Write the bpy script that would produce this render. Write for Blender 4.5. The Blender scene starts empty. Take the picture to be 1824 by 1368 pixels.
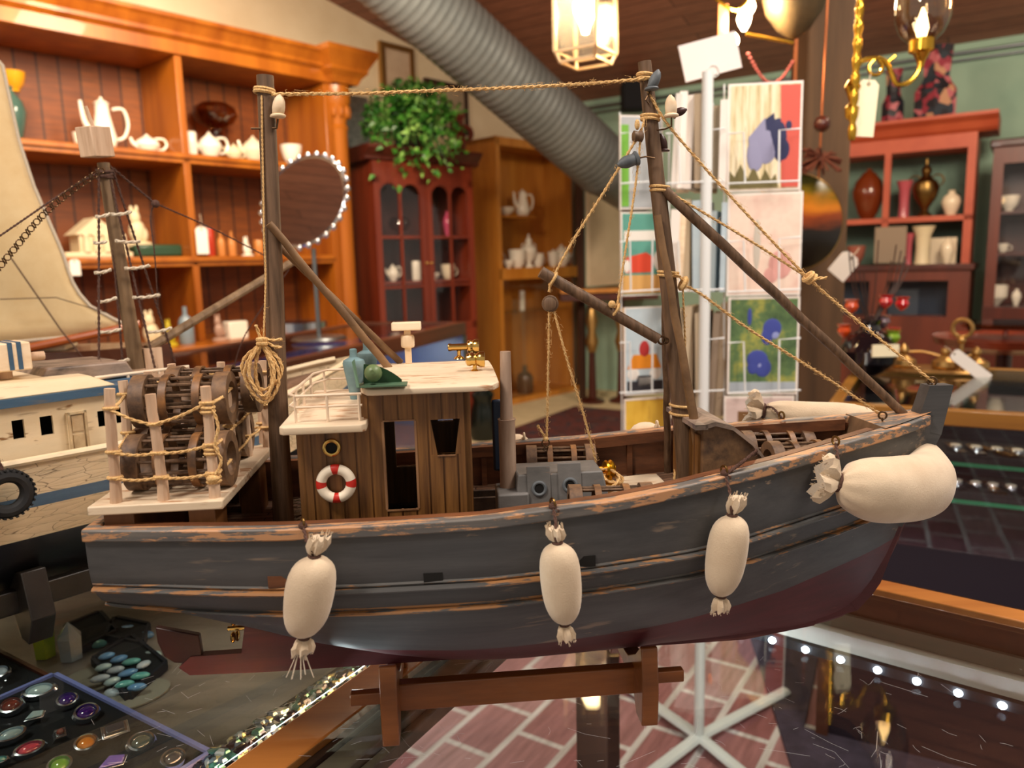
import bpy, bmesh, math, random
from mathutils import Vector, Matrix, Euler, noise
random.seed(7)
V = Vector
# ------------------------------------------------------------ camera, world, lights, exposure
FPX, CX, CY = 1370.0, 912.0, 684.0
PITCH, ROLL = math.radians(9.0), math.radians(1.5)
CAMZ, GZ = 1.26, 0.90
Fv = V((0, math.cos(PITCH), -math.sin(PITCH))); R0 = V((1, 0, 0)); U0 = R0.cross(Fv)
Rv = R0*math.cos(ROLL) - U0*math.sin(ROLL); Uv = R0*math.sin(ROLL) + U0*math.cos(ROLL)
CAM = V((0, 0, CAMZ))
C = bpy.context.scene.collection
sc = bpy.context.scene
cd = bpy.data.cameras.new('camera'); cam = bpy.data.objects.new('camera', cd); C.objects.link(cam)
M = Matrix((Rv, Uv, -Fv)).transposed().to_4x4(); M.translation = CAM
cam.matrix_world = M
cd.sensor_width = 36; cd.lens = 36*FPX/1824; cd.clip_start = .02; cd.clip_end = 60
cd.dof.use_dof = True; cd.dof.focus_distance = .62; cd.dof.aperture_fstop = 7.0
sc.camera = cam
sc.view_settings.view_transform = 'Standard'; sc.view_settings.look = 'None'
sc.view_settings.gamma = 1; sc.view_settings.exposure = 0.47
w = bpy.data.worlds.new('world'); sc.world = w; w.use_nodes = True
w.node_tree.nodes['Background'].inputs[0].default_value = (1.0, .86, .72, 1)
w.node_tree.nodes['Background'].inputs[1].default_value = 0.34

def area(loc, target, size, power, col, sy=None):
    l = bpy.data.lights.new('overhead_fill_light', 'AREA'); l.energy = power; l.color = col; l.size = size  # unseen area lights, added overhead to light the room
    if sy: l.shape = 'RECTANGLE'; l.size_y = sy
    o = bpy.data.objects.new('overhead_fill_light', l); C.objects.link(o); o.location = loc
    o.rotation_euler = (V(target)-V(loc)).to_track_quat('-Z', 'Y').to_euler(); return o
def point(loc, power, col, r=.04):
    l = bpy.data.lights.new('lamp_light', 'POINT'); l.energy = power; l.color = col; l.shadow_soft_size = r
    o = bpy.data.objects.new('lamp_light', l); C.objects.link(o); o.location = loc; return o
WARM = (1, .80, .58); NEUT = (1, .875, .77)
area((-.75, -.1, 2.5), (0, .6, 1.0), .35, 16, NEUT)          # unseen fill lights added over the counter
area((.9, .2, 2.6), (.1, .6, 1.0), .35, 10, NEUT)
area((-1.3, 1.6, 2.7), (-2.2, 3.3, 1.1), .5, 17, WARM)        # in front of the pine hutch
area((-.6, 3.2, 2.7), (-1.0, 5.2, 1.2), .6, 48, WARM)         # cabinets along the left wall
area((2.2, 2.6, 2.6), (2.9, 5.0, 1.3), .6, 44, WARM)          # right hutch
area((1.0, .9, 2.6), (.7, 1.9, .0), .5, 20, NEUT)
area((-1.7, 2.7, 2.9), (-3.0, 4.2, 2.9), .5, 44, WARM)        # washes the cream wall above the dresser

# ------------------------------------------------------------ pixel geometry (photo frame 1824x1368)
def ray(x, y): return Fv + Rv*((x-CX)/FPX) - Uv*((y-CY)/FPX)
def onZ(x, y, z): d = ray(x, y); return CAM + d*((z-CAMZ)/d.z)
def onP(x, y, p, n): d = ray(x, y); return CAM + d*((V(p)-CAM).dot(n)/d.dot(n))
def onD(x, y, depth): return CAM + ray(x, y)*depth

# ------------------------------------------------------------ mesh builder
class MB:
    def __init__(s): s.v = []; s.f = []; s.m = []; s.mi = 0
    def add(s, vs, fs, mat=None):
        b = len(s.v); s.v += [V(v) for v in vs]; s.f += [tuple(b+i for i in f) for f in fs]; s.m += [s.mi]*len(fs)
    def box(s, c, d, rot=None, ax=None):
        c = V(c); hx, hy, hz = d[0]/2, d[1]/2, d[2]/2
        pts = [V((x, y, z)) for z in (-hz, hz) for y in (-hy, hy) for x in (-hx, hx)]
        if ax: pts = [ax[0]*p.x + ax[1]*p.y + ax[2]*p.z for p in pts]
        elif rot is not None:
            R = Euler(rot).to_matrix(); pts = [R @ p for p in pts]
        s.add([c+p for p in pts], [(0,2,3,1),(4,5,7,6),(0,1,5,4),(2,6,7,3),(0,4,6,2),(1,3,7,5)]); return s
    def bb(s, a, b): 
        a, b = V(a), V(b); return s.box((a+b)/2, [abs(q) for q in (b-a)])
    def hexa(s, p8):  # bottom 4 ccw, top 4 ccw
        s.add(p8, [(3,2,1,0),(4,5,6,7),(0,1,5,4),(1,2,6,5),(2,3,7,6),(3,0,4,7)]); return s
    def frame(s, a, b):
        d = (V(b)-V(a)); L = d.length; d = d/L if L > 1e-9 else V((0,0,1))
        t = V((0,0,1)) if abs(d.z) < .9 else V((1,0,0)); x = d.cross(t).normalized(); y = d.cross(x)
        return d, x, y
    def cyl(s, a, b, r0, r1=None, n=12, cap=True):
        a, b = V(a), V(b); r1 = r0 if r1 is None else r1; d, x, y = s.frame(a, b)
        vs = []
        for p, r in ((a, r0), (b, r1)):
            for i in range(n): t = 2*math.pi*i/n; vs.append(p + x*(math.cos(t)*r) + y*(math.sin(t)*r))
        fs = [(i, (i+1) % n, n+(i+1) % n, n+i) for i in range(n)]
        if cap: fs += [tuple(range(n))[::-1], tuple(range(n, 2*n))]
        s.add(vs, fs); return s
    def lathe(s, prof, o=(0,0,0), ax=(0,0,1), n=20, sy=1.0):  # prof: (r, h) list
        o = V(o); d = V(ax).normalized(); _, x, y = s.frame((0,0,0), d)
        if abs(d.z) > .9: x, y = V((1,0,0)), V((0,1,0))*(1 if d.z > 0 else -1)
        vs = []
        for r, h in prof:
            r = max(r, 1e-5)
            for i in range(n): t = 2*math.pi*i/n; vs.append(o + d*h + x*(math.cos(t)*r) + y*(math.sin(t)*r*sy))
        k = len(prof); fs = [(j*n+i, j*n+(i+1) % n, (j+1)*n+(i+1) % n, (j+1)*n+i) for j in range(k-1) for i in range(n)]
        fs += [tuple(range(n))[::-1], tuple(range((k-1)*n, k*n))]
        s.add(vs, fs); return s
    def tube(s, pts, r, n=8, closed=False, rs=None, flat=1.0, cap=True):
        pts = [V(p) for p in pts]; k = len(pts); vs = []
        up = None
        for i, p in enumerate(pts):
            a = pts[(i-1) % k] if (closed or i > 0) else p; b = pts[(i+1) % k] if (closed or i < k-1) else p
            d = (b-a).normalized()
            if up is None: up = V((0,0,1)) if abs(d.z) < .9 else V((1,0,0))
            x = d.cross(up)
            if x.length < 1e-6: x = d.cross(V((.3,.9,.2)))
            x.normalize(); y = x.cross(d).normalized(); up = y
            rr = rs[i] if rs else r
            for j in range(n): t = 2*math.pi*j/n; vs.append(p + x*(math.cos(t)*rr) + y*(math.sin(t)*rr*flat))
        fs = []
        for i in range(k if closed else k-1):
            for j in range(n): fs.append((i*n+j, i*n+(j+1) % n, ((i+1) % k)*n+(j+1) % n, ((i+1) % k)*n+j))
        if not closed and cap: fs += [tuple(range(n))[::-1], tuple(range((k-1)*n, k*n))]
        s.add(vs, fs); return s
    def torus(s, c, R, r, ax=(0,0,1), n=28, m=8, flat=1.0, a0=0, a1=2*math.pi):
        c = V(c); d, x, y = s.frame((0,0,0), V(ax)); full = abs(a1-a0-2*math.pi) < 1e-6
        k = n if full else n+1
        return s.tube([c + x*(R*math.cos(a0+(a1-a0)*i/n)) + y*(R*math.sin(a0+(a1-a0)*i/n)) for i in range(k)], r, m, closed=full)
    def ball(s, c, r, n=14, m=8, ax=(0,0,1)):
        if not hasattr(r, '__len__'): r = (r, r, r)
        vs = []; c = V(c)
        for j in range(m+1):
            ph = math.pi*j/m; q = max(math.sin(ph), 1e-4)
            for i in range(n): t = 2*math.pi*i/n; vs.append(c+V((r[0]*q*math.cos(t), r[1]*q*math.sin(t), -r[2]*math.cos(ph))))
        fs = [(j*n+i, j*n+(i+1) % n, (j+1)*n+(i+1) % n, (j+1)*n+i) for j in range(m) for i in range(n)]
        s.add(vs, fs); return s
    def prism(s, poly, a, b):  # poly: list of 3D points, extruded from offset a to offset b
        a, b = V(a), V(b); n = len(poly); vs = [V(p)+a for p in poly]+[V(p)+b for p in poly]
        s.add(vs, [tuple(range(n))[::-1], tuple(range(n, 2*n))]+[(i, (i+1) % n, n+(i+1) % n, n+i) for i in range(n)]); return s
    def ringpipe(s, a, b, ro, ri, n=24):  # hollow drum between a and b
        a, b = V(a), V(b); d, x, y = s.frame(a, b); vs = []
        for p, r in ((a, ri), (a, ro), (b, ro), (b, ri)):
            for i in range(n): t = 2*math.pi*i/n; vs.append(p + x*(math.cos(t)*r) + y*(math.sin(t)*r))
        s.add(vs, [(k*n+i, k*n+(i+1) % n, ((k+1) % 4)*n+(i+1) % n, ((k+1) % 4)*n+i) for k in range(4) for i in range(n)]); return s
    def build(s, name, mat, parent=None, smooth=True, bev=0, solid=0, sub=0, mats=None, ang=35):
        me = bpy.data.meshes.new(name); me.from_pydata([tuple(v) for v in s.v], [], s.f); me.validate()
        for m_ in (mats or [mat]): me.materials.append(MT[m_] if isinstance(m_, str) else m_)
        if mats:
            for p, i in zip(me.polygons, s.m): p.material_index = i
        bm = bmesh.new(); bm.from_mesh(me); bmesh.ops.remove_doubles(bm, verts=bm.verts, dist=1e-6)
        bmesh.ops.recalc_face_normals(bm, faces=bm.faces); bm.to_mesh(me); bm.free()
        if smooth:
            me.polygons.foreach_set('use_smooth', [True]*len(me.polygons)); me.set_sharp_from_angle(angle=math.radians(ang))
        o = bpy.data.objects.new(name, me); C.objects.link(o)
        if parent: o.parent = parent
        if solid: md = o.modifiers.new('s', 'SOLIDIFY'); md.thickness = solid; md.offset = 0
        if bev: md = o.modifiers.new('b', 'BEVEL'); md.width = bev; md.segments = 2; md.limit_method = 'ANGLE'; md.angle_limit = .6
        if sub: md = o.modifiers.new('u', 'SUBSURF'); md.levels = sub; md.render_levels = sub
        return o
def tag(o, label, cat, group=None):
    o['label'] = label; o['category'] = cat
    if group: o['group'] = group
    return o
def thing(name, label, cat, m=None, group=None):
    o = bpy.data.objects.new(name, None); C.objects.link(o); o.empty_display_size = .05
    if m is not None: o.matrix_world = m if isinstance(m, Matrix) else Matrix.Translation(V(m))
    return tag(o, label, cat, group)
def struct(o): o['kind'] = 'structure'; return o
def solo(o, label, cat, group=None, m=None):
    """a thing that is one mesh: put its origin at its base centre"""
    me = o.data; xs = [v.co for v in me.vertices]
    c = V(((min(v.x for v in xs)+max(v.x for v in xs))/2, (min(v.y for v in xs)+max(v.y for v in xs))/2, min(v.z for v in xs)))
    me.transform(Matrix.Translation(-c)); mm = m if m is not None else Matrix()
    o.matrix_world = mm @ Matrix.Translation(c); return tag(o, label, cat, group)
def copy_tree(o, m=None, label=None, parent=None):
    c = o.copy(); C.objects.link(c)
    if parent: c.parent = parent
    for ch in list(o.children): copy_tree(ch, parent=c)
    if m is not None: c.matrix_world = m
    if label: c['label'] = label
    return c
def spline(pts, k=6):
    pts = [V(p) for p in pts]; out = []
    for i in range(len(pts)-1):
        p0 = pts[max(i-1, 0)]; p1 = pts[i]; p2 = pts[i+1]; p3 = pts[min(i+2, len(pts)-1)]
        for j in range(k):
            t = j/k; out.append(.5*((2*p1)+(p2-p0)*t+(2*p0-5*p1+4*p2-p3)*t*t+(3*p1-p0-3*p2+p3)*t**3))
    return out+[pts[-1]]
def lerp(a, b, t): return a+(b-a)*t
def itp(x, xs, ys):
    if x <= xs[0]: return ys[0]
    for i in range(len(xs)-1):
        if x <= xs[i+1]: return lerp(ys[i], ys[i+1], (x-xs[i])/(xs[i+1]-xs[i]))
    return ys[-1]

# ------------------------------------------------------------ materials
MT = {}
def hx(c):
    c = c.lstrip('#'); r = [int(c[i:i+2], 16)/255 for i in (0, 2, 4)]
    return tuple((q/12.92 if q <= .04045 else ((q+.055)/1.055)**2.4) for q in r)+(1,)
def nodes(name):
    m = bpy.data.materials.new(name); m.use_nodes = True; nt = m.node_tree; MT[name] = m
    return m, nt, nt.nodes, nt.links, nt.nodes['Principled BSDF']
def noise_fac(nt, scale, stretch=(1,1,1), detail=4, rough=.6, coord='Object', dist=0):
    n = nt.nodes; tc = n.new('ShaderNodeTexCoord'); mp = n.new('ShaderNodeMapping'); nz = n.new('ShaderNodeTexNoise')
    mp.inputs['Scale'].default_value = stretch; nz.inputs['Scale'].default_value = scale
    nz.inputs['Detail'].default_value = detail; nz.inputs['Roughness'].default_value = rough; nz.inputs['Distortion'].default_value = dist
    nt.links.new(tc.outputs[coord], mp.inputs[0]); nt.links.new(mp.outputs[0], nz.inputs[0]); return nz.outputs[0]
def ramp(nt, fac, stops, mode='LINEAR'):
    r = nt.nodes.new('ShaderNodeValToRGB'); r.color_ramp.interpolation = mode; e = r.color_ramp.elements
    while len(e) < len(stops): e.new(.5)
    for q, (p, c) in zip(e, stops): q.position = p; q.color = hx(c) if isinstance(c, str) else c
    nt.links.new(fac, r.inputs[0]); return r.outputs[0]
def bump(nt, fac, bs, strength=.3, dist=.001):
    b = nt.nodes.new('ShaderNodeBump'); b.inputs['Strength'].default_value = strength; b.inputs['Distance'].default_value = dist
    nt.links.new(fac, b.inputs['Height']); nt.links.new(b.outputs[0], bs.inputs['Normal']); return b
def mix(nt, fac, a, b):
    m = nt.nodes.new('ShaderNodeMix'); m.data_type = 'RGBA'
    nt.links.new(fac, m.inputs[0])
    for s_, q in ((6, a), (7, b)):
        if isinstance(q, str): m.inputs[s_].default_value = hx(q)
        else: nt.links.new(q, m.inputs[s_])
    return m.outputs[2]
def grain(name, c1, c2, scale=30, stretch=(1,1,1), rough=.5, metal=0, bmp=.3, bd=.001, p=(.3,.7), detail=5, coat=0, coord='Object'):
    m, nt, n, l, bs = nodes(name); f = noise_fac(nt, scale, stretch, detail, coord=coord)
    l.new(ramp(nt, f, [(p[0], c1), (p[1], c2)]), bs.inputs['Base Color']); bs.inputs['Roughness'].default_value = rough
    bs.inputs['Metallic'].default_value = metal; bs.inputs['Coat Weight'].default_value = coat
    if bmp: bump(nt, f, bs, bmp, bd)
    return m
def worn(name, paint, paint2, wear, scale=60, stretch=(.08,1,1), thr=.62, rough=.5, wear_scale=25):
    m, nt, n, l, bs = nodes(name)
    f1 = noise_fac(nt, scale, stretch, 6, .7); f2 = noise_fac(nt, wear_scale, (.35,1,1), 5, .75); f3 = noise_fac(nt, scale*2.5, stretch, 3, .7)
    base = ramp(nt, f1, [(.3, paint), (.7, paint2)])
    ad = n.new('ShaderNodeMath'); ad.operation = 'ADD'; l.new(f2, ad.inputs[0]); l.new(f3, ad.inputs[1])
    fac = ramp(nt, ad.outputs[0], [(min(thr*2-.05, .99)*1.0, (0,0,0,1)), (min(thr*2+.03, 1.0), (1,1,1,1))]) if thr < .5 else None
    hv = n.new('ShaderNodeMath'); hv.operation = 'MULTIPLY'; hv.inputs[1].default_value = .5; l.new(ad.outputs[0], hv.inputs[0])
    fac = ramp(nt, hv.outputs[0], [(thr-.02, (0,0,0,1)), (thr+.02, (1,1,1,1))])
    f4 = noise_fac(nt, 170, (stretch[0]*.5, 1, 1), 3, .6); f5 = noise_fac(nt, 14, (.6,1,1), 3)
    m2 = n.new('ShaderNodeMath'); m2.operation = 'MULTIPLY'; l.new(f4, m2.inputs[0]); l.new(f5, m2.inputs[1])
    base = mix(nt, ramp(nt, m2.outputs[0], [(.35, (0,0,0,1)), (.42, (.55,.55,.55,1))]), base, wear)
    l.new(mix(nt, fac, base, wear), bs.inputs['Base Color']); bs.inputs['Roughness'].default_value = rough
    bump(nt, hv.outputs[0], bs, .25, .0006); return m
def plain(name, c, rough=.5, metal=0, emit=0, trans=0, ior=1.45, alpha=1, coat=0):
    m, nt, n, l, bs = nodes(name); bs.inputs['Base Color'].default_value = hx(c); bs.inputs['Roughness'].default_value = rough
    bs.inputs['Metallic'].default_value = metal; bs.inputs['Transmission Weight'].default_value = trans; bs.inputs['IOR'].default_value = ior
    bs.inputs['Coat Weight'].default_value = coat
    if emit: bs.inputs['Emission Color'].default_value = hx(c); bs.inputs['Emission Strength'].default_value = emit
    return m
def pane(name, tint='#ffffff', refl=1.0, rough=0.0, base=.04):
    """thin clear glass: transparent with a fresnel reflection"""
    m = bpy.data.materials.new(name); m.use_nodes = True; MT[name] = m; nt = m.node_tree; n = nt.nodes; n.clear(); l = nt.links
    o = n.new('ShaderNodeOutputMaterial'); t = n.new('ShaderNodeBsdfTransparent'); g = n.new('ShaderNodeBsdfGlossy'); mx = n.new('ShaderNodeMixShader')
    t.inputs[0].default_value = hx(tint); g.inputs['Roughness'].default_value = rough
    fr = n.new('ShaderNodeLayerWeight'); fr.inputs[0].default_value = .5
    pw = n.new('ShaderNodeMath'); pw.operation = 'POWER'; pw.inputs[1].default_value = 5; l.new(fr.outputs['Facing'], pw.inputs[0])
    mu = n.new('ShaderNodeMath'); mu.operation = 'MULTIPLY_ADD'; mu.inputs[1].default_value = .9*min(refl, 1); mu.inputs[2].default_value = base*refl; mu.use_clamp = True; l.new(pw.outputs[0], mu.inputs[0])
    l.new(mu.outputs[0], mx.inputs[0]); l.new(t.outputs[0], mx.inputs[1]); l.new(g.outputs[0], mx.inputs[2]); l.new(mx.outputs[0], o.inputs[0])
    return m
def woven(name, c1, c2, scale=900):
    m, nt, n, l, bs = nodes(name); f = noise_fac(nt, scale, (1,1,1), 3); g = noise_fac(nt, 35, (1,1,1), 4)
    a = ramp(nt, g, [(.3, c1), (.7, c2)]); l.new(a, bs.inputs['Base Color']); bs.inputs['Roughness'].default_value = .95
    bump(nt, f, bs, .5, .0006); bs.inputs['Sheen Weight'].default_value = .3; return m
def cracked(name, base, base2, crack, chip, scale=28):
    m, nt, n, l, bs = nodes(name)
    tc = n.new('ShaderNodeTexCoord'); mp = n.new('ShaderNodeMapping'); mp.inputs['Scale'].default_value = (.35, .35, 1.5)
    nz = n.new('ShaderNodeTexNoise'); nz.inputs['Scale'].default_value = 20; ad = n.new('ShaderNodeVectorMath'); ad.operation = 'MULTIPLY_ADD'
    ad.inputs[1].default_value = (.03, .03, .03); l.new(tc.outputs['Object'], mp.inputs[0]); l.new(mp.outputs[0], nz.inputs[0])
    l.new(nz.outputs['Color'], ad.inputs[0]); l.new(mp.outputs[0], ad.inputs[2])
    vo = n.new('ShaderNodeTexVoronoi'); vo.feature = 'DISTANCE_TO_EDGE'; vo.inputs['Scale'].default_value = scale*2; l.new(ad.outputs[0], vo.inputs['Vector'])
    b = ramp(nt, noise_fac(nt, 30, (.5,.5,1), 5), [(.3, base), (.7, base2)])
    ck = ramp(nt, vo.outputs['Distance'], [(.0, (1,1,1,1)), (.022, (0,0,0,1))])
    ch = ramp(nt, noise_fac(nt, 45, (.3,.3,1.3), 3, .5), [(.66, (0,0,0,1)), (.68, (1,1,1,1))])
    l.new(mix(nt, ch, mix(nt, ck, b, crack), chip), bs.inputs['Base Color']); bs.inputs['Roughness'].default_value = .7
    bump(nt, vo.outputs['Distance'], bs, .3, .001); return m

# boat materials (boat local: X along the hull)
worn('blue_paint', '#38393b', '#525253', '#94806c', 60, (.05,1,1), .645, wear_scale=40)
worn('blue_rail', '#4b4c4e', '#77716a', '#b98a62', 90, (.03,1,1), .51, wear_scale=70)
worn('wale_paint', '#3c3d3f', '#5c5b58', '#9a6d42', 90, (.03,1,1), .52, wear_scale=50)
worn('red_paint', '#3b0f14', '#571a20', '#7d4a40', 50, (.07,1,1), .7)
worn('grey_paint', '#5e5e5c', '#787674', '#8c7566', 60, (.5,1,1), .66)
worn('white_top', '#d8c3a4', '#e8d6bb', '#b98d68', 60, (.15,1,1), .56)
grain('hull_inside', '#4a2a18', '#7a4b2c', 120, (.1,1,1), .5)
grain('deck_wood', '#5c3c29', '#8c6d55', 90, (.08,1,1), .6)
grain('plank_wood', '#482a12', '#8e6231', 160, (1,1,.06), .45, bmp=.5)
grain('spar_wood', '#46321f', '#7c6048', 220, (1,1,.07), .55, bmp=.5)
grain('boom_wood', '#5a4028', '#92704c', 150, (.2,.2,.2), .5)
grain('stand_wood', '#6b3c18', '#96592a', 60, (.12,1,1), .3, coat=.3)
grain('stick_wood', '#b89476', '#dcbfa2', 120, (1,1,.1), .7)
grain('pale_wood', '#e3c6a0', '#f6e2c4', 90, (.3,1,1), .6)
grain('trap_wood', '#4a382c', '#8f6c4a', 90, (1,1,1), .6, p=(.35,.75))
grain('trap_band', '#4e3a2b', '#9a6a3a', 60, (1,1,1), .5, p=(.4,.7))
grain('pipe_wood', '#8a6f5c', '#bda490', 90, (1,1,.15), .5)
grain('twine', '#c6914e', '#f0d096', 900, (1,1,1), .95, bmp=.8, bd=.0008)
grain('dark_twine', '#3a2620', '#6a4b3e', 900, (1,1,1), .95, bmp=.8)
woven('fender_cloth', '#cdb698', '#dcc8ab')
plain('brass', '#d9b468', .2, 1); plain('bronze', '#7d6238', .35, 1); plain('wire', '#5f4a35', .4, .9)
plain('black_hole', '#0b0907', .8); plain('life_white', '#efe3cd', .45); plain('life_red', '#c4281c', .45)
grain('teal_paint', '#5f7f86', '#7f9da2', 60, rough=.6); plain('green_metal', '#4c6a52', .45); plain('green_dark', '#1e4023', .4)
plain('navy', '#1c2a3d', .4); plain('lamp_red', '#3d201c', .4); plain('rail_white', '#e6d0b6', .5)
# ============================================================ THE FISHING BOAT MODEL
_t = math.radians(5.0); BX = V((math.cos(_t), math.sin(_t), 0)); BY = V((-math.sin(_t), math.cos(_t), 0)); BZ = V((0,0,1))
BO = (onZ(695,1320,GZ)+onZ(1158,1287,GZ))/2 + BY*.06
BM = Matrix((BX, BY, BZ)).transposed().to_4x4(); BM.translation = BO; BI = BM.inverted()
def bY(x, y, Y=0.0): return BI @ onP(x, y, BO+BY*Y, BY)
def bZ(x, y, z): return BI @ onZ(x, y, GZ+z)
boat = thing('model_fishing_boat', 'large blue-grey wooden model fishing boat with brown wheelhouse on a wooden cradle', 'model boat', BM)

def resample(pts, step):
    pts = [V(p) for p in pts]; out = [pts[0].copy()]; acc = 0
    for a, b in zip(pts, pts[1:]):
        L = (b-a).length; d = step-acc
        while d <= L: out.append(a.lerp(b, d/L)); d += step
        acc = L-(d-step)
    if (out[-1]-pts[-1]).length > 1e-5: out.append(pts[-1].copy())
    return out
def rope(mb, pts, r=.0013, fuzz=60, strands=2, pitch=3.6, closed=False):
    P = resample(spline(pts, 8) if len(pts) > 2 else pts, r*1.3)
    if len(P) < 3: mb.tube(pts, r, 6); return mb
    fr = []; up = V((.3, .8, .5)).normalized()
    for i in range(len(P)):
        d = (P[min(i+1, len(P)-1)]-P[max(i-1, 0)]).normalized(); x = d.cross(up); x = x.normalized() if x.length > 1e-5 else V((1,0,0)); y = x.cross(d); up = y
        fr.append((x, y, d))
    for s_ in range(strands):
        q = []
        for i, p in enumerate(P):
            a = 2*math.pi*(s_/strands + i*1.3/(pitch*2)); q.append(p+fr[i][0]*(math.cos(a)*r*.36)+fr[i][1]*(math.sin(a)*r*.36))
        mb.tube(q, r*.56, 5)
    L = sum((b-a).length for a, b in zip(P, P[1:]))
    for _ in range(int(L*fuzz*6)):
        i = random.randrange(len(P)); x, y, d = fr[i]; a = random.uniform(0, 6.28); o = x*math.cos(a)+y*math.sin(a)
        p = P[i]+o*r*.8; l = random.uniform(.0008, .0035)
        mb.tube([p, p+(o+d*random.uniform(-1, 1))*l*.6, p+(o*random.uniform(.2, 1)+d*random.uniform(-1.4, 1.4))*l], .00011, 3)
    return mb

XS_ = [-.293,-.25,-.2,-.1,-.025,.059,.121,.17,.214,.277,.317,.345,.362,.372]
HB_ = [.088,.093,.099,.107,.109,.1,.09,.078,.063,.041,.026,.013,.005,.0008]
def hb(x): return itp(x, XS_, HB_)
def zr(x): return itp(x, [-.293,-.16,-.03,.03,.07,.11,.154,.203,.257,.315,.35,.372], [.188,.186,.188,.191,.193,.197,.202,.206,.212,.218,.222,.226])
def zk(x): return itp(x, [-.293,-.25,-.2,-.15,-.1,-.05,0,.18,.25,.285,.305,.322,.34,.361,.372], [.119,.107,.088,.067,.049,.039,.035,.035,.038,.044,.055,.078,.118,.185,.219])
def ab(x): return (itp(x, [-.293,-.1,.1,.25,.372], [4,3,2.6,1.8,1.2]), itp(x, [-.293,-.15,-.1,.1,.25,.372], [.38,.6,.7,.7,.85,1]))
def hy(x, z):
    s_ = max(0, min(1, (z-zk(x))/(zr(x)-zk(x)))); a, b = ab(x); return hb(x)*(1-(1-s_)**a)**b
def zw(x): return max(zk(x)+.0015, itp(x, [-.3,-.135,.03,.138,.217,.271,.319,.34], [.08,.081,.079,.083,.091,.104,.115,.12]))
def zd(x): return itp(x, [-.293,-.02,.12,.25,.37], [.152,.152,.160,.172,.185])
stx = [-.293+.665*i/56 for i in range(57)]
hull = MB(); rings = []
for x in stx:
    a, b_, c = zk(x), min(zw(x), zr(x)-.002), zr(x); zz = [lerp(a, b_, (i/5)**1.6) for i in range(6)]+[lerp(b_, c, i/10) for i in range(1, 11)]
    rings.append([(x, -hy(x, z), z) for z in reversed(zz)]+[(x, hy(x, z), z) for z in zz[1:]])
n_ = len(rings[0])
for i in range(len(stx)-1):
    for j in range(n_-1):
        k = j if j < n_//2 else n_-2-j
        hull.mi = 1 if k >= 10 else 0
        hull.add([rings[i][j], rings[i+1][j], rings[i+1][j+1], rings[i][j+1]], [(0,1,2,3)])
hull.mi = 0; h2 = n_//2
for j in range(h2): hull.add([rings[0][j], rings[0][j+1], rings[0][n_-2-j], rings[0][n_-1-j]], [(0,1,2,3)])
hull_o = hull.build('hull', None, boat, mats=['blue_paint', 'red_paint'], ang=50)

# bulwark inside, rail cap, wales
for sgn, nm in ((-1, 'bulwark'), (1, 'bulwark')):
    m = MB(); xs = [x for x in stx if x < .335 and x > -.287]
    for a, b_ in zip(xs, xs[1:]):
        q = [(a, sgn*max(hb(a)-.007, .001), zd(a)-.002), (b_, sgn*max(hb(b_)-.007, .001), zd(b_)-.002), (b_, sgn*max(hb(b_)-.007, .001), zr(b_)), (a, sgn*max(hb(a)-.007, .001), zr(a))]
        m.add(q, [(0,1,2,3)])
    x = -.24
    while x < .3:   # frames against the bulwark
        y = sgn*(hb(x)-.009); m.bb((x-.0025, y-.002, zd(x)), (x+.0025, y+.002, zr(x)-.002)); x += .045
    m.build(nm, 'hull_inside', boat, smooth=False)
m = MB(); m.bb((-.2905, -.081, .15), (-.286, .081, .188)); m.build('transom_lining', 'hull_inside', boat)
def sweep(mb, path, w, h, inset=0):   # path: list of (p, outward) with box section
    vs = []
    for p, o in path:
        p, o = V(p), V(o); vs += [p-o*inset+V((0,0,-h)), p+o*(w-inset)+V((0,0,-h)), p+o*(w-inset), p-o*inset]
    k = len(path); fs = [(i*4+j, i*4+(j+1) % 4, (i+1)*4+(j+1) % 4, (i+1)*4+j) for i in range(k-1) for j in range(4)]+[(3,2,1,0), ((k-1)*4, (k-1)*4+1, (k-1)*4+2, (k-1)*4+3)]
    mb.add(vs, fs)
def side_path(fy, fz, x0, x1, sgn, n=50):
    out = []
    for i in range(n+1):
        x = lerp(x0, x1, i/n); d = .004; dy = (fy(x+d)-fy(x-d))/(2*d); o = V((-dy, 1, 0)).normalized(); out.append(((x, sgn*fy(x), fz(x)), (o.x, sgn*o.y, 0)))
    return out
m = MB()
for s_ in (-1, 1): sweep(m, side_path(hb, lambda x: zr(x)+.003, -.2940, .352, s_), .010, .0085, .0075)
m.bb((-.2945, -.089, .1825), (-.285, .089, .191))
rail_o = m.build('gunwale_rail', 'blue_rail', boat, bev=.0012)
for s_ in (-1, 1):
    m = MB(); sweep(m, side_path(hb, lambda x: zr(x)+.0022, -.285, .30, s_), -.0072, .0095, .0092); m.build('rail_lining', 'hull_inside', boat)
for fz, r in ((lambda x: itp(x, [-.293,-.165,.007,.13,.168,.261,.33], [.147,.142,.143,.146,.149,.158,.168]), .0042), (lambda x: itp(x, [-.293,-.165,.011,.13,.168,.263,.33], [.129,.124,.125,.127,.129,.138,.149]), .0034)):
    for s_ in (-1, 1):
        m = MB(); pts = []
        for i in range(61):
            x = lerp(-.2925, .335, i/60); pts.append((x, s_*hy(x, fz(x)), fz(x)))
        m.tube(pts, r, 10, flat=.55)
        m.tube([(p[0], p[1]+s_*.0004, p[2]+r*.95) for p in pts], r*.35, 6); m.build('wale', 'wale_paint', boat)
for p in ((498,1030), (772,1018), (1042,995)):
    l = bY(p[0], p[1], -.095); y = hy(l.x, l.z); m = MB(); m.bb((l.x-.0065, -y-.0006, l.z-.004), (l.x+.0065, -y+.004, l.z+.004)); m.build('scupper', 'hull_inside' if p[0] < 600 else 'black_hole', boat)
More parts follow.
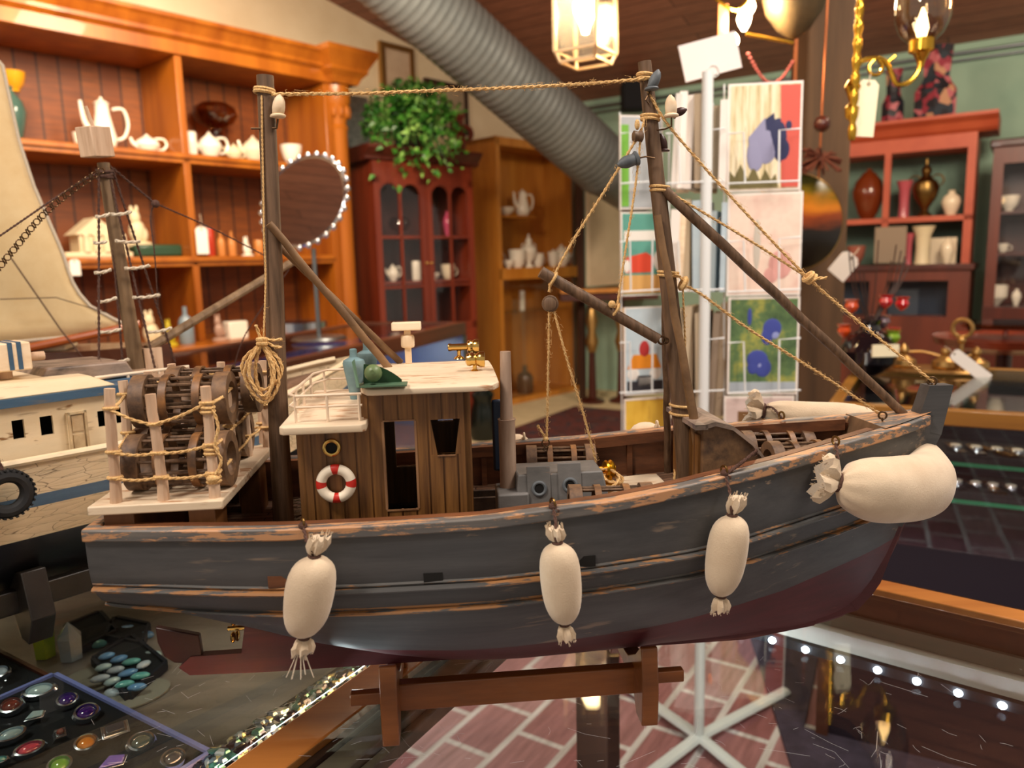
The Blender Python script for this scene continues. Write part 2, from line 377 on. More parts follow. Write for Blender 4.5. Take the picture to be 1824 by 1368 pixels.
# skeg, keel, rudder, screw
m = MB(); m.prism([(-.272,-.004,.043),(-.262,-.004,.052),(-.222,-.004,.052),(-.214,-.004,.094),(-.10,-.004,.055),(.0,-.004,.036),(.27,-.004,.050),(.262,-.004,.0415),(.2,-.004,.033),(-.2,-.004,.034),(-.264,-.004,.036)], (0,0,0), (0,.008,0)); m.build('keel', 'red_paint', boat)
m = MB(); m.prism([bY(*p, -.003) for p in ((276,1118),(354,1132),(361,1178),(350,1183),(310,1181),(292,1170),(280,1145))], (0,0,0), (0,.006,0)); m.build('rudder', 'rudder_red', boat, bev=.001) if plain('rudder_red', '#2c0d0c', .4) else 0
m = MB()
for k in range(4): a = k*math.pi/2+.4; m.ball((-.226, .009*math.cos(a), .072+.009*math.sin(a)), (.0022, .0045, .0045), 8, 6)
m.cyl((-.232,0,.072), (-.214,0,.072), .002); m.build('propeller', 'brass', boat)
# stem post with dark flank
m = MB(); tw = .0065
SO = [bY(*p, 0) for p in ((1690,684),(1668,772),(1650,806),(1620,900),(1600,935),(1562,1035),(1546,1058),(1522,1083),(1450,1106),(1380,1118))]
SI = [bY(*p, 0) for p in ((1648,685),(1622,760),(1606,806),(1584,890),(1560,925),(1530,1010),(1515,1035),(1495,1055),(1440,1075),(1380,1090))]
for i in range(9):
    m.mi = 1 if i >= 4 else 0; q = [SI[i], SO[i], SO[i+1], SI[i+1]]; m.prism([(v.x, -tw*(1-.045*i), v.z) for v in q], (0,0,0), (0,2*tw*(1-.045*i),0))
S = [bY(*p, 0) for p in ((1617,755),(1648,685),(1690,684),(1668,772),(1650,806),(1620,900),(1600,935),(1560,1040),(1522,1085),(1450,1107),(1430,1090),(1512,1072),(1546,1034),(1590,925),(1620,850))]
S = [V((p.x, -tw, p.z)) for p in S]; S[0] = V((.336,-tw,.205)); S[1].x = .352
stem = m.build('stem_post', None, boat, mats=['blue_paint','red_paint'])
# deck
def plankmat(name, c1, c2, mortar, bw, rh, ms=.0006, vec=None):
    m, nt, n, l, bs = nodes(name); tc = n.new('ShaderNodeTexCoord'); br = n.new('ShaderNodeTexBrick'); br.offset = .4
    br.inputs['Scale'].default_value = 1; br.inputs['Brick Width'].default_value = bw; br.inputs['Row Height'].default_value = rh; br.inputs['Mortar Size'].default_value = ms
    br.inputs['Color1'].default_value = hx(c1); br.inputs['Color2'].default_value = hx(c2); br.inputs['Mortar'].default_value = hx(mortar); br.inputs['Mortar Smooth'].default_value = .2
    mp = n.new('ShaderNodeMapping'); l.new(tc.outputs['Object'], mp.inputs[0]); l.new(mp.outputs[0], br.inputs[0])
    if vec: mp.inputs['Rotation'].default_value = vec
    f = noise_fac(nt, 60, (.1,1,1), 5); mm = n.new('ShaderNodeMix'); mm.data_type = 'RGBA'; mm.blend_type = 'MULTIPLY'; mm.inputs[0].default_value = .8
    l.new(br.outputs[0], mm.inputs[6]); l.new(ramp(nt, f, [(.3, '#b0a8a0'), (.7, '#ffffff')]), mm.inputs[7]); l.new(mm.outputs[2], bs.inputs['Base Color'])
    bs.inputs['Roughness'].default_value = .55; bump(nt, br.outputs[1], bs, -.4, .0006); return m
plankmat('deck_planks', '#7a5a44', '#967761', '#2b1a12', .06, .0072)
m = MB(); top = [(x, -hb(x)+.005, zd(x)) for x in stx if x < .34]; bot = [(x, hb(x)-.005, zd(x)) for x in stx if x < .34]
for i in range(len(top)-1): m.add([top[i], top[i+1], bot[i+1], bot[i]], [(0,1,2,3)])
m.build('deck', 'deck_planks', boat, smooth=False)
# foredeck block
ax = .3; m = MB()
xs = [.302, .318, .335, .35, .36]; 
def fd(z0): return [(x, -hb(x)+.001, zr(x)+z0) for x in xs]+[(x, hb(x)-.001, zr(x)+z0) for x in reversed(xs)]
T = fd(.004); B_ = [(p[0]-(.014 if p[0] < .31 else 0), p[1]*1.0, zd(p[0])) for p in T]
k = len(T); m.mi = 0; m.add(T, [tuple(range(k))]); m.mi = 1; m.add([T[0], T[-1], B_[-1], B_[0]], [(0,1,2,3)])
m.build('foredeck', None, boat, smooth=False, mats=['blue_rail', 'trunk_wood']) if grain('trunk_wood', '#5d4632', '#84674b', 60, (1,1,.3), .6) else 0

# ---------------- wheelhouse
house = MB(); HX0, HX1, HY = -.155, -.031, .062
def ztop(x): return .249 if x < -.107 else .273
holes = [(-.094,-.071,.185,.250), (-.060,-.039,.224,.250)]
ed = [HX0+(HX1-HX0)*i/12 for i in range(13)]; eds = sorted(set([round(e, 5) for e in ed]+[h[0] for h in holes]+[h[1] for h in holes]+[-.107]))
for sy in (-1, 1):
    for a, b_ in zip(eds, eds[1:]):
        mid = (a+b_)/2; zt = ztop(mid); seg = [(zd(0)-.001, zt)]
        for h in holes:
            if h[0]-1e-6 <= mid <= h[1]+1e-6: seg = [(zd(0)-.001, h[2]), (h[3], zt)]
        a2 = a+(.0007 if any(abs(a-e) < 1e-4 for e in ed) else 0); b2 = b_-(.0007 if any(abs(b_-e) < 1e-4 for e in ed) else 0)
        for z0, z1 in seg:
            house.bb((a2, sy*HY, z0), (b2, sy*(HY-.004), z1)); house.bb((a, sy*(HY-.001), z0), (b_, sy*(HY-.005), z1))
for x in (HX0, HX1):
    y = -HY
    while y < HY-.001:
        y2 = min(y+.0105, HY); s_ = 1 if x == HX0 else -1
        house.bb((x, y+.0006, .151), (x+s_*.004, y2-.0006, ztop(x))); house.bb((x+s_*.001, y, .151), (x+s_*.005, y2, ztop(x))); y = y2
house.bb((-.109, -HY+.004, .235), (-.105, HY-.004, .273))
# sloping jambs of the side window
for sx, x in ((1, -.060), (-1, -.039)):
    for sy in (-1, 1):
        house.prism([(x, sy*(HY-.0005), .224), (x+sx*.004, sy*(HY-.0005), .224), (x, sy*(HY-.0005), .25)], (0,0,0), (0,-sy*.004,0))
wh = house.build('wheelhouse', 'plank_wood', boat, smooth=False)
m = MB()
for h in holes[:1]:
    for x in (h[0], h[1]): m.bb((x-.0008, -HY-.0006, h[2]), (x+.0008, -HY+.005, h[3]))
    m.bb((h[0], -HY-.0006, h[2]-.0012), (h[1], -HY+.005, h[2])); m.bb((h[0], -HY-.0006, h[3]), (h[1], -HY+.004, h[3]+.001))
h = holes[1]; m.bb((h[0]+.004, -HY-.0006, h[2]-.001), (h[1]-.004, -HY+.004, h[2])); m.build('door_frame', 'edge_wood', wh) if grain('edge_wood', '#6e4a30', '#a27a55', 90, (1,1,.2), .5) else 0
l = bY(591, 797, -HY); m = MB(); m.torus((l.x, -HY-.001, l.z), .0052, .0014, (0,1,0)); m.build('porthole_ring', 'brass', wh)
m = MB(); m.lathe([(.0048,0),(.0048,.002)], (l.x, -HY-.0004, l.z), (0,1,0)); m.build('porthole', 'black_hole', wh)
def slab(name, x0, x1, hw, z, th, camber, rr, mat, parent, n=20):
    m = MB(); top = []; xs = [lerp(x0, x1, i/n) for i in range(n+1)]
    for x in xs:
        e = min(x-x0, x1-x); wv = hw if e >= rr else hw-rr+math.sqrt(max(0, rr*rr-(rr-e)**2)); row = []
        for j in range(13):
            y = -wv+2*wv*j/12; row.append((x, y, z+camber*(1-(y/hw)**2)))
        top.append(row)
    for i in range(n):
        for j in range(12): m.add([top[i][j], top[i+1][j], top[i+1][j+1], top[i][j+1]], [(0,1,2,3)])
    o = m.build(name, mat, parent); md = o.modifiers.new('s', 'SOLIDIFY'); md.thickness = th; md.offset = -1
    md = o.modifiers.new('b', 'BEVEL'); md.width = .0008; md.segments = 2; md.limit_method = 'ANGLE'; return o
slab('upper_roof', -.108, -.010, .0715, .275, .0045, .003, .010, 'white_top', wh)
slab('lower_roof', -.163, -.104, .080, .2525, .0055, .0015, .003, 'white_top', wh)
# railing on the lower roof
m = MB(); zt0 = .254; ztr = .272
rp = [(-.107,-.068), (-.152,-.068), (-.158,-.060), (-.158,.045), (-.150,.066), (-.108,.066)]
for z, r in ((ztr, .0011), (zt0+.010, .0009)): m.tube([(x, y, z) for x, y in rp], r, 6)
for x, y in ((-.109,-.068), (-.131,-.068), (-.153,-.067), (-.158,-.035), (-.158,-.005), (-.158,.03), (-.152,.062), (-.128,.066)):
    m.cyl((x, y, zt0-.001), (x, y, ztr), .0011, n=6)
m.build('roof_railing', 'rail_white', wh)
# radar post
m = MB(); p = bZ(728, 646, .277); m.bb((p.x-.0028, p.y-.0028, .276), (p.x+.0028, p.y+.0028, .302)); m.lathe([(.0055,.290),(.006,.292),(.006,.299),(.0052,.301)], (p.x, p.y, 0), n=8)
m.bb((p.x-.0028, p.y-.0028, .299), (p.x+.0028, p.y+.0028, .305))
m.hexa([(p.x-.013,p.y-.007,.305),(p.x+.012,p.y-.007,.305),(p.x+.012,p.y+.007,.305),(p.x-.013,p.y+.007,.305),(p.x-.013,p.y-.005,.312),(p.x+.012,p.y-.005,.312),(p.x+.012,p.y+.005,.312),(p.x-.013,p.y+.005,.312)])
m.build('radar_post', 'pale_wood', wh, bev=.001)
for (px, py) in ((846, 662), (818, 637)):
    p = bZ(px, py, .277); m = MB(); m.lathe([(.005,0),(.0045,.001),(.0018,.003),(.0016,.006),(.0022,.0075)], (p.x, p.y, .276))
    z = .276+.0105
    if px > 830: m.lathe([(.0025,-.007),(.0045,-.006),(.0052,-.004),(.0045,-.002),(.005,0),(.0042,.001),(.0058,.003),(.0062,.005),(.0062,.0075),(.005,.0078),(.0045,.006)], (p.x, p.y, z), (1,0,0))
    else: m.lathe([(.001,-.013),(.0032,-.0125),(.0036,-.011),(.003,-.009),(.0032,.004),(.0055,.005),(.0062,.007),(.0052,.009),(.0065,.011),(.0065,.0145),(.005,.0148),(.0045,.012)], (p.x+.003, p.y, z), (1,0,0))
    m.build('searchlight', 'brass', wh)
for (px, py) in ((634, 710), (657, 692)):
    p = bZ(px, py, .254); m = MB(); m.lathe([(.0045,0),(.005,.004),(.0062,.012),(.0086,.026),(.009,.029),(.0082,.0315),(.0035,.034),(.003,.036),(.003,.040),(.0022,.0408)], (p.x, p.y, .254)); m.build('gas_bottle', 'teal_paint', wh)
g = bZ(674, 688, .277); root = (g.x, g.y, .2775)
m = MB(); m.bb((g.x-.014, g.y-.008, .2775), (g.x+.020, g.y+.008, .2785)); m.prism([(g.x-.014,g.y-.009,.278),(g.x-.012,g.y-.009,.278),(g.x-.016,g.y+.006,.296),(g.x-.018,g.y+.006,.294)], (0,0,0), (0,.001,0))
gt = m.build('horn_bracket', 'green_metal', wh)
m = MB(); pts = [(g.x-.010+.026*t, .2785+.0135*math.cos(t*1.5)**.8) for t in [i/8 for i in range(9)]]; m.prism([(g.x-.011,g.y+.006,.2785)]+[(x, g.y+.006, z) for x, z in pts]+[(g.x+.016,g.y+.006,.2785)], (0,0,0), (0,.0012,0)); m.build('horn_shield', 'green_dark', wh)
m = MB(); m.ball((g.x-.003, g.y-.001, .2865), .0062); m.cyl((g.x-.003,g.y-.0072,.288), (g.x-.003,g.y-.0066,.288), .0016); m.build('horn_ball', 'horn_green', wh) if plain('horn_green', '#64794f', .4) else 0

# ---------------- platform at the stern
PZ = .2045
m = MB(); m.bb((-.292, -.0825, PZ-.0065), (-.203, .0825, PZ)); pf = m.build('stern_platform', 'white_top', boat, bev=.001)
for a, b_ in (((-.284,-.078,.15),(-.264,.07,.199)), ((-.228,-.078,.15),(-.210,-.05,.199)), ((-.228,.05,.15),(-.210,.075,.199))):
    m = MB(); m.bb(a, b_); m.build('platform_support', 'trunk_wood2', pf, bev=.0008) if 'trunk_wood2' in MT or grain('trunk_wood2', '#5a3517', '#7c5027', 60, (1,1,.3), .5) else 0
posts = []
def post(b0, t0):
    b0, t0 = V(b0), V(t0); m = MB(); q = [b0.lerp(t0, i/6)+V((random.uniform(-.0005,.0005), random.uniform(-.0005,.0005), 0)) for i in range(7)]
    m.tube(q, .0036, 9, rs=[.004,.0037,.0034,.0036,.0035,.0034,.0035]); m.build('rail_post', 'stick_wood', pf); posts.append((b0, t0))
for bx, tx in (((206,878),(195,692)), ((292,882),(268,702)), ((383,880),(366,688))):
    b0 = bY(*bx, -.074); t0 = bY(*tx, -.074); b0.z = PZ-.001; post(b0, t0)
for bx, tz in (((418,843),.282), ((443,812),.281), ((470,787),.278)):
    b0 = bZ(*bx, PZ); b0.z -= .001; post(b0, (b0.x-.0012, b0.y, tz))
for x, y in ((-.207,.076), (-.243,.077), (-.283,.076), (-.286,.03), (-.286,-.02)): post((x, y, PZ-.001), (x+.001, y, .281))
P = [p[0].lerp(p[1], 1) for p in posts]
def at(i, z): b0, t0 = posts[i]; return b0+(t0-b0)*((z-b0.z)/(t0.z-b0.z))
m = MB(); order = [0,1,2,3,4,5,6,7,8,9,10,0]
for lv, zz in enumerate(((.270,.258,.271),(.240,.238,.242),(.222,.221,.222))):
    zz = list(zz)+[zz[2]]*9
    for a, b_ in zip(order, order[1:]):
        if lv == 2 and a in (7,8): continue
        pa = at(a, zz[a] if a < 3 else zz[2]); pb = at(b_, zz[b_] if b_ < 3 else zz[2])
        mid = (pa+pb)/2+V((0,0,-.0015)); off = V((0,-.004,0)) if a < 3 and b_ < 3 else V((.004,0,0)) if 2 <= a < 6 else V((0,.003,0))
        rope(m, [pa+off*.9, mid+off*.8, pb+off*.9], .0014, 15)
    for a in range(11):
        p = at(a, zz[a] if a < 3 else zz[2]); m.torus(p, .0042, .0013, (0,.1,1), 14, 6); 
        if a == 2: m.torus(p+V((0,0,-.003)), .0042, .0013, (.1,0,1), 14, 6); m.torus(p+V((0,0,-.006)), .0042, .0013, (0,0,1), 14, 6)
rope(m, [at(2,.268)+V((.004,-.003,0)), at(2,.255)+V((.007,-.003,0)), at(2,.242)+V((.004,-.004,0)), at(2,.231)+V((.007,-.003,0)), at(2,.222)+V((.003,-.005,0))], .0014, 15)
m.ball(at(2,.219)+V((.001,-.005,0)), (.0045,.003,.003), 10, 6)
m.build('rope_railing', 'twine', pf)

# ---------------- masts, booms
def spar(name, a, b_, r0, r1, mat='spar_wood', parent=boat, wob=.0006):
    a, b_ = V(a), V(b_); m = MB(); k = 9
    q = [a.lerp(b_, i/k)+(V((random.uniform(-wob, wob), random.uniform(-wob, wob), 0)) if 0 < i < k else V()) for i in range(k+1)]
    m.tube(q, r0, 12, rs=[lerp(r0, r1, i/k) for i in range(k+1)]); return m.build(name, mat, parent)
am0 = bY(507, 965, 0); am0.z = .151; am1 = bY(472, 135, 0)
aft = spar('aft_mast', am0, am1, .0084, .0062)
fm0 = bY(1228, 893, 0); fm0.z = .159; fm1 = bY(1148, 110, 0); fmm = bY(1168, 300, 0)
m = MB(); m.tube(spline([fm0, bY(1210,700,0), bY(1190,500,0), fmm, fm1], 5), .008, 12, rs=[lerp(.0086, .0052, i/20) for i in range(21)]); fore = m.build('fore_mast', 'spar_wood', boat)
e1 = bZ(693, 655, .277); e2 = bZ(713, 646, .277); e2.y += .006
spar('boom', bY(479,398,-.008), (e1.x, e1.y, .2765), .0029, .0033, 'boom_wood', aft); spar('boom', bY(488,430,.006), (e2.x, e2.y, .2765), .0026, .003, 'boom_wood', aft)
jb = bZ(1612, 740, .222); spar('forestay_spar', bY(1183,338,-.004), jb, .0042, .0038, 'spar_wood', fore)
cb0 = bY(963,484,-.012); cb1 = bY(1172,604,-.010); cargo = spar('cargo_boom', cb0, cb1, .0045, .0042, 'spar_wood', fore, .0002)
m = MB(); m.torus(bY(1179,606,-.009), .003, .0009, (0,1,0)); m.torus(bY(1186,607,-.008), .002, .0008, (0,1,0)); m.build('boom_hook', 'wire', cargo)
s0 = bY(1171, 383, -.011); s1 = bZ(1255, 888, .159); spar('leaning_pole', (s1.x-.004, s1.y*.4-.02, .159), s0, .0042, .0028, 'boom_wood', fore)
s1 = bZ(1190, 850, .158); spar('leaning_pole', (s1.x, s1.y, .158), bY(1184,470,.012), .0034, .0028, 'spar_wood', fore)
def bullet(base, tip, mat, parent, s=1.0):
    base, tip = V(base), V(tip); d = tip-base; L = d.length
    m = MB(); m.lathe([(.0001,-.02*L),(.34*L,0),(.36*L,.06*L),(.30*L,.13*L),(.24*L,.15*L),(.27*L,.19*L),(.29*L,.45*L),(.27*L,.65*L),(.19*L,.85*L),(.08*L,.97*L),(.001,L)], base, d, 12); return m.build('lamp', mat, parent)
grain('bullet_grey', '#4f565c', '#6d7478', 90, rough=.6)
bullet(bY(1160,160,-.010), bY(1172,124,-.010), 'bullet_grey', fore); bullet(bY(1196,208,-.010), bY(1194,169,-.010), 'pale_wood', fore)
bullet(bY(1199,203,.004), bY(1223,195,.004), 'lamp_red', fore); bullet(bY(1135,282,-.010), bY(1100,294,-.012), 'bullet_grey', fore); bullet(bY(1182,270,.01), bY(1177,238,.01), 'lamp_red', fore)
bullet(bY(495,209,-.006), bY(498,168,-.006), 'pale_wood', aft)
for pts, yy in ((((1196,208),(1196,225),(1185,230),(1170,232)), -.009), (((1160,160),(1150,178),(1156,185)), -.007), (((1135,282),(1150,279),(1166,282)), -.010)): m = MB(); m.tube([bY(*p, yy) for p in pts], .0007, 6); m.build('lamp_bracket', 'wire', fore)
m = MB(); m.tube([bY(*p, -.004) for p in ((495,212),(493,228),(480,229),(447,229))], .0008, 6); m.build('lamp_bracket', 'wire', aft)
m = MB()
rope(m, [bY(484,168,-.006), bY(650,166,-.006), bY(812,160,-.006), bY(1000,152,-.006), bY(1152,140,-.006)], .0016, 180)
for px, py, R in ((471,160,.0068), (471,165,.007), (1150,134,.0062), (1151,142,.0064)): m.torus(bY(px, py, 0), R, .0014, (.12,0,1), 18, 6)
m.build('mast_rope', 'twine', boat)
m = MB()
rope(m, [bY(1152,160,-.004), bY(1162,178,-.005), bY(1200,235,-.006), bY(1320,370,-.004), bY(1440,495,0), bY(1550,590,0), bY(1662,680,0)], .0014, 180)
rope(m, [bY(1190,342,-.006), bY(1230,365,-.006), bY(1330,425,-.003), bY(1432,490,0)], .0013, 120)
m.torus(bY(1440,493,0), .0042, .002, (.7,0,-.7), 16, 6); m.torus(bY(1446,497,0), .0038, .002, (.7,0,-.7), 16, 6); rope(m, [bY(1446,500,-.004), bY(1458,496,-.006), bY(1472,495,-.006)], .0016, 60)
rope(m, [bY(1218,508,-.005), bY(1250,525,-.004), bY(1340,590,0), bY(1460,665,.004), bY(1568,738,.006)], .0014, 180)
m.torus(bY(1217,505,-.006), .0042, .0022, (1,0,-.5), 16, 6)
for (px, py) in ((1175,333),(1176,340),(1190,485),(1190,491),(1213,722),(1213,737),(1158,207),(1158,213)):
    R = itp(py, [100,900], [.0064,.0096]); m.torus(bY(px, py, 0), R, .0012, (.1,0,1), 18, 6)
rope(m, [bY(1200,487,-.008), bY(1210,492,-.008), bY(1215,500,-.007)], .0014, 40)
rope(m, [bY(1216,510,-.006), bY(1220,600,-.006), bY(1222,720,-.006), bY(1232,724,-.008)], .001, 60)
m.build('stay_rope', 'twine', fore)
m = MB()
rope(m, [bY(1147,212,-.008), bY(1138,240,-.010), bY(1080,335,-.012), bY(1020,430,-.013), bY(985,495,-.014), bY(978,520,-.014)], .0013, 180)
rope(m, [bY(1141,245,-.010), bY(1132,330,-.011), bY(1115,440,-.012), bY(1098,555,-.014)], .0012, 180)
m.torus(bY(985,497,-.012), .0052, .0013, (.85,0,-.5), 16, 6); m.torus(bY(1096,552,-.011), .0052, .0013, (.85,0,-.5), 16, 6); m.ball(bY(1090,542,-.016), .003)
m.ball(bY(1135,222,-.011), (.002,.002,.004)); m.build('cargo_rope', 'twine', cargo)
m = MB(); m.lathe([(.003,-.004),(.0045,-.003),(.0035,0),(.0045,.003),(.003,.004)], bY(1136,243,-.010), (1,0,0)); m.build('pulley', 'spar_wood', cargo)
m = MB(); m.lathe([(.003,-.003),(.0052,-.002),(.004,0),(.0052,.002),(.003,.003)], bY(980,541,-.014), (.3,1,0)); m.torus(bY(980,541,-.014), .0056, .0011, (.3,1,0)); m.build('pulley', 'spar_wood', cargo)
hk = bZ(969, 790, .19)
m = MB(); q0 = bY(972,785,-.0); rope(m, [bY(978,550,-.014), bY(977,640,-.008), bY(974,782,.0)], .0012, 180); rope(m, [bY(974,782,0), bY(964,768,0), bY(958,758,0)], .0013, 80); m.ball(bY(972,782,0), .0022)
rope(m, [bY(984,545,-.014), bY(1010,640,-.012), bY(1040,740,-.006), bY(1062,822,0)], .0012, 180); m.build('tackle_rope', 'twine', cargo)
m = MB(); m.torus(bY(972,789,0), .003, .0006, (0,1,0)); m.tube([bY(972,795,0), bY(966,800,0), bY(974,806,0), bY(976,796,0)], .0006, 5); m.build('cargo_hook', 'wire', cargo)
for p, r in ((bY(1660,681,-.001), .0034), (bZ(1572,742,.226), .003)):
    m = MB(); m.torus(p+V((0,0,.001)), r, .0008, (.5,1,0)); m.cyl(p+V((0,0,-.004)), p+V((0,0,-.001)), .0008); m.build('screw_eye', 'wire', boat)
# hanging coil on the aft mast
m = MB(); k = bY(467, 612, -.012)
for a, b_, dy in ((30,105,0), (22,92,-.002), (36,82,.003), (14,100,.002)):
    sc_ = .43/1000
    pts = [k, k+V((-a*sc_*.9, dy-.002, -.3*b_*sc_)), k+V((-a*sc_*1.0, dy-.003, -.65*b_*sc_)), k+V((-.1*a*sc_, dy-.003, -b_*sc_)), k+V((a*sc_*.7, dy-.001, -.75*b_*sc_)), k+V((a*sc_*.75, dy, -.4*b_*sc_)), k]
    rope(m, pts, .0017, 30)
m.torus(k, .0028, .0018, (0,.2,1)); m.torus(k+V((0,0,.003)), .0028, .0018, (0,.2,1)); rope(m, [k, k+V((-.002,0,.008)), k+V((-.003,-.002,.014))], .0016, 60)
rope(m, [k+V((.002,0,.004)), bY(485,606,-.0115), bY(502,604,-.009)], .0014, 40); rope(m, [k+V((.002,0,.003)), bY(488,617,-.0115), bY(502,618,-.009)], .0014, 40)
rope(m, [k+V((.001,.001,.004)), bY(473,500,-.0085), bY(470,400,-.008), bY(466,170,-.0065)], .0009, 10)
solo(m.build('rope_coil', 'twine'), 'looped twine coil hanging from the aft mast of the grey boat', 'rope coil', m=BM)

# ---------------- engine casing with exhaust
m = MB(); eb = [bZ(888,925,.165), bZ(1062,902,.165)]; x0, x1 = .0, .076; yf = min(eb[0].y, -.03)
tz = .199; tf = bZ(925,846,tz).y; tb = bZ(900,826,tz).y
m.hexa([(x0,-.045,.151),(x1+.004,-.045,.153),(x1,.02,.156),(x0,.02,.152),(x0+.004,tf,tz),(x1-.006,tf,tz),(x1-.006,tb,tz),(x0+.002,tb,tz)])
m.hexa([(x0-.004,-.05,.151),(x1+.007,-.05,.153),(x1+.006,.022,.155),(x0-.004,.022,.151),(x0-.004,-.05,.163),(x1+.007,-.05,.163),(x1+.006,.022,.163),(x0-.004,.022,.163)])
eng = m.build('engine_casing', 'grey_paint', boat, bev=.0012)
pb = bZ(908, 868, .185); m = MB(); m.bb((pb.x-.011, pb.y-.022, .152), (pb.x+.013, pb.y+.011, .186)); m.build('exhaust_base', 'grey_paint', eng, bev=.0015)
nrm = V((0, -(tz-.163), -(tf+.045)*-1)).normalized()
def front(x, z): t = (z-.151)/(tz-.151); return V((x, lerp(-.045, tf, t), z))
fn = (V((1,0,0)).cross(front(0,.19)-front(0,.16))).normalized()
for px, py in ((960,870),(1015,864)):
    wn = BM.to_3x3() @ fn; b0 = BI @ onP(px, py, BM @ front(0,.17), wn); u_ = (front(0,.19)-front(0,.16)).normalized()
    m = MB(); m.box(b0, (.018, .0022, .034), ax=(V((1,0,0)), fn, u_)); pl_ = m.build('vent_plate', 'grey_paint', eng, bev=.0004)
    m = MB(); m.torus(b0+fn*-.0016, .0048, .0013, fn); m.torus(b0+fn*.0016, .0048, .0013, fn); m.build('vent_ring', 'bullet_grey', pl_)
    m = MB(); m.lathe([(.0044,-.0018),(.0044,.0018)], b0, fn); m.build('vent_hole', 'black_hole', pl_)
pt = bY(900, 626, pb.y); m = MB(); m.tube([(pb.x-.001,pb.y,.185),(pb.x-.001,pb.y,.187),(pb.x-.001,pb.y,.238),(pb.x-.001,pb.y,.240)], .0068, 14, rs=[.0072,.0066,.0066,.0072]); m.tube([(pb.x-.001,pb.y,.238),(pt.x,pb.y,pt.z)], .0043, 12, rs=[.005,.0041]); m.build('exhaust_pipe', 'pipe_wood', eng)
q = bY(886, 845, pb.y+.03); q2 = bY(886, 712, pb.y+.03); m = MB(); m.bb((q.x-.003,q.y,.19), (q.x+.007,q.y+.004,q2.z)); m.build('blue_plank', 'navy', boat, bev=.002)
b1 = bZ(862, 893, .158); m = MB()
for a, b_ in (((-.014,-.012,0),(.02,-.009,.012)), ((-.014,.009,0),(.02,.012,.012)), ((-.014,-.012,0),(-.011,.012,.012)), ((.017,-.012,0),(.02,.012,.012)), ((-.014,-.012,0),(.02,.012,.002))): m.bb(V(a)+V((b1.x,b1.y,.153)), V(b_)+V((b1.x,b1.y,.153)))
solo(m.build('open_crate', 'dark_wood2', bev=.0004) if grain('dark_wood2', '#241a13', '#4a392c', 90) else 0, 'small open dark crate on deck behind the wheelhouse', 'crate', m=BM)
cs = [bZ(*p, .161) for p in ((1071,893),(1102,854),(1168,847),(1205,884))]
m = MB(); m.hexa([V((p.x,p.y,.1595)) for p in (cs[0],cs[3],cs[2],cs[1])]+[V((p.x,p.y,.1635)) for p in (cs[0],cs[3],cs[2],cs[1])]); m.build('hatch_cover', 'white_top', boat, bev=.0006)
# twine pile with brass winch
wc = bZ(1078, 870, .166)
m = MB()
for dx in (-.012, .004): m.lathe([(.001,-.004),(.007,-.0035),(.008,-.002),(.006,0),(.008,.002),(.007,.0035),(.001,.004)], (wc.x+dx, wc.y+.004, .182), (1,.2,0), 16)
m.cyl((wc.x-.018,wc.y+.002,.182), (wc.x+.01,wc.y+.006,.182), .0025); m.bb((wc.x-.014,wc.y,.163),(wc.x+.006,wc.y+.008,.178)); m.build('winch', 'brass_yellow', boat) if plain('brass_yellow', '#d3a52e', .3, 1) else 0
m = MB(); random.seed(3)
for i in range(7):
    R = random.uniform(.009,.014); c = V((wc.x+random.uniform(-.003,.006), wc.y-.006+random.uniform(-.003,.003), .168+.0016*i)); tl = V((random.uniform(-.25,.25), random.uniform(-.7,-.1), 1))
    d, x, y = m.frame((0,0,0), tl.normalized()); rope(m, [c+x*(R*math.cos(a))+y*(R*.8*math.sin(a)) for a in [2*math.pi*j/12 for j in range(13)]], .0015, 20)
solo(m.build('rope_coil', 'twine'), 'heap of looped twine on deck beside the brass winch', 'rope coil', m=BM)
m = MB(); c = bZ(527, 922, .156); 
for i in range(6):
    R = .011+.001*(i % 3); rope(m, [V((c.x+R*math.cos(a)*.9, c.y+.002+R*math.sin(a), .1545+.0022*i+.001*math.sin(a*2+i))) for a in [2*math.pi*j/12 for j in range(13)]], .0014, 20)
solo(m.build('rope_coil', 'rope_white'), 'pale rope coil lying on deck between aft mast and wheelhouse', 'rope coil', m=BM) if grain('rope_white', '#b8a68c', '#e8dcc6', 900, bmp=.8) else 0
m = MB(); rope(m, [bZ(1215,775,.2), bZ(1207,800,.19), V((.142,.012,.166)), V((.148,.004,.163)), V((.158,.01,.164))], .0014, 40); m.build('loose_rope', 'twine', fore)

# ---------------- companion hood
prof = [(.150,.159),(.150,.229),(.158,.231),(.172,.227),(.188,.214),(.200,.198),(.209,.180),(.213,.163)]
m = MB(); m.prism([(x, -.036, z) for x, z in prof], (0,0,0), (0,.068,0)); hood = m.build('companion_hatch', 'trap_wood', boat, smooth=False)
m = MB(); k = [(x, z) for x, z in prof[1:]]
for (xa, za), (xb, zb) in zip(k, k[1:]):
    m.prism([(xa,-.041,za),(xb,-.041,zb),(xb,-.041,zb+.0035),(xa,-.041,za+.0035)], (0,0,0), (0,.078,0))
m.bb((.142,-.041,.2285), (.152,.037,.2325)); m.build('hatch_roof', 'hood_grey', hood) if grain('hood_grey', '#4b413a', '#9a8677', 60, (.4,1,1), .5, p=(.35,.6)) else 0
m = MB()
for y in (-.03,-.012,.006,.022): m.bb((.1478, y, .161), (.1502, y+.013, .222))
m.build('hatch_door', 'plank_wood', hood)

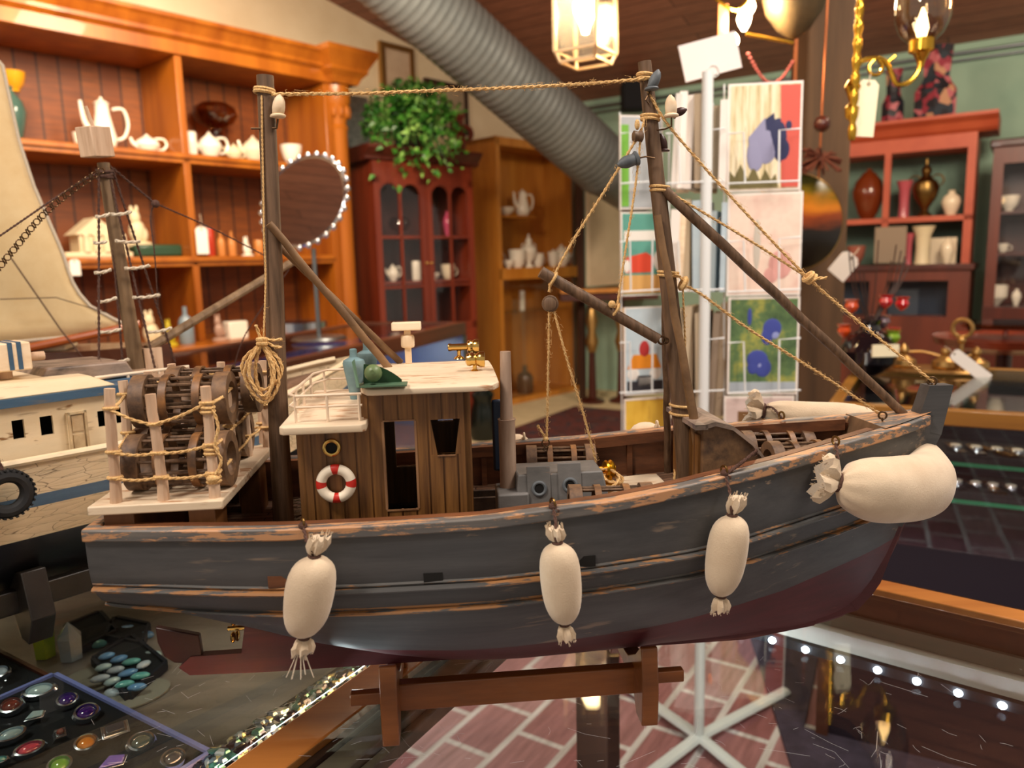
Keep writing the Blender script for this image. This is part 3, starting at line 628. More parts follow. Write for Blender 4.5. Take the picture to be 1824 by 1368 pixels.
# ---------------- lobster traps
TRL, TRR = .070, .0203
def trap_proto():
    t = thing('lobster_trap', 'x', 'lobster trap', Matrix()); L, R = TRL, TRR; c = R
    for x in (-L/2, L/2-.0105):
        m = MB(); m.ringpipe((x,0,c), (x+.0105,0,c), R, R*.62); m.build('end_ring', 'trap_wood', t)
    for x in (-.014, .010):
        m = MB(); m.ringpipe((x,0,c), (x+.0055,0,c), R*.98, R*.9); m.build('hoop', 'trap_band', t)
    for i in range(12):
        a = 2*math.pi*i/12+.2; m = MB(); m.cyl((-L/2+.004, R*.84*math.cos(a), c+R*.84*math.sin(a)), (L/2-.004, R*.84*math.cos(a), c+R*.84*math.sin(a)), .0012, n=6); m.build('slat', 'spar_wood', t)
    return t
tp = trap_proto(); first = [True]
def put_trap(p, label, group, rz=0, roll=0, s=1.0):
    mm = BM @ Matrix.Translation(V(p)) @ Matrix.Rotation(rz, 4, 'Z') @ Matrix.Rotation(0, 4, 'X')
    if roll: mm = mm @ Matrix.Translation((0,0,TRR)) @ Matrix.Rotation(roll, 4, 'X') @ Matrix.Translation((0,0,-TRR))
    if s != 1: mm = mm @ Matrix.Scale(s, 4)
    if first[0]: first[0] = False; tp.matrix_world = mm; o = tp
    else: o = copy_tree(tp, mm)
    o['label'] = label; o['group'] = group; return o
g_ = 'round slatted lobster traps stacked on the stern platform'
cx_ = -.249
put_trap((cx_+.009,-.045,PZ), 'front trap of the bottom row on the stern platform', g_, 0, .1)
put_trap((cx_,-.002,PZ), 'middle trap of the bottom row on the stern platform, mostly hidden', g_, 0, .3)
put_trap((cx_,.043,PZ), 'rear trap of the bottom row on the stern platform', g_, 0, .2)
put_trap((cx_+.008,-.024,PZ+.0415), 'brown slatted trap on top of the stern stack, front one', g_, .03, .5, .97)
put_trap((cx_+.018,.019,PZ+.0415), 'brown slatted trap on top of the stern stack, rear one', g_, .02, .7, .97)
g2 = 'round slatted lobster traps lying on the deck'
q = bZ(1082, 905, .178); put_trap((q.x+.002, -.066, .161), 'trap half hidden behind the near rail beside the grey casing', g2, -.08, 0, .88)
q = bZ(995, 812, .18); put_trap((q.x, .075, .157), 'weathered trap against the far bulwark behind the grey casing', g2, -.09, .2, .9)
put_trap((.247, -.006, .172), 'rusty trap on the foredeck nearest the canvas bow fender', g2, -.02, .2, .88)
put_trap((.240, .033, .172), 'rusty trap against the far bulwark near the bow', g2, -.05, .5, .88)

# ---------------- lifebuoy
l = bY(599, 861, -.066); m = MB(); R, r = .0105, .0037
for k in range(8):
    a = k*math.pi/4+ (math.pi/2-.22); m.mi = 1 if k % 2 == 0 else 0
    a0, a1 = (a, a+.44) if k % 2 == 0 else (a-math.pi/4+.44, a+math.pi/4)
    m.torus((l.x, -HY-.0045, l.z), R, r, (0,1,0), 8, 12, a0=a0, a1=a1)
solo(m.build('lifebuoy', None, mats=['life_white', 'life_red']), 'white lifebuoy with red bands hung on the wheelhouse wall', 'lifebuoy', m=BM)

# ---------------- canvas fenders
def fender(top, bot, R, ring, label, tail=1.0, seed=0):
    """vertical bag from top tie to bottom tie, in boat space"""
    random.seed(seed); top, bot = V(top), V(bot); L = (top-bot).length; d = (bot-top)/L
    t = thing('hanging_fender', label, 'fender', BM @ Matrix.Translation(top), 'white cloth fenders hanging along the near side')
    ring = V(ring)-top
    nn = 32; prof = [(.0,.14),(.03,.45),(.09,.74),(.2,.95),(.4,1.0),(.62,.97),(.8,.86),(.92,.62),(.97,.4),(1.0,.16)]
    m = MB(); vs = []
    for h, r in prof:
        for j in range(nn):
            a = 2*math.pi*j/nn; pleat = 1+.07*math.sin(9*a+seed)*(1-min(1, min(h, 1-h)*5)) + .02*noise.noise(V((math.cos(a)*2, math.sin(a)*2, h*4+seed)))
            vs.append(d*(h*L)+V((math.cos(a)*r*R*pleat, math.sin(a)*r*R*.85*pleat, 0)))
    m.add(vs, [(i*nn+j, i*nn+(j+1) % nn, (i+1)*nn+(j+1) % nn, (i+1)*nn+j) for i in range(len(prof)-1) for j in range(nn)])
    m.build('bag', 'fender_cloth', t, sub=1)
    def frill(o, dr, s):
        m = MB(); vs = []
        pr = [(0,.16),(.25,.42),(.6,.55),(1.0,.48)]
        for h, r in pr:
            for j in range(nn):
                a = 2*math.pi*j/nn; w_ = 1+.22*math.sin(5*a+seed+h)+.1*math.sin(11*a); vs.append(o+dr*(h*s*(1+.12*math.sin(7*a+seed)))+V((math.cos(a)*r*R*w_*.75, math.sin(a)*r*R*w_*.6, 0)))
        m.add(vs, [(i*nn+j, i*nn+(j+1) % nn, (i+1)*nn+(j+1) % nn, (i+1)*nn+j) for i in range(3) for j in range(nn)]+[tuple(range(3*nn, 4*nn))])
        for j in range(26):
            a = random.uniform(0, 6.28); p = o+dr*s+V((math.cos(a)*R*.4, math.sin(a)*R*.3, 0)); m.tube([p, p+dr*random.uniform(.001,.004)+V((random.uniform(-.001,.001), 0, 0))], .00025, 3)
        return m.build('gathered_end', 'fender_cloth', t)
    frill(V((0,0,0)), -d+V((.15 if seed % 2 else -.1,0,0)), .0125*tail); frill(d*L, d+V((.05,0,0)), .0115)
    m = MB(); m.torus(d*L, R*.2, .001, d); m.build('tie', 'dark_twine', t)
    m = MB(); m.torus((0,0,0), R*.2, .0011, d); 
    hk = ring; rope(m, [V((0,-.001,0)), V((-.002,-.003,.006)), hk*.6+V((0,-.004,0)), hk], .0014, 90); m.ball(hk, .003)
    rope(m, [hk, hk+V((.004,-.002,-.003))], .0012, 40); m.build('tie', 'dark_twine', t)
    if seed == 1:
        m = MB()
        for k in range(7):
            p = d*L+d*.011; a = random.uniform(-1, 1); m.tube(spline([p+V((a*.003,0,0)), p+V((a*.006,-.002,-.006)), p+V((a*.011,-.003,-.014-random.random()*.004))], 3), .0004, 4)
        m.build('loose_threads', 'rope_white', t)
    m = MB(); m.torus(hk+V((0,.001,.002)), .0032, .0008, (1,.4,0)); m.cyl(hk+V((0,.001,-.004)), hk+V((0,.001,0)), .0008); m.build('hook', 'bronze', t)
def rail_at(px, py):
    y = -.1
    for _ in range(8): l = bY(px, py, y); y = -hb(l.x)
    return V((l.x, y, zr(l.x)+.004))
fender(bY(560,990,-.124), bY(541,1135,-.119), .0165, rail_at(540,944), 'leftmost hanging white fender with loose threads at its lower end', seed=1)
fender(bY(993,966,-.119), bY(1006,1112,-.116), .0142, rail_at(985,915), 'middle hanging white fender, under the grey engine casing', .8, seed=2)
fender(bY(1304,917,-.098), bY(1284,1062,-.094), .0150, rail_at(1290,872), 'rightmost hanging white fender, nearest the bow', seed=3)
m = MB(); k = rail_at(1296,872); rope(m, [k, k+V((.012,.004,.006)), k+V((.024,.006,.014))], .0016, 120, 3)
m.build('loose_tie', 'dark_twine', boat)
# big bow fender wrapped round the stem
ctl = [(.240,-.076,.192,.0075),(.247,-.077,.190,.017),(.262,-.074,.186,.0235),(.290,-.064,.180,.026),(.320,-.047,.1755,.0265),(.342,-.026,.173,.0265),(.354,.0,.175,.0255),(.352,.026,.183,.0245),(.340,.046,.194,.023),(.315,.060,.204,.021),(.285,.070,.209,.0165),(.262,.080,.213,.012),(.250,.084,.215,.006)]
cp = spline([c[:3] for c in ctl], 4); rr = [v.x for v in spline([(c[3],0,0) for c in ctl], 4)]
bf = thing('bow_fender', 'fat canvas fender wrapped around the bow of the grey boat', 'fender', BM @ Matrix.Translation((.36,0,.15)))
sh = V((-.36,0,-.15)); cp = [p+sh for p in cp]; m = MB(); nn = 28; vs = []
for i, p in enumerate(cp):
    d = (cp[min(i+1,len(cp)-1)]-cp[max(i-1,0)]).normalized(); x = d.cross(V((0,0,1))).normalized(); y = x.cross(d)
    for j in range(nn):
        a = 2*math.pi*j/nn; e = min(i, len(cp)-1-i)/6; wv = 1+.11*math.sin(9*a)*max(0, 1-e*.8)+.06*noise.noise(V((i*.25, math.cos(a)*1.5, math.sin(a)*1.5)))
        vs.append(p+x*(math.cos(a)*rr[i]*wv*.86)+y*(math.sin(a)*rr[i]*wv))
m.add(vs, [(i*nn+j, i*nn+(j+1) % nn, (i+1)*nn+(j+1) % nn, (i+1)*nn+j) for i in range(len(cp)-1) for j in range(nn)]+[tuple(range(nn))[::-1], tuple(range((len(cp)-1)*nn, len(cp)*nn))])
m.build('bag', 'fender_cloth', bf, sub=1, ang=80)
random.seed(11)
for i0, sg in ((0, -1), (len(cp)-1, 1)):
    p = cp[i0]; d = (cp[i0]-cp[i0+(1 if i0 == 0 else -1)]).normalized(); x = d.cross(V((0,0,1))).normalized(); y = x.cross(d); m = MB(); vs = []
    for h, r in ((0,.005),(.004,.011),(.009,.0165),(.014,.0165)):
        for j in range(36):
            a = 2*math.pi*j/36; w_ = 1+.2*math.sin(6*a+h*90)+.12*math.sin(13*a); vs.append(p+d*(h*(1+.25*math.sin(5*a)))+x*(math.cos(a)*r*w_*.7)+y*(math.sin(a)*r*w_))
    m.add(vs, [(i*36+j, i*36+(j+1) % 36, (i+1)*36+(j+1) % 36, (i+1)*36+j) for i in range(3) for j in range(36)]+[tuple(range(108,144))])
    for j in range(90):
        a = random.uniform(0, 6.28); q = p+d*.011+x*(math.cos(a)*.011)+y*(math.sin(a)*.0155); m.tube([q, q+d*random.uniform(.001,.006)+y*random.uniform(-.002,.002)], .0003, 3)
    m.build('gathered_end', 'fender_cloth', bf)
    m = MB(); m.torus(p, .0062, .0014, d); h_ = V((.250,-hb(.25),zr(.25)+.004))+sh if sg < 0 else V((.252,hb(.252),zr(.25)+.004))+sh
    rope(m, [p+V((0,0,.004)), (p+h_)/2+V((0,0,.006)), h_], .0014, 90); m.build('tie', 'dark_twine', bf)
    m = MB(); m.torus(h_+V((0,0,.002)), .0034, .0009, (1,.3,0)); m.build('hook', 'bronze', bf)
# small far-side fender ends peeping over the rail
for (px, py) in ((1158,762), (935,782)):
    q = bZ(px, py, .2); m = MB(); y = hb(q.x)+.012; m.ball((q.x-.006, y, zr(q.x)-.006), (.016,.010,.012)); m.torus((q.x+.002, hb(q.x), zr(q.x)+.006), .003, .001, (1,0,0)); m.ball((q.x+.002, hb(q.x), zr(q.x)+.003), .003)
    solo(m.build('hanging_fender', 'fender_cloth'), 'top of a far side fender beyond the rail, %s' % ('near the fore mast' if px > 1000 else 'behind the exhaust pipe'), 'fender', 'fenders on the far side', m=BM)

# ---------------- display cradle
st = thing('boat_cradle', 'brown varnished wooden cradle carrying the grey fishing boat', 'display stand', BM)
for xc, dx in ((-.100, 0), (.100, 0)):
    m = MB(); pr = [(-.066,0),(-.048,0),(-.040,.012),(-.03,.02),(.03,.02),(.040,.012),(.048,0),(.066,0),(.068,.03),(.064,.064),(.060,.064),(.045,.050),(.02,.036),(0,.033),(-.02,.036),(-.045,.050),(-.060,.064),(-.064,.064),(-.068,.03)]
    m.prism([(xc-.0065, y, z) for y, z in pr], (0,0,0), (.013,0,0)); m.build('cradle_leg', 'stand_wood', st, bev=.001)
m = MB(); m.bb((-.095,-.042,.0135), (.095,-.032,.036)); m.build('stretcher', 'stand_wood', st, bev=.001)
m = MB(); m.bb((-.132,-.041,.020), (.135,-.033,.030)); m.build('tenon', 'stand_wood', st, bev=.0008)
# ============================================================ THE SHOP
class Frame:
    """upright frame: x along the front (to the right), y into the depth, z up from the floor"""
    def __init__(s, p, ang, z0=0.0):   # ang: heading of x axis, degrees clockwise from +Y
        a = math.radians(ang); s.x = V((math.sin(a), math.cos(a), 0)); s.y = V((0,0,1)).cross(s.x); s.o = V((p[0], p[1], z0))
        m = Matrix((s.x, s.y, V((0,0,1)))).transposed().to_4x4(); m.translation = s.o; s.M = m; s.I = m.inverted()
    def Y(s, px, py, y=0.0): return s.I @ onP(px, py, s.o+s.y*y, s.y)
    def X(s, px, py, x): return s.I @ onP(px, py, s.o+s.x*x, s.x)
    def Z(s, px, py, z): return s.I @ onZ(px, py, s.o.z+z)
    def W(s, p): return s.M @ V(p)
def heading(a, b): d = V(b)-V(a); return math.degrees(math.atan2(d.x, d.y))

grain('cream_wall', '#e2cca8', '#efdcbb', 3, rough=.9, bmp=.05)
grain('mint_wall', '#8fae9c', '#a2bda9', 2, rough=.9, bmp=.05)
plankmat('ceiling_boards', '#a8705a', '#95604c', '#5c3a2e', 4.0, .14, .006)
plankmat('tile_floor', '#a05a5c', '#c79c9c', '#eae2e0', .21, .15, .010)
grain('path_floor', '#c7b48d', '#d9c8a2', 8, rough=.8, bmp=.05)
grain('duct_metal', '#5c6162', '#7e8384', 2, rough=.5, metal=.5, bmp=.05)
grain('pine', '#85420c', '#b2681b', 7, (1,1,.08), .35, bmp=.1, coat=.2)
grain('pine_dark', '#7d3a12', '#b0602a', 7, (1,1,.08), .45, bmp=.1)
grain('oak', '#b06a1e', '#cd8a35', 9, (1,1,.15), .4, bmp=.1, coat=.2)
grain('mahogany', '#551c0e', '#7a2f17', 8, (1,1,.1), .35, bmp=.1, coat=.3)
grain('dark_mahogany', '#33120b', '#542013', 8, (1,1,.1), .35, bmp=.1, coat=.2)
grain('coral_paint', '#a9472c', '#b85636', 6, rough=.5, bmp=.03)
grain('post_wood', '#3d2c1c', '#684c33', 9, (1,1,.08), .8, bmp=.6, bd=.01)
grain('brown_wood', '#3f2115', '#6a3a24', 12, (.1,1,1), .35, bmp=.1, coat=.2)
grain('strip_wood', '#9a5a26', '#c98642', 22, (.07,1,1), .35, bmp=.2, coat=.3)
grain('apron_wood', '#4e4136', '#7b6a5a', 30, (.06,1,1), .5, bmp=.3)
grain('dark_wood', '#2b1a13', '#46291c', 20, (1,1,.1), .5)
plain('porcelain', '#efe6d6', .18, coat=.5); plain('ivory', '#d9c9a6', .45); plain('black_cloth', '#0e0e14', .9); plain('navy_cloth', '#10121f', .8)
plain('silver', '#d8dce4', .18, 1); plain('steel', '#8b9297', .35, 1); plain('gold', '#d8a83c', .22, 1); plain('gilt', '#b9935a', .35, .9)
plain('white_wire', '#dfe3e2', .4); plain('card_white', '#eee6dd', .7); plain('tag_cream', '#f1e6c4', .7)
pane('clear_glass'); pane('table_glass', '#eef4f2', 1.15); pane('shade_glass', '#f6efe4', 2.2)
plain('bulb', '#ffe2b0', .4, emit=28); plain('led', '#e8f0ff', .4, emit=45); plain('warm_lamp', '#ffd79a', .4, emit=10)
plain('green_edge', '#1d7a56', .2, emit=0)
plain('mirror', '#f0f0f0', .02, 1)
def pot(name, c, rough=.25, metal=0): return name if name in MT else (plain(name, c, rough, metal, coat=.3) and name)

def swz(name):
    nt = MT[name].node_tree; mp = nt.nodes['Mapping']; tc = nt.nodes['Texture Coordinate']; s_ = nt.nodes.new('ShaderNodeSeparateXYZ'); c_ = nt.nodes.new('ShaderNodeCombineXYZ')
    nt.links.new(tc.outputs['Object'], s_.inputs[0]); nt.links.new(s_.outputs[2], c_.inputs[0]); nt.links.new(s_.outputs[0], c_.inputs[1]); nt.links.new(c_.outputs[0], mp.inputs[0])
# ---- shell
HF = Frame(onD(160,455,3.9), 41)          # pine hutch front plane
RF = Frame(onD(1650,455,5.2), 123.6)      # red hutch front plane
OK_ = Frame(onD(880,242,6.44), 44)
BWf = Frame(RF.W((0,.75,0)), 123.6)       # back wall plane
WLy = .78
WL = Frame(HF.W((0,WLy,0)), 41)
m = MB(); m.bb((-5, 0, 0), (5.9, .1, 4.6)); o = struct(m.build('wall_left', 'cream_wall')); o.matrix_world = WL.M
m = MB(); m.bb((-3.2, 0, 0), (3.6, .1, 3.6)); o = struct(m.build('wall_back', 'mint_wall')); o.matrix_world = BWf.M
m = MB(); m.bb((-6,-2,-.05), (7,10,0)); struct(m.build('floor', 'path_floor')); 
TF = Frame((0,0,0), 38.5)
m = MB(); m.bb((-3.4,-3.2,0), (2.9,1.6,.004)); o = struct(m.build('floor_tiles', 'tile_floor')); o.matrix_world = Frame((0,0,0), 33).M @ Matrix.Rotation(0, 4, 'Z')
# sloping board ceiling, lowest at the back wall
yb = 0
m = MB(); m.add([(-6,.05,2.72),(4.2,.05,2.72),(4.2,-9.5,4.72),(-6,-9.5,4.72),(-6,.05,2.80),(4.2,.05,2.80),(4.2,-9.5,4.80),(-6,-9.5,4.80)], [(0,1,2,3),(7,6,5,4),(0,4,5,1),(1,5,6,2),(2,6,7,3),(3,7,4,0)])
o = struct(m.build('ceiling', 'ceiling_boards', smooth=False)); o.matrix_world = BWf.M
m = MB()
for dz, r in ((2.66,.014),(2.61,.01)): m.cyl((-3,-.03,dz), (3.6,-.03,dz), r)
o = m.build('wall_pipes', 'steel'); o.matrix_world = BWf.M; struct(o); o.name = 'trim_1'

# ---- round duct
A, B2 = onD(745,0,4.2), onD(1072,292,5.3); d = (B2-A).normalized(); A0 = A-d*1.2; L = (B2-A0).length
m = MB(); k = int(L/.05); r0 = .205; P = []; R = []
for i in range(k+1):
    for q, rr in ((0, 0), (.02, 0), (.028, .003), (.036, .003), (.044, 0)): P.append(A0+d*(i*.05+q)); R.append(r0+rr)
m.tube(P, r0, 40, rs=R, cap=True); duct = thing('ventilation_duct', 'large grey spiral ventilation duct slanting down under the ceiling', 'duct', A0)
o = m.build('duct_pipe', 'duct_metal', ang=25); o.parent = duct; o.matrix_parent_inverse = duct.matrix_world.inverted()
m = MB(); m.ball(P[-1], .212, 24, 14); m.cyl(P[-1], P[-1]+V((.32,.5,-.12)), .205, n=32); o = m.build('duct_elbow', 'duct_metal', duct); o.matrix_parent_inverse = duct.matrix_world.inverted()

# ---- generic furniture helper
def hollow(name, fr, x0, x1, y1, z0, z1, t, mat, back, parent):
    m = MB(); m.bb((x0,0,z0),(x0+t,y1,z1)); m.bb((x1-t,0,z0),(x1,y1,z1)); m.bb((x0+t,0,z0),(x1-t,y1,z0+t)); m.bb((x0+t,0,z1-t),(x1-t,y1,z1)); m.build(name, mat, parent)
    m = MB(); m.bb((x0+t,y1-.015,z0+t),(x1-t,y1,z1-t)); return m.build('back_panel', back, parent)

# ---- pine hutch
hutch = thing('display_hutch', 'tall open pine dresser full of china along the left wall', 'hutch', HF.M)
hz = lambda px, py, y=0: HF.Y(px, py, y)
zc0 = hz(300,96).z; s1 = hz(160,257).z; s2 = hz(400,456).z; s3 = HF.Z(400,592,0).z
xd0, xd1 = hz(334,300).x-.02, hz(334,300).x+.02; xr = hz(597,300).x; xl = hz(-60,300).x; ct = HF.Y(470,596,.0).z
for name, a, b_ in (('upright', (xd0,0,ct), (xd1,.42,zc0)), ('upright', (xl-.04,0,ct), (xl,.42,zc0)), ('upright', (xr-.05,.0,ct), (xr,.42,zc0))):
    m = MB(); m.bb(a, b_); m.build(name, 'pine', hutch, bev=.004)
plankmat('pine_boards', '#7c3d0c', '#8f4d12', '#401d06', 6, .105, .006); swz('pine_boards')
m = MB(); m.bb((xl,.42,ct), (xr,.44,zc0+.05)); m.build('back_panel', 'pine_boards', hutch)
for z in (s1, s2):
    m = MB(); m.bb((xl,-.0,z-.055), (xr-.05,.42,z)); m.bb((xl,-.015,z-.03), (xr-.05,0,z-.004)); m.build('shelf', 'pine', hutch, bev=.004)
m = MB()
pr = [(0,zc0),(-.02,zc0+.005),(-.02,zc0+.07),(-.05,zc0+.09),(-.05,zc0+.11),(-.08,zc0+.15),(-.10,zc0+.165),(-.10,zc0+.185),(.44,zc0+.185),(.44,zc0)]
m.prism([(xl,y,z) for y, z in pr], (0,0,0), (xr-xl-.03,0,0)); m.build('cornice', 'pine', hutch, smooth=False)
xc0, xc1 = xr-.03, hz(632,300).x
m = MB(); m.lathe([(.075,ct),(.075,ct+.05),(.06,ct+.07),(.06,zc0-.28),(.07,zc0-.26),(.055,zc0-.24),(.08,zc0-.12),(.09,zc0-.1),(.09,zc0)], ((xc0+xc1)/2, .03, 0), n=14)
for i in range(10): a = i*.63; m.ball(((xc0+xc1)/2+.07*math.cos(a), .03+.07*math.sin(a), zc0-.16), (.02,.02,.045), 8, 6)
m.build('pilaster', 'pine', hutch)
m = MB(); q = .02; pr = [(-.02,0),(.0,.0),(.02,.04),(.05,.07),(.05,.09),(.08,.14),(.10,.17),(.10,.20)]
for i in range(len(pr)-1):
    (a0, h0), (a1, h1) = pr[i], pr[i+1]
    m.hexa([(xc0-a0,-.08-a0,zc0+h0),(xc1+a0,-.08-a0,zc0+h0),(xc1+a0,.4,zc0+h0),(xc0-a0,.4,zc0+h0),(xc0-a1,-.08-a1,zc0+h1+.001),(xc1+a1,-.08-a1,zc0+h1+.001),(xc1+a1,.4,zc0+h1+.001),(xc0-a1,.4,zc0+h1+.001)])
m.build('capital', 'pine', hutch, smooth=False)
m = MB(); m.bb((xl-.05,-.30,ct-.05), (xc1+.06,.44,ct)); m.build('counter_board', 'pine', hutch, bev=.006)
m = MB(); m.bb((xl,-.26,.08), (xc1,.42,ct-.05)); m.build('base_cabinet', 'pine_dark', hutch)
for i in range(4):
    a = lerp(xl, xc1, i/4)+.03; b_ = lerp(xl, xc1, (i+1)/4)-.03; m = MB(); m.bb((a,-.275,.14), (b_,-.26,ct-.12)); dr = m.build('door', 'pine', hutch, bev=.004); m = MB(); m.ball((b_-.05,-.285,ct*.55), .015); m.build('knob', 'brass', dr)

# ---- china
def vessel(fr, px, py, y, z, hpx, wpx, kind, mat, name, label, cat, group=None, z_on=None):
    """px,py: where its base stands in the photo; y: how deep on the shelf; z: shelf height"""
    p = fr.Y(px, py, y); wp = fr.W((p.x, y, z)); dep = (wp-CAM).dot(Fv); h = hpx*dep/FPX; w = wpx*dep/FPX/2
    mm = Matrix.Translation(wp) @ fr.M.to_3x3().to_4x4(); t = thing(name, label, cat, mm, group); m = MB(); mt = mat
    P = {'pot': [(.5,0),(.62,.03),(.8,.2),(.62,.45),(.45,.7),(.42,.86),(.5,.9)], 'tea': [(.45,0),(.5,.03),(.85,.25),(1,.45),(.85,.65),(.5,.8)], 'bowl': [(.45,0),(.4,.08),(.8,.4),(.95,.75),(1,1),(.93,1),(.7,.4),(.3,.15)],
         'vase': [(.45,0),(.5,.03),(.85,.35),(1,.55),(.8,.75),(.35,.88),(.3,.94),(.42,1)], 'cup': [(.5,0),(.7,.15),(.9,.5),(1,1),(.93,1),(.8,.5),(.3,.15)],
         'urn': [(.6,0),(.5,.05),(.25,.1),(.3,.16),(.8,.32),(1,.48),(.85,.6),(.4,.68),(.3,.74),(.4,.78),(.35,.84),(.12,.9),(.1,1)], 'tall': [(.7,0),(.62,.08),(.58,.4),(.65,.75),(1,1),(.92,1),(.5,.7)],
         'drop': [(.35,0),(.6,.12),(.95,.42),(1,.55),(.8,.75),(.4,.9),(.12,.97),(.16,1)], 'globe': [(.3,0),(.25,.1),(.3,.2),(.8,.4),(1,.62),(.9,.85),(.6,1)], 'disc': [(.2,0),(.95,.4),(1,1),(.9,1),(.2,.3)],
         'box': None, 'cyl': [(.9,0),(1,.05),(1,.95),(.9,1)], 'bottle': [(.9,0),(1,.05),(1,.55),(.8,.68),(.3,.78),(.28,1)], 'figure': None}[kind]
    if P:
        k = .82 if kind in ('pot','tea') else 1
        m.lathe([(r*w*k if kind in ('pot','tea') else r*w, z_*h) for r, z_ in P], n=24); m.build('body', mt, t)
        if kind in ('pot','tea'):
            m = MB(); m.lathe([(.5*w*k,.88*h if kind == 'pot' else .78*h),(.3*w*k,.94*h if kind == 'pot' else .88*h),(.08*w,.96*h),(.1*w,.99*h),(.02*w,1.02*h)]); m.build('lid', mt, t)
            m = MB(); hh = h*.5; m.tube(spline([(w*.55,0,h*.8),(w*1.15,0,h*.82),(w*1.35,0,h*.55),(w*1.1,0,h*.3),(w*.7,0,h*.22)]), w*.09, 8); m.build('handle', mt, t)
            m = MB(); q = spline([(-w*.5,0,h*.3),(-w*.95,0,h*.5),(-w*1.1,0,h*.78 if kind == 'tea' else h*.9)]); m.tube(q, w*.1, 8, rs=[lerp(w*.2, w*.08, i/(len(q)-1)) for i in range(len(q))]); m.build('spout', mt, t)
        if kind == 'cup':
            m = MB(); m.torus((w*1.05,0,h*.5), h*.28, w*.08, (0,1,0)); m.build('handle', mt, t)
        if kind == 'urn':
            for s_ in (-1, 1): m = MB(); m.torus((s_*w*.8,0,h*.62), h*.1, w*.06, (0,1,0)); m.build('handle', mt, t)
    elif kind == 'box':
        m.bb((-w,-w*.7,0),(w,w*.7,h)); m.build('body', mt, t, bev=w*.12)
    elif kind == 'figure':
        m.lathe([(w,0),(w,.06*h),(w*.8,.1*h),(w*.7,.12*h)]); m.build('base', mt, t)
        m = MB(); m.ball((-w*.1,0,.38*h), (w*.62,w*.5,.3*h)); m.ball((-w*.2,0,.72*h), (w*.42,w*.38,.2*h)); m.ball((w*.3,0,.3*h), (w*.4,w*.4,.2*h)); m.ball((-w*.4,0,.92*h), (w*.14,w*.12,.1*h)); m.ball((w*.0,0,.93*h), (w*.14,w*.12,.1*h)); m.build('body', mt, t)
    return t
pot('yellow_glass', '#c78a1c', .1); pot('teal_glass', '#3f5a52', .1); pot('amber_glaze', '#6b2d12', .2); pot('pink_glaze', '#b0525c'); pot('red_paint2', '#b5371f'); pot('green_box', '#20402a', .5); pot('smoke', '#5a3a24', .1)
pane('smoke_glass', '#c7a17f', 3.0); pot('orange_wood', '#c07a3a', .5); pot('floral', '#e3d3b8', .2); pot('blue_grey', '#7f8f9a', .3); pot('yellow_fig', '#b7a41e', .4)
vessel(HF, 22, 208, .16, s1, 95, 46, 'vase', 'teal_glass', 'glass_vase', 'dark glass vase with amber flowers at the left end of the top shelf', 'vase')
t = vessel(HF, 22, 130, .16, s1+.24, 34, 40, 'bowl', 'yellow_glass', 'glass_flower', 'amber glass blossom above the dark vase on the top shelf', 'glass flower')
vessel(HF, 187, 250, .16, s1, 90, 64, 'pot', 'porcelain', 'coffee_pot', 'tall white porcelain coffee pot on the upper shelf of the pine dresser', 'coffee pot')
vessel(HF, 146, 247, .22, s1, 30, 30, 'cup', 'porcelain', 'creamer', 'small white creamer left of the tall coffee pot', 'creamer')
t = vessel(HF, 262, 254, .16, s1, 34, 52, 'tea', 'porcelain', 'sugar_bowl', 'lidded white sugar bowl right of the tall coffee pot', 'sugar bowl')
G1 = 'white porcelain pieces on the right half of the upper shelf'
vessel(HF, 341, 266, .10, s1, 42, 20, 'cyl', 'porcelain', 'jar', 'narrow white jar just right of the dresser divider', 'jar', G1)
vessel(HF, 374, 268, .14, s1, 46, 52, 'tea', 'porcelain', 'teapot', 'round white teapot under the smoky glass globe', 'teapot', G1)
vessel(HF, 384, 225, .28, s1+.16, 55, 78, 'globe', 'smoke_glass', 'glass_globe', 'smoky clear glass compote above the round white teapot', 'compote')
t = vessel(HF, 384, 262, .3, s1, 46, 30, 'cyl', 'smoke_glass', 'glass_stand', 'smoky glass pedestal behind the round white teapot', 'pedestal')
vessel(HF, 417, 272, .14, s1, 30, 34, 'tea', 'ivory', 'jar', 'small plain cream pot right of the round teapot', 'jar', G1)
vessel(HF, 452, 272, .14, s1, 46, 52, 'tea', 'floral', 'teapot', 'flowered teapot half hidden by the aft mast', 'teapot', G1)
vessel(HF, 520, 283, .14, s1, 36, 38, 'bowl', 'porcelain', 'bowl', 'white and red bowl behind the round vanity mirror', 'bowl', G1)
# shelf 2
cot = vessel(HF, 178, 452, .16, s2, 1, 1, 'box', 'ivory', 'cottage_figurine', 'cream cottage figurine with figures on the middle shelf', 'figurine')
for c in list(cot.children): bpy.data.objects.remove(c)
sc_ = 3.8/FPX; m = MB(); m.bb((-.19,-.06,0),(.15,.10,.03)); m.build('base', 'ivory', cot, bev=.008)
m = MB(); m.bb((-.11,-.04,.03),(.08,.09,.13)); m.build('house', 'ivory', cot)
m = MB(); m.prism([(-.13,-.05,.12),(-.02,-.05,.21),(.10,-.05,.12)], (0,0,0), (0,.16,0)); m.build('roof', 'ivory', cot)
m = MB()
for x in (-.08,-.03,.02,.11): m.lathe([(.02,.03),(.016,.08),(.012,.1),(.014,.115),(.002,.13)], (x,-.05,0), n=10)
for c_ in (-.08,): pass
m.build('figures', 'ivory', cot)
vessel(HF, 250, 447, .2, s2+.06, 70, 46, 'figure', 'ivory', 'figurine', 'cream animal group figurine on a dark green box', 'figurine')
vessel(HF, 272, 447, .2, s2, 22, 84, 'box', 'green_box', 'gift_box', 'flat dark green box under the cream animal figurine', 'box')
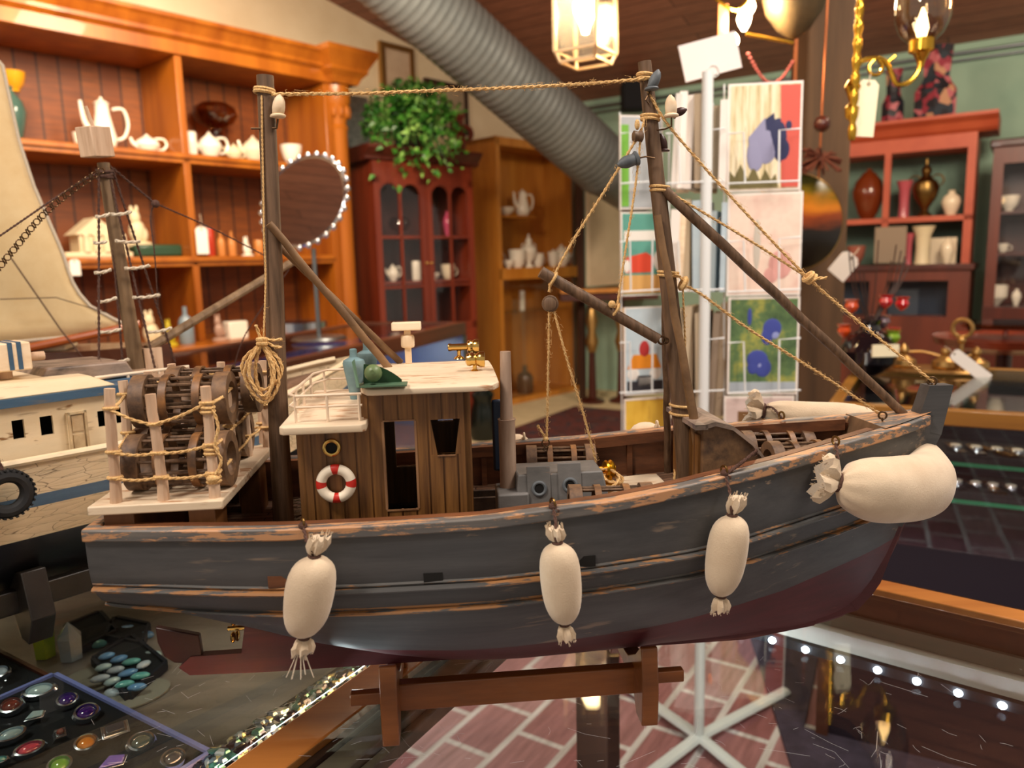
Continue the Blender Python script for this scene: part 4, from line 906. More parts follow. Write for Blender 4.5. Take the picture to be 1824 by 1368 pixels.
vessel(HF, 376, 452, .16, s2, 50, 16, 'cyl', 'red_paint2', 'tin', 'slim red tin beside the divider on the middle shelf', 'tin')
G3 = 'small wooden bottles on the middle shelf'
for px, l_ in ((395, 'left'), (414, 'right')): vessel(HF, px, 450, .16, s2, 44, 15, 'bottle', 'orange_wood', 'wooden_bottle', '%s one of two small turned wooden bottles on the middle shelf' % l_, 'bottle', G3)
vessel(HF, 441, 450, .16, s2, 34, 22, 'figure', 'porcelain', 'figurine', 'little white and yellow figurine beside the wooden bottles', 'figurine')
vessel(HF, 462, 450, .16, s2, 28, 18, 'cyl', 'orange_wood', 'wooden_cup', 'small wooden cup left of the aft mast, middle shelf', 'cup')
def price_tag(p, w, h, label, string=.05, tilt=0, face=None, mat='tag_cream', col='gift tag'):
    t = thing('price_tag', label, 'price tag', Matrix.Translation(p) @ (face or Matrix()) @ Matrix.Rotation(tilt, 4, 'Y'))
    m = MB(); k = w*.22; m.prism([(-w/2,0,-h),(w/2,0,-h),(w/2,0,-k),(w/2-k,0,0),(-w/2+k,0,0),(-w/2,0,-k)], (0,-.0006,0), (0,.0006,0)); m.build('card', mat, t)
    m = MB(); m.torus((0,0,-k*.9), w*.07, w*.03, (0,1,0)); m.build('eyelet', 'wire', t)
    m = MB(); m.tube([(0,-.001,-k*.9),(.002,0,string*.5),(0,0,string)], w*.02+.0003, 5); m.build('string', 'rope_white', t)
    return t
HR = HF.M.to_3x3().to_4x4()
price_tag(HF.W(HF.Y(358,404,-.02)), .07, .15, 'white price tag hanging at the dresser divider', .07, 0, HR, 'card_white')
price_tag(HF.W(HF.Y(132,462,-.02)), .05, .08, 'white price tag below the middle shelf at left', .02, 0, HR, 'card_white')
# counter items
K = ct
vessel(HF, 272, 600, -.08, K, 64, 44, 'figure', 'ivory', 'figurine', 'cream bird figurine on the dresser counter', 'figurine')
vessel(HF, 303, 598, -.1, K, 46, 24, 'figure', 'yellow_fig', 'figurine', 'yellow bird figurine on the dresser counter', 'figurine')
vessel(HF, 333, 600, -.1, K, 66, 26, 'bottle', 'blue_grey', 'bottle', 'pale bottle beside the yellow bird figurine', 'bottle')
vessel(HF, 392, 596, -.1, K, 46, 28, 'figure', 'pink_grey', 'figurine', 'rosy porcelain group on a tray on the dresser counter', 'figurine') if pot('pink_grey', '#a98775') else 0
vessel(HF, 420, 596, -.1, K, 32, 36, 'box', 'porcelain', 'house_box', 'small white ceramic box left of the aft mast on the dresser counter', 'box')
vessel(HF, 502, 592, -.1, K, 30, 14, 'vase', 'pink_grey', 'small_vase', 'small dark vase beneath the round vanity mirror', 'vase')
vessel(HF, 532, 596, -.14, K, 22, 104, 'cyl', 'silver', 'silver_tray', 'round silver gallery tray under the vanity mirror', 'tray')
# vanity mirror on a thin stand
mc = onD(541,358,2.95); face = (CAM-mc).normalized(); nrm_ = (V((-.72,-.62,.18))).normalized()
vm = thing('vanity_mirror', 'round vanity mirror with a beaded rim on a thin steel stand', 'mirror', Matrix.Translation(V((mc.x, mc.y, 0))))
rr_ = .185; c0 = V((0,0,mc.z)); nn_ = V((math.sin(math.radians(200)), math.cos(math.radians(200)), .10)).normalized()
nn_ = (V((-.40,-1.0,.44))).normalized()
m = MB(); m.lathe([(rr_,-.004),(rr_,.004)], c0, nn_, 48); m.build('mirror_disc', 'mirror', vm)
m = MB(); m.torus(c0, rr_, .008, nn_, 48); 
for i in range(30):
    d_, x_, y_ = m.frame((0,0,0), nn_); a = 2*math.pi*i/30; m.ball(c0+x_*((rr_+.010)*math.cos(a))+y_*((rr_+.010)*math.sin(a)), .012, 8, 6)
m.build('beaded_rim', 'silver', vm)
m = MB(); m.cyl((0.02,.02,.985), (0.02,.02,mc.z-.18), .009); m.lathe([(.11,.978),(.1,.988),(.02,.996)], (0.02,.02,0)); m.build('stand', 'steel', vm)

# ---- galvanised sheet behind the hutch end, dark panel in the gap below it
m = MB(); a = HF.Y(606,300,.5); b_ = HF.Y(652,300,.5)
m.bb((a.x-.1,.5,1.30),(b_.x+.05,.52,HF.Y(630,170,.5).z)); o = m.build('metal_sheet', 'galvanised'  if grain('galvanised', '#7c8a8c', '#c3cccb', 40, rough=.4, metal=.6) else 0)
solo(o, 'mottled galvanised metal sheet between the pine dresser and the wall', 'metal sheet', m=HF.M)
m = MB(); m.bb((a.x-.1,.5,0),(b_.x+.12,.56,1.30)); solo(m.build('dark_low_panel', 'dark_wood'), 'dark low panel in the gap beside the pine dresser', 'cabinet', m=HF.M)

# ---- red corner cabinet
RC = Frame(onD(745,275,5.4), 50)
rc = thing('corner_cabinet', 'red mahogany cabinet with arched glass doors below a trailing plant', 'cabinet', RC.M)
x0, x1 = RC.Y(662,330).x, RC.Y(838,330).x; zt = RC.Y(745,292).z; hollow('carcass', RC, x0, x1, .4, .02, zt, .03, 'mahogany', 'dark_mahogany', rc)
m = MB(); pr = [(0,zt),(-.03,zt+.01),(-.03,zt+.03),(-.08,zt+.08),(-.08,zt+.10),(.4,zt+.10),(.4,zt)]
m.prism([(x0-.06,y,z) for y, z in pr], (0,0,0), (x1-x0+.12,0,0)); m.build('cornice', 'dark_mahogany', rc, smooth=False)
zd1, zd0 = RC.Y(745,318).z, RC.Y(745,590).z; xm = (x0+x1)/2
m = MB(); m.bb((x0,-.02,zd1), (x1,0,zt)); m.build('frieze', 'mahogany', rc); m = MB(); m.bb((x0,-.02,.02),(x1,0,zd0)); m.build('lower_front', 'mahogany', rc)
m = MB(); m.bb((x0,-.035,.1),(xm-.01,-.02,zd0-.1)); m.build('drawer_front', 'mahogany', rc, bev=.006); m = MB(); m.bb((xm+.01,-.035,.1),(x1,-.02,zd0-.1)); m.build('drawer_front', 'mahogany', rc, bev=.006)
for a, b_ in ((x0, xm-.003), (xm+.003, x1)):
    st_ = .045; dz = zd1-zd0; m = MB(); m.bb((a,-.025,zd0),(a+st_,0,zd1)); m.bb((b_-st_,-.025,zd0),(b_,0,zd1)); m.bb((a,-.025,zd0),(b_,0,zd0+st_)); m.bb((a,-.025,zd1-st_),(b_,0,zd1))
    mid = (a+b_)/2; m.bb((mid-.008,-.022,zd0),(mid+.008,-.002,zd1))
    for f_ in (.30,.62): m.bb((a,-.022,zd0+dz*f_-.008),(b_,-.002,zd0+dz*f_+.008))
    for u, v in ((a+st_, mid-.008), (mid+.008, b_-st_)):   # arched heads
        n = 8; R_ = (v-u)/2; c_ = (u+v)/2; top_ = zd1-st_; base = top_-R_*.9
        for i in range(n):
            t0, t1 = math.pi*i/n, math.pi*(i+1)/n; q = [(c_+R_*math.cos(t0), -.022, base+R_*.9*math.sin(t0)), (c_+R_*math.cos(t1), -.022, base+R_*.9*math.sin(t1)), (c_+R_*math.cos(t1), -.022, top_), (c_+R_*math.cos(t0), -.022, top_)]
            m.prism(q, (0,0,0), (0,.018,0))
    dr = m.build('door', 'mahogany', rc, smooth=False); m = MB(); m.bb((a+.02,-.012,zd0+.02),(b_-.02,-.010,zd1-.02)); m.build('glass_pane', 'clear_glass', dr)
    m = MB(); m.ball((b_-.02 if a == x0 else a+.02, -.03, zd0+dz*.45), .01); m.build('knob', 'brass', dr)
shz = [RC.Y(745,500).z, RC.Y(745,420).z]
for z in shz: m = MB(); m.bb((x0+.03,.0,z-.02),(x1-.03,.38,z)); m.build('shelf', 'mahogany', rc)
G4 = 'china inside the red cabinet'
for px, k, w_, h_, mt, l_ in ((700,'tea',26,30,'porcelain','white teapot on the lower shelf behind the left door of the red cabinet'), (742,'cyl',16,34,'porcelain','tall white mug behind the left door of the red cabinet'), (772,'bowl',24,12,'porcelain','low white dish behind the right door of the red cabinet'), (798,'cup',26,26,'floral','flowered cup behind the right door of the red cabinet')):
    vessel(RC, px, 490, .14, shz[0], h_, w_, k, mt, 'china_piece', l_, 'china', G4)
vessel(RC, 797, 408, .14, shz[1], 44, 16, 'vase', 'hot_pink', 'glass_vase', 'slim pink glass vase behind the right door of the red cabinet', 'vase') if pot('hot_pink', '#c04a6c', .1) else 0
vessel(RC, 712, 412, .14, shz[1], 34, 40, 'globe', 'smoke_glass', 'glass_bowl', 'clear glass bowl on the upper shelf of the red cabinet', 'bowl')
# plant
pc = RC.W(((RC.Y(735,270,.1)).x, .1, zt+.10)); pl = thing('trailing_plant', 'bushy green ivy plant trailing over the red cabinet', 'plant', pc)
m = MB(); m.lathe([(.09,0),(.12,.04),(.13,.18),(.135,.18),(.12,.16)]); m.build('pot', 'dark_wood', pl)
m, nt, n, l, bs = nodes('leaf_green'); oi = noise_fac(nt, 9, detail=2); l.new(ramp(nt, oi, [(.35,'#1d4a17'),(.5,'#3b7a26'),(.68,'#8fb860')]), bs.inputs['Base Color']); bs.inputs['Roughness'].default_value = .35
random.seed(5); m = MB(); right = V((math.cos(0),0,0))
for i in range(1500):
    a = random.uniform(0, 6.28); u = random.random()**.5; el = random.uniform(-.2, 1.4); R_ = .35*u**.6
    p = V((R_*math.cos(a)*math.cos(el)*.95, R_*math.sin(a)*math.cos(el)*.8-.06, .16+R_*math.sin(el)*.9))
    if random.random() < .45: p.z -= abs(random.gauss(0, .17)); p.y -= .12; p.x += .1*random.random()
    if p.z < -.27: p.z = -.27+random.random()*.2
    if p.z < 0.02 and p.y > -.14: p.y = -.14-.12*random.random()
    d_ = V((random.gauss(0,.6)+p.x, random.gauss(0,.6)-.5, random.gauss(-.5,.5))).normalized(); s_ = random.uniform(.035,.062)
    x_ = d_.cross(V((random.gauss(0,1),random.gauss(0,1),1))).normalized(); z_ = x_.cross(d_)*.25*s_
    m.add([p, p+d_*s_*.35+x_*s_*.34+z_, p+d_*s_*.75+x_*s_*.2+z_*.5, p+d_*s_*1.1, p+d_*s_*.75-x_*s_*.2+z_*.5, p+d_*s_*.35-x_*s_*.34+z_], [(0,1,2,3),(0,3,4,5)])
o = m.build('foliage', 'leaf_green', pl); m = MB()
for i in range(22):
    a = random.uniform(0, 6.28); q = V((.3*math.cos(a), .22*math.sin(a)-.15, random.uniform(-.2,.25))); m.tube(spline([(0,0,.15), q*.5+V((0,0,.25)), q], 4), .003, 4)
m.build('stems', 'green_dark', pl)
p = RC.W(((RC.Y(815,275,.15)).x, .15, zt+.10)); m = MB(); m.ball((0,0,.1), (.07,.05,.1)); m.ball((0,0,.24), (.055,.05,.06)); m.torus((.06,0,.16), .05, .018, (0,1,0)); m.ball((-.03,-.01,.3), (.03,.03,.03)); m.ball((.035,0,.29), (.03,.03,.03))
solo(m.build('carved_figure', 'red_fig' if plain('red_fig', '#7a3423', .4) else 0), 'reddish carved figure beside the plant on the red cabinet', 'figurine', m=Matrix.Translation(p))

# ---- oak cabinet
ok = thing('oak_cabinet', 'honey oak display cabinet with open top and sliding glass below', 'cabinet', OK_.M)
x1 = OK_.Y(1036,300).x; ztop_ = OK_.Y(880,242).z; zb = OK_.Y(900,478).z; z2 = OK_.Y(905,716).z; dp = .48
m = MB(); m.bb((0,0,z2-.06),(.03,dp,ztop_)); m.build('side_panel', 'oak', ok); m = MB(); m.bb((x1-.03,0,z2-.06),(x1,dp,ztop_)); m.build('side_panel', 'oak', ok)
m = MB(); m.bb((0,0,ztop_-.04),(x1,dp,ztop_)); m.build('top_board', 'oak', ok)
m = MB(); m.bb((0,dp-.02,z2),(x1,dp,ztop_)); m.build('back_panel', 'oak', ok)
m = MB(); m.bb((0,-.012,z2-.06),(.05,0,ztop_)); m.bb((x1-.05,-.012,z2-.06),(x1,0,ztop_)); m.bb((0,-.012,ztop_-.07),(x1,0,ztop_)); m.bb((0,-.012,zb-.1),(x1,0,zb)); m.bb((0,-.012,z2-.06),(x1,0,z2+.02)); m.build('face_frame', 'oak', ok, bev=.003)
m = MB(); m.bb((.03,0,zb-.03),(x1-.03,dp,zb)); m.build('shelf', 'oak', ok); m = MB(); m.bb((.03,0,z2-.03),(x1-.03,dp,z2)); m.build('shelf', 'oak', ok)
zm = OK_.Y(885,380).z; xs_ = OK_.Y(972,382).x; m = MB(); m.bb((.03,.12,zm-.02),(xs_,dp,zm)); m.build('shelf', 'oak', ok)
zq = OK_.Y(900,560).z; m = MB(); m.bb((.03,.15,zq-.012),(x1-.03,dp,zq)); m.build('shelf', 'clear_glass', ok)
xmid = OK_.Y(935,600).x
for a, b_, yy in ((.05, xmid+.03, .02), (xmid, x1-.05, .035)): m = MB(); m.bb((a,yy,z2+.02),(b_,yy+.004,zb-.1)); m.build('glass_door', 'clear_glass', ok)
m = MB(); m.bb((x1-.1,.03,z2),(x1-.05,.05,ztop_-.05)); m.build('steel_channel', 'steel', ok)
m = MB(); m.bb((.02,.04,.0),(x1-.02,dp-.02,z2-.06)); m.build('plinth', 'dark_wood', ok)
G5 = 'white tea set in the oak cabinet'
vessel(OK_, 900, 372, .2, zm, 14, 34, 'bowl', 'porcelain', 'dish', 'low white dish left of the coffee pot in the oak cabinet', 'dish', G5)
vessel(OK_, 931, 373, .2, zm, 46, 40, 'pot', 'porcelain', 'coffee_pot', 'white coffee pot on the short shelf of the oak cabinet', 'coffee pot', G5)
for px, h_, w_, k, l_ in ((888,34,14,'cup','white cup at the left end of the oak cabinet middle shelf'), (905,14,22,'bowl','low white bowl next to the left cup in the oak cabinet'), (921,32,32,'cup','wide white cup below the coffee pot in the oak cabinet'), (942,58,30,'urn','stacked white tureen, tallest piece in the oak cabinet'), (958,24,22,'cup','white cup right of the stacked tureen'), (985,26,20,'cup','white cup in the middle right of the oak cabinet'), (1000,38,42,'tea','round white teapot at the right of the oak cabinet'), (1018,22,18,'cup','white cup at the right end of the oak cabinet')):
    vessel(OK_, px, 447, .14, zb, h_, w_, k, 'porcelain', {'tea':'teapot','urn':'tureen','bowl':'bowl'}.get(k,'cup'), l_, 'china', G5)
vessel(OK_, 934, 630, .2, OK_.Y(934,700,.2).z*0+z2, 50, 30, 'bottle', 'smoke', 'bottle', 'dark bottle on the floor of the oak cabinet', 'bottle')
vessel(OK_, 932, 622, .3, zq, 34, 10, 'cyl', 'porcelain', 'candle', 'short white candle behind the oak cabinet glass', 'candle')
# tall boxes leaning, brass legged stools, rug, dark bin
m = MB(); a = OK_.Y(1050,420,-.5); b_ = OK_.Y(1116,420,-.5); zz0, zz1 = OK_.Y(1080,508,-.5).z, OK_.Y(1075,312,-.5).z
for i, (u, v, n_m) in enumerate(((a.x, b_.x, 'cream_board'),)):
    grain('cream_board', '#b9a88c', '#cdbb9f', 5, rough=.8); m.bb((u,-.5,zz0),(v,-.46,zz1)); 
solo(m.build('leaning_board', 'cream_board'), 'large beige board standing right of the oak cabinet', 'board', m=OK_.M)
m = MB(); m.bb((a.x-.05,-.46,0),(a.x-.015,-.40,zz1+.1)); solo(m.build('dark_pole', 'dark_wood'), 'dark upright pole between oak cabinet and beige board', 'pole', m=OK_.M)
tb = OK_.W((OK_.Y(1083,690,-.62).x,-.62,0)); 
t = thing('side_table', 'low dark table with gilt carved legs behind the cargo boom', 'table', Frame(tb, 90).M)
zt_ = OK_.Y(1075,535,0).z; m = MB(); m.bb((-.42,-.15,zz0-.12),(.42,.3,zz0-.06)); m.build('table_top', 'dark_mahogany', t, bev=.006); m = MB(); m.bb((-.42,-.17,zz0-.05),(.42,.32,zz0-.02)); m.build('table_edge', 'oak', t)
for x in (-.14,.12):
    m = MB(); h_ = zz0-.12; m.lathe([(.11,0),(.11,.02),(.04,.05),(.03,h_*.45),(.035,h_-.001)], (x,0,0), n=14); lg = m.build('leg', 'dark_mahogany', t)
    m = MB(); m.lathe([(.035,h_*.5),(.06,h_*.6),(.035,h_*.7),(.055,h_*.8),(.03,h_*.92)], (x,-.01,0), n=12); m.build('gilt_mount', 'gilt', lg)
q = onZ(1045,765,0); rg = Frame(q, 123); m = MB(); m.bb((-.5,-.55,0),(1.3,.75,.012)); mt_, nt, n, l, bs = nodes('rug_pattern'); f = noise_fac(nt, 6, detail=6); l.new(ramp(nt, f, [(.35,'#2a1416'),(.5,'#5e2722'),(.6,'#23242f'),(.7,'#7a4a38')]), bs.inputs['Base Color']); bs.inputs['Roughness'].default_value = .95
solo(m.build('rug', 'rug_pattern'), 'dark red patterned rug on the pale floor behind the boat', 'rug', m=rg.M)
q = onZ(862,782,0); m = MB(); m.lathe([(.09,0),(.11,.05),(.09,.22),(.07,.28),(.085,.33),(.05,.37)], n=18); solo(m.build('floor_vase', 'dark_green_glaze' if plain('dark_green_glaze', '#0c1412', .25) else 0), 'dark green floor vase at the foot of the oak cabinet', 'vase', m=Matrix.Translation(q))

# ---- pictures on the left wall
def picture(px0, py0, px1, py1, label, fm, im):
    a = WL.Y(px0,py0,-.03); b_ = WL.Y(px1,py1,-.03); t = thing('framed_picture', label, 'picture', WL.M @ Matrix.Translation((a.x,-.03,b_.z))); w_, h_ = b_.x-a.x, a.z-b_.z
    m = MB(); k = .045; m.bb((0,-.01,0),(k,.03,h_)); m.bb((w_-k,-.01,0),(w_,.03,h_)); m.bb((k,-.01,0),(w_-k,.03,k)); m.bb((k,-.01,h_-k),(w_-k,.03,h_)); m.build('frame', fm, t); m = MB(); m.bb((k,.0,k),(w_-k,.02,h_-k)); m.build('print', im, t)
grain('print_pale', '#b7987e', '#d8c0a4', 4, rough=.7); grain('print_grey', '#8d7b66', '#b9a485', 3, rough=.7)
picture(676,72,740,178,'pale framed print high on the left wall above the plant','gilt','print_pale'); picture(757,138,835,242,'dark framed print on the left wall beside the duct','dark_wood','print_grey')

# ---- red open hutch at the back right
rh = thing('open_hutch', 'coral red open hutch with pottery against the mint wall', 'hutch', RF.M)
xa, xb = RF.Y(1400,300).x, RF.Y(1738,300).x; xdv = RF.Y(1579,340).x; zt = RF.Y(1650,268).z; zcr = RF.Y(1650,232).z; zs = RF.Y(1650,385).z; zk_ = RF.Y(1650,470).z
m = MB(); m.bb((xa,0,zk_),(xa+.05,.38,zt)); m.build('side_panel', 'coral_paint', rh); m = MB(); m.bb((xb-.05,0,zk_),(xb,.38,zt)); m.build('side_panel', 'coral_paint', rh)
m = MB(); m.bb((xdv-.02,0,zs-.25),(xdv+.02,.03,zt)); m.build('stile', 'coral_paint', rh); m = MB(); m.bb((xa,0,zt),(xb,.38,zcr-.03)); m.build('frieze', 'coral_paint', rh)
m = MB(); pr = [(0,zcr-.04),(-.03,zcr-.02),(-.06,zcr+.02),(-.11,zcr+.05),(-.11,zcr+.07),(.38,zcr+.07),(.38,zcr-.04)]; m.prism([(xa-.05,y,z) for y, z in pr], (0,0,0), (xb-xa+.16,0,0)); m.build('cornice', 'coral_paint', rh, smooth=False)
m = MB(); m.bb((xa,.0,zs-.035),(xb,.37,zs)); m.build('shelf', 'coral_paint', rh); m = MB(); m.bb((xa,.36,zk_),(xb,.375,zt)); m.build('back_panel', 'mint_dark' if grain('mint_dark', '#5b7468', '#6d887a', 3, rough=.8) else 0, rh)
m = MB(); m.bb((xa-.03,-.22,zk_-.04),(xb+.04,.4,zk_)); m.build('counter_board', 'dark_mahogany', rh, bev=.005)
zg1, zg0 = RF.Y(1650,500,-.2).z, RF.Y(1650,548,-.2).z
m = MB(); m.bb((xa,-.2,zg1),(xb+.02,.38,zk_-.04)); m.bb((xa,-.2,0),(xb+.02,.38,zg0-.06)); m.bb((xb-.10,-.2,zg0-.06),(xb+.02,.38,zg1)); m.bb((xdv-.05,-.2,zg0-.06),(xdv+.06,-.14,zg1)); m.build('base_cabinet', 'mahogany2' if grain('mahogany2', '#4a1e12', '#6d2f1b', 8, (1,1,.1), .4) else 0, rh)
m = MB(); m.bb((xdv+.06,-.15,zg0-.06),(xb-.1,-.145,zg1)); m.build('glass_pane', 'clear_glass', rh); m = MB(); m.bb((xa,.0,zg0-.06),(xb-.1,.02,zg1)); m.build('inner_panel', 'navy', rh)
G6 = 'pottery on the coral red hutch'
for px, py, z, h_, w_, k, mt, nm, l_, ct_ in ((1545,386,'s',88,54,'drop','amber_glaze','pottery_vase','large brown glazed teardrop vase in the red hutch','vase'), (1609,386,'s',64,28,'tall','pink_glaze','pottery_vase','pink glazed vase beside the brass urn in the red hutch','vase'),
    (1646,386,'s',100,44,'urn','bronze','brass_urn','slender brass urn with a pointed lid in the red hutch','urn'), (1693,384,'s',44,32,'vase','floral','pottery_vase','small cream patterned vase at the right of the red hutch','vase'),
    (1524,468,'k',34,32,'bowl','red_white','ceramic_bowl','red and white ceramic bowl at the left of the red hutch counter','bowl'), (1617,466,'k',54,18,'tall','pink_glaze','pottery_vase','narrow pink vase behind the grey folder','vase'),
    (1642,470,'k',66,38,'tall','ivory','pottery_vase','tall ivory vase with flared rim on the red hutch counter','vase'), (1686,470,'k',46,22,'vase','floral','pottery_vase','small figured vase in front of the cream plaque','vase')):
    pot('red_white', '#9a5a4a'); vessel(RF, px, py, .12 if z == 's' else .0, zs if z == 's' else zk_, h_, w_, k, mt, nm, l_, ct_, G6)
def slabthing(fr, px0, py0, px1, py1, y, th, mat, name, label, cat, tilt=0):
    a = fr.Y(px0,py0,y); b_ = fr.Y(px1,py1,y); m = MB(); m.bb((a.x,y,b_.z),(b_.x,y+th,a.z)); return solo(m.build(name, mat, bev=.002), label, cat, m=fr.M)
slabthing(RF, 1658,424,1702,470,.1,.03,'floral','wall_plaque','cream relief plaque leaning at the back of the red hutch counter','plaque')
slabthing(RF, 1559,405,1612,468,-.06,.02,'grey_card' if plain('grey_card','#8d7b68',.6) else 0,'folder','grey brown folder standing open on the red hutch counter','folder')
mt_, nt, n, l, bs = nodes('rose_fabric'); vo = n.new('ShaderNodeTexVoronoi'); vo.inputs['Scale'].default_value = 22; tc = n.new('ShaderNodeTexCoord'); l.new(tc.outputs['Object'], vo.inputs['Vector']); sp = n.new('ShaderNodeSeparateColor'); l.new(vo.outputs['Color'], sp.inputs[0])
l.new(ramp(nt, sp.outputs[0], [(0,'#1c1a22'),(.35,'#8c2c3c'),(.6,'#b3626a'),(.8,'#27303a'),(.95,'#b98a6a')], 'CONSTANT'), bs.inputs['Base Color']); bs.inputs['Roughness'].default_value = .6
for px, h_, w_, l_ in ((1588,100,40,'shorter rose patterned vase on top of the red hutch'), (1663,128,76,'tall rose patterned vase on top of the red hutch')):
    p = RF.Y(px,232,.15); t = thing('floral_vase', l_, 'vase', Matrix.Translation(RF.W((p.x,.15,zcr+.07))), 'rose patterned vases on the red hutch'); s_ = 5.1/FPX
    H_, W_ = h_*s_, w_*s_/2; m = MB(); m.lathe([(W_*.8,0),(W_,.05*H_),(W_,.4*H_),(W_*.75,.5*H_),(W_*.6,.6*H_),(W_*.75,H_),(W_*.68,H_),(W_*.5,.62*H_)], n=6 if px > 1600 else 8); m.build('body', 'rose_fabric', t, smooth=False)
# dark cabinet at the right edge
DC = Frame(RF.W(RF.Y(1752,440,-.05)), 123.6); w_ = .9; zt = DC.Y(1795,262).z
dc = thing('glazed_cabinet', 'dark mahogany glazed cabinet at the far right of the shop', 'cabinet', DC.M); hollow('carcass', DC, .02, w_, .36, 0, zt, .03, 'dark_mahogany', 'dark_mahogany', dc)
m = MB(); m.bb((-.0,-.04,zt),(w_+.05,.36,zt+.05)); m.build('cornice', 'dark_mahogany', dc, bev=.01)
zb_ = DC.Y(1790,546).z; m = MB(); m.bb((.02,-.08,0),(w_,.3,zb_)); m.build('base_cabinet', 'dark_mahogany', dc)
m = MB(); m.bb((.02,-.02,zb_),(.08,0,zt)); m.bb((w_*.5-.05,-.02,zb_),(w_*.5+.05,0,zt)); m.bb((.08,-.02,zt-.1),(w_,0,zt)); dr = m.build('door', 'mahogany2', dc); m = MB(); m.bb((.08,-.012,zb_),(w_,-.01,zt-.1)); m.build('glass_pane', 'clear_glass', dr)
sz = [DC.Y(1790,376).z, DC.Y(1790,450).z]
for z in sz: m = MB(); m.bb((.05,0,z-.02),(w_-.03,.34,z)); m.build('shelf', 'dark_mahogany', dc)
for px, py, z, h_, w2, k, l_ in ((1797,374,sz[0],28,34,'bowl','white bowl on the top shelf of the dark cabinet'), (1775,536,zb_,36,34,'disc','white plate with a dark centre low in the dark cabinet'), (1810,536,zb_,30,16,'vase','small white vase low in the dark cabinet'), (1786,448,sz[1],16,18,'cup','small white cup on the lower shelf of the dark cabinet')):
    vessel(DC, px, py, .12, z, h_, w2, k, 'porcelain', 'china_piece', l_, 'china', 'china in the dark cabinet')

# ---- timber post with painted gong and chain
PF = Frame(onD(1430,450,3.0), 90)
xa, xb = PF.Y(1427,450).x, PF.Y(1508,450).x
m = MB(); m.bb((xa,0,0),(xb,.18,3.32)); o = m.build('timber_post', 'post_wood', bev=.008); solo(o, 'rough brown timber post behind the greeting card rack', 'post', m=PF.M)
gc = onD(1420,396,2.7); gg = thing('painted_gong', 'round dark painted disc hung on the timber post', 'wall disc', Matrix.Translation(gc))
m = MB(); R_ = .165; fn_ = V((.1,-1,.05)); m.lathe([(.001,-.012),(R_*.96,-.012),(R_,-.004),(R_,.012)], (0,0,0), -fn_, 48)
mt_, nt, n, l, bs = nodes('gong_paint'); tc = n.new('ShaderNodeTexCoord'); sx = n.new('ShaderNodeSeparateXYZ'); l.new(tc.outputs['Object'], sx.inputs[0]); nz = noise_fac(nt, 8, (.5,1,2), 4)
ad = n.new('ShaderNodeMath'); ad.operation = 'MULTIPLY_ADD'; ad.inputs[1].default_value = .12; l.new(nz, ad.inputs[0]); l.new(sx.outputs['Z'], ad.inputs[2])
l.new(ramp(nt, ad.outputs[0], [(.0,'#120c08'),(.03,'#1a1209'),(.075,'#8a3a08'),(.11,'#c2730f'),(.16,'#6b5a10'),(.2,'#2a2a10')]), bs.inputs['Base Color']); bs.inputs['Roughness'].default_value = .25
m.build('painted_disc', 'gong_paint', gg, ang=60); m = MB(); m.torus((0,0,0), R_, .005, fn_, 48); m.build('rim', 'bronze', gg)
m = MB(); m.cyl((.07,0,.15), (.08,0,.82), .004); m.build('cord', 'copper' if plain('copper','#a5603a',.3,.9) else 0, gg); m = MB(); m.ball((.075,0,.33), .028); m.build('bead', 'dark_mahogany', gg)
m = MB(); random.seed(9)
for i in range(50): a = random.uniform(0, 6.28); p = V((.07,-.02,.22)); m.tube([p, p+V((.07*math.cos(a), .03*math.sin(a), random.uniform(-.06,.03)))], .004, 4)
m.build('feather_tuft', 'feather' if plain('feather','#5a2a18',.9) else 0, gg)

# ---- lantern
LC = onD(1043,60,2.3); ln = thing('hanging_lantern', 'four sided glass lantern with a glowing bulb hanging from the ceiling', 'lantern', Matrix.Translation(LC) @ Matrix.Rotation(math.radians(58), 4, 'Z'))
a, h_ = .068, .24; zb0 = -.055; fr_ = MB()
for sx_, sy_ in ((-1,-1),(1,-1),(1,1),(-1,1)): fr_.bb((sx_*a-.005,sy_*a-.005,zb0),(sx_*a+.005,sy_*a+.005,h_)); fr_.cyl((sx_*a,sy_*a,zb0),(sx_*a*.85,sy_*a*.85,zb0-.028),.005)
for z, q in ((zb0, a),(zb0-.028, a*.85),(h_, a)):
    for s_ in (-1,1): fr_.bb((-q,s_*q-.004,z-.004),(q,s_*q+.004,z+.004)); fr_.bb((s_*q-.004,-q,z-.004),(s_*q+.004,q,z+.004))
fr_.build('frame', 'pale_brass', ln) if plain('pale_brass','#e0c09a',.35,.8) else 0
for s_ in (-1,1):
    m = MB(); m.bb((-a,s_*a-.001,zb0),(a,s_*a+.001,h_)); m.build('glass_pane', 'lantern_glass' if ('lantern_glass' in MT or pane('lantern_glass','#fffaf0',3.0,.2)) else 0, ln); m = MB(); m.bb((s_*a-.001,-a,zb0),(s_*a+.001,a,h_)); m.build('glass_pane', 'lantern_glass', ln)
m = MB(); m.lathe([(.010,.0),(.015,.02),(.034,.06),(.037,.08),(.026,.108),(.002,.12)], (0,0,-.0)); m.build('light_bulb', 'bulb', ln)
m = MB(); m.cyl((0,0,.11),(0,0,.16),.014); m.cyl((0,0,.16),(0,0,1.5),.004); m.prism([(-a,-a,h_),(a,-a,h_),(a,a,h_),(-a,a,h_)], (0,0,0),(0,0,.01)); m.build('hanger', 'gilt', ln)
o = point(LC+V((0,0,.05)), 16, (1,.78,.5), .03)
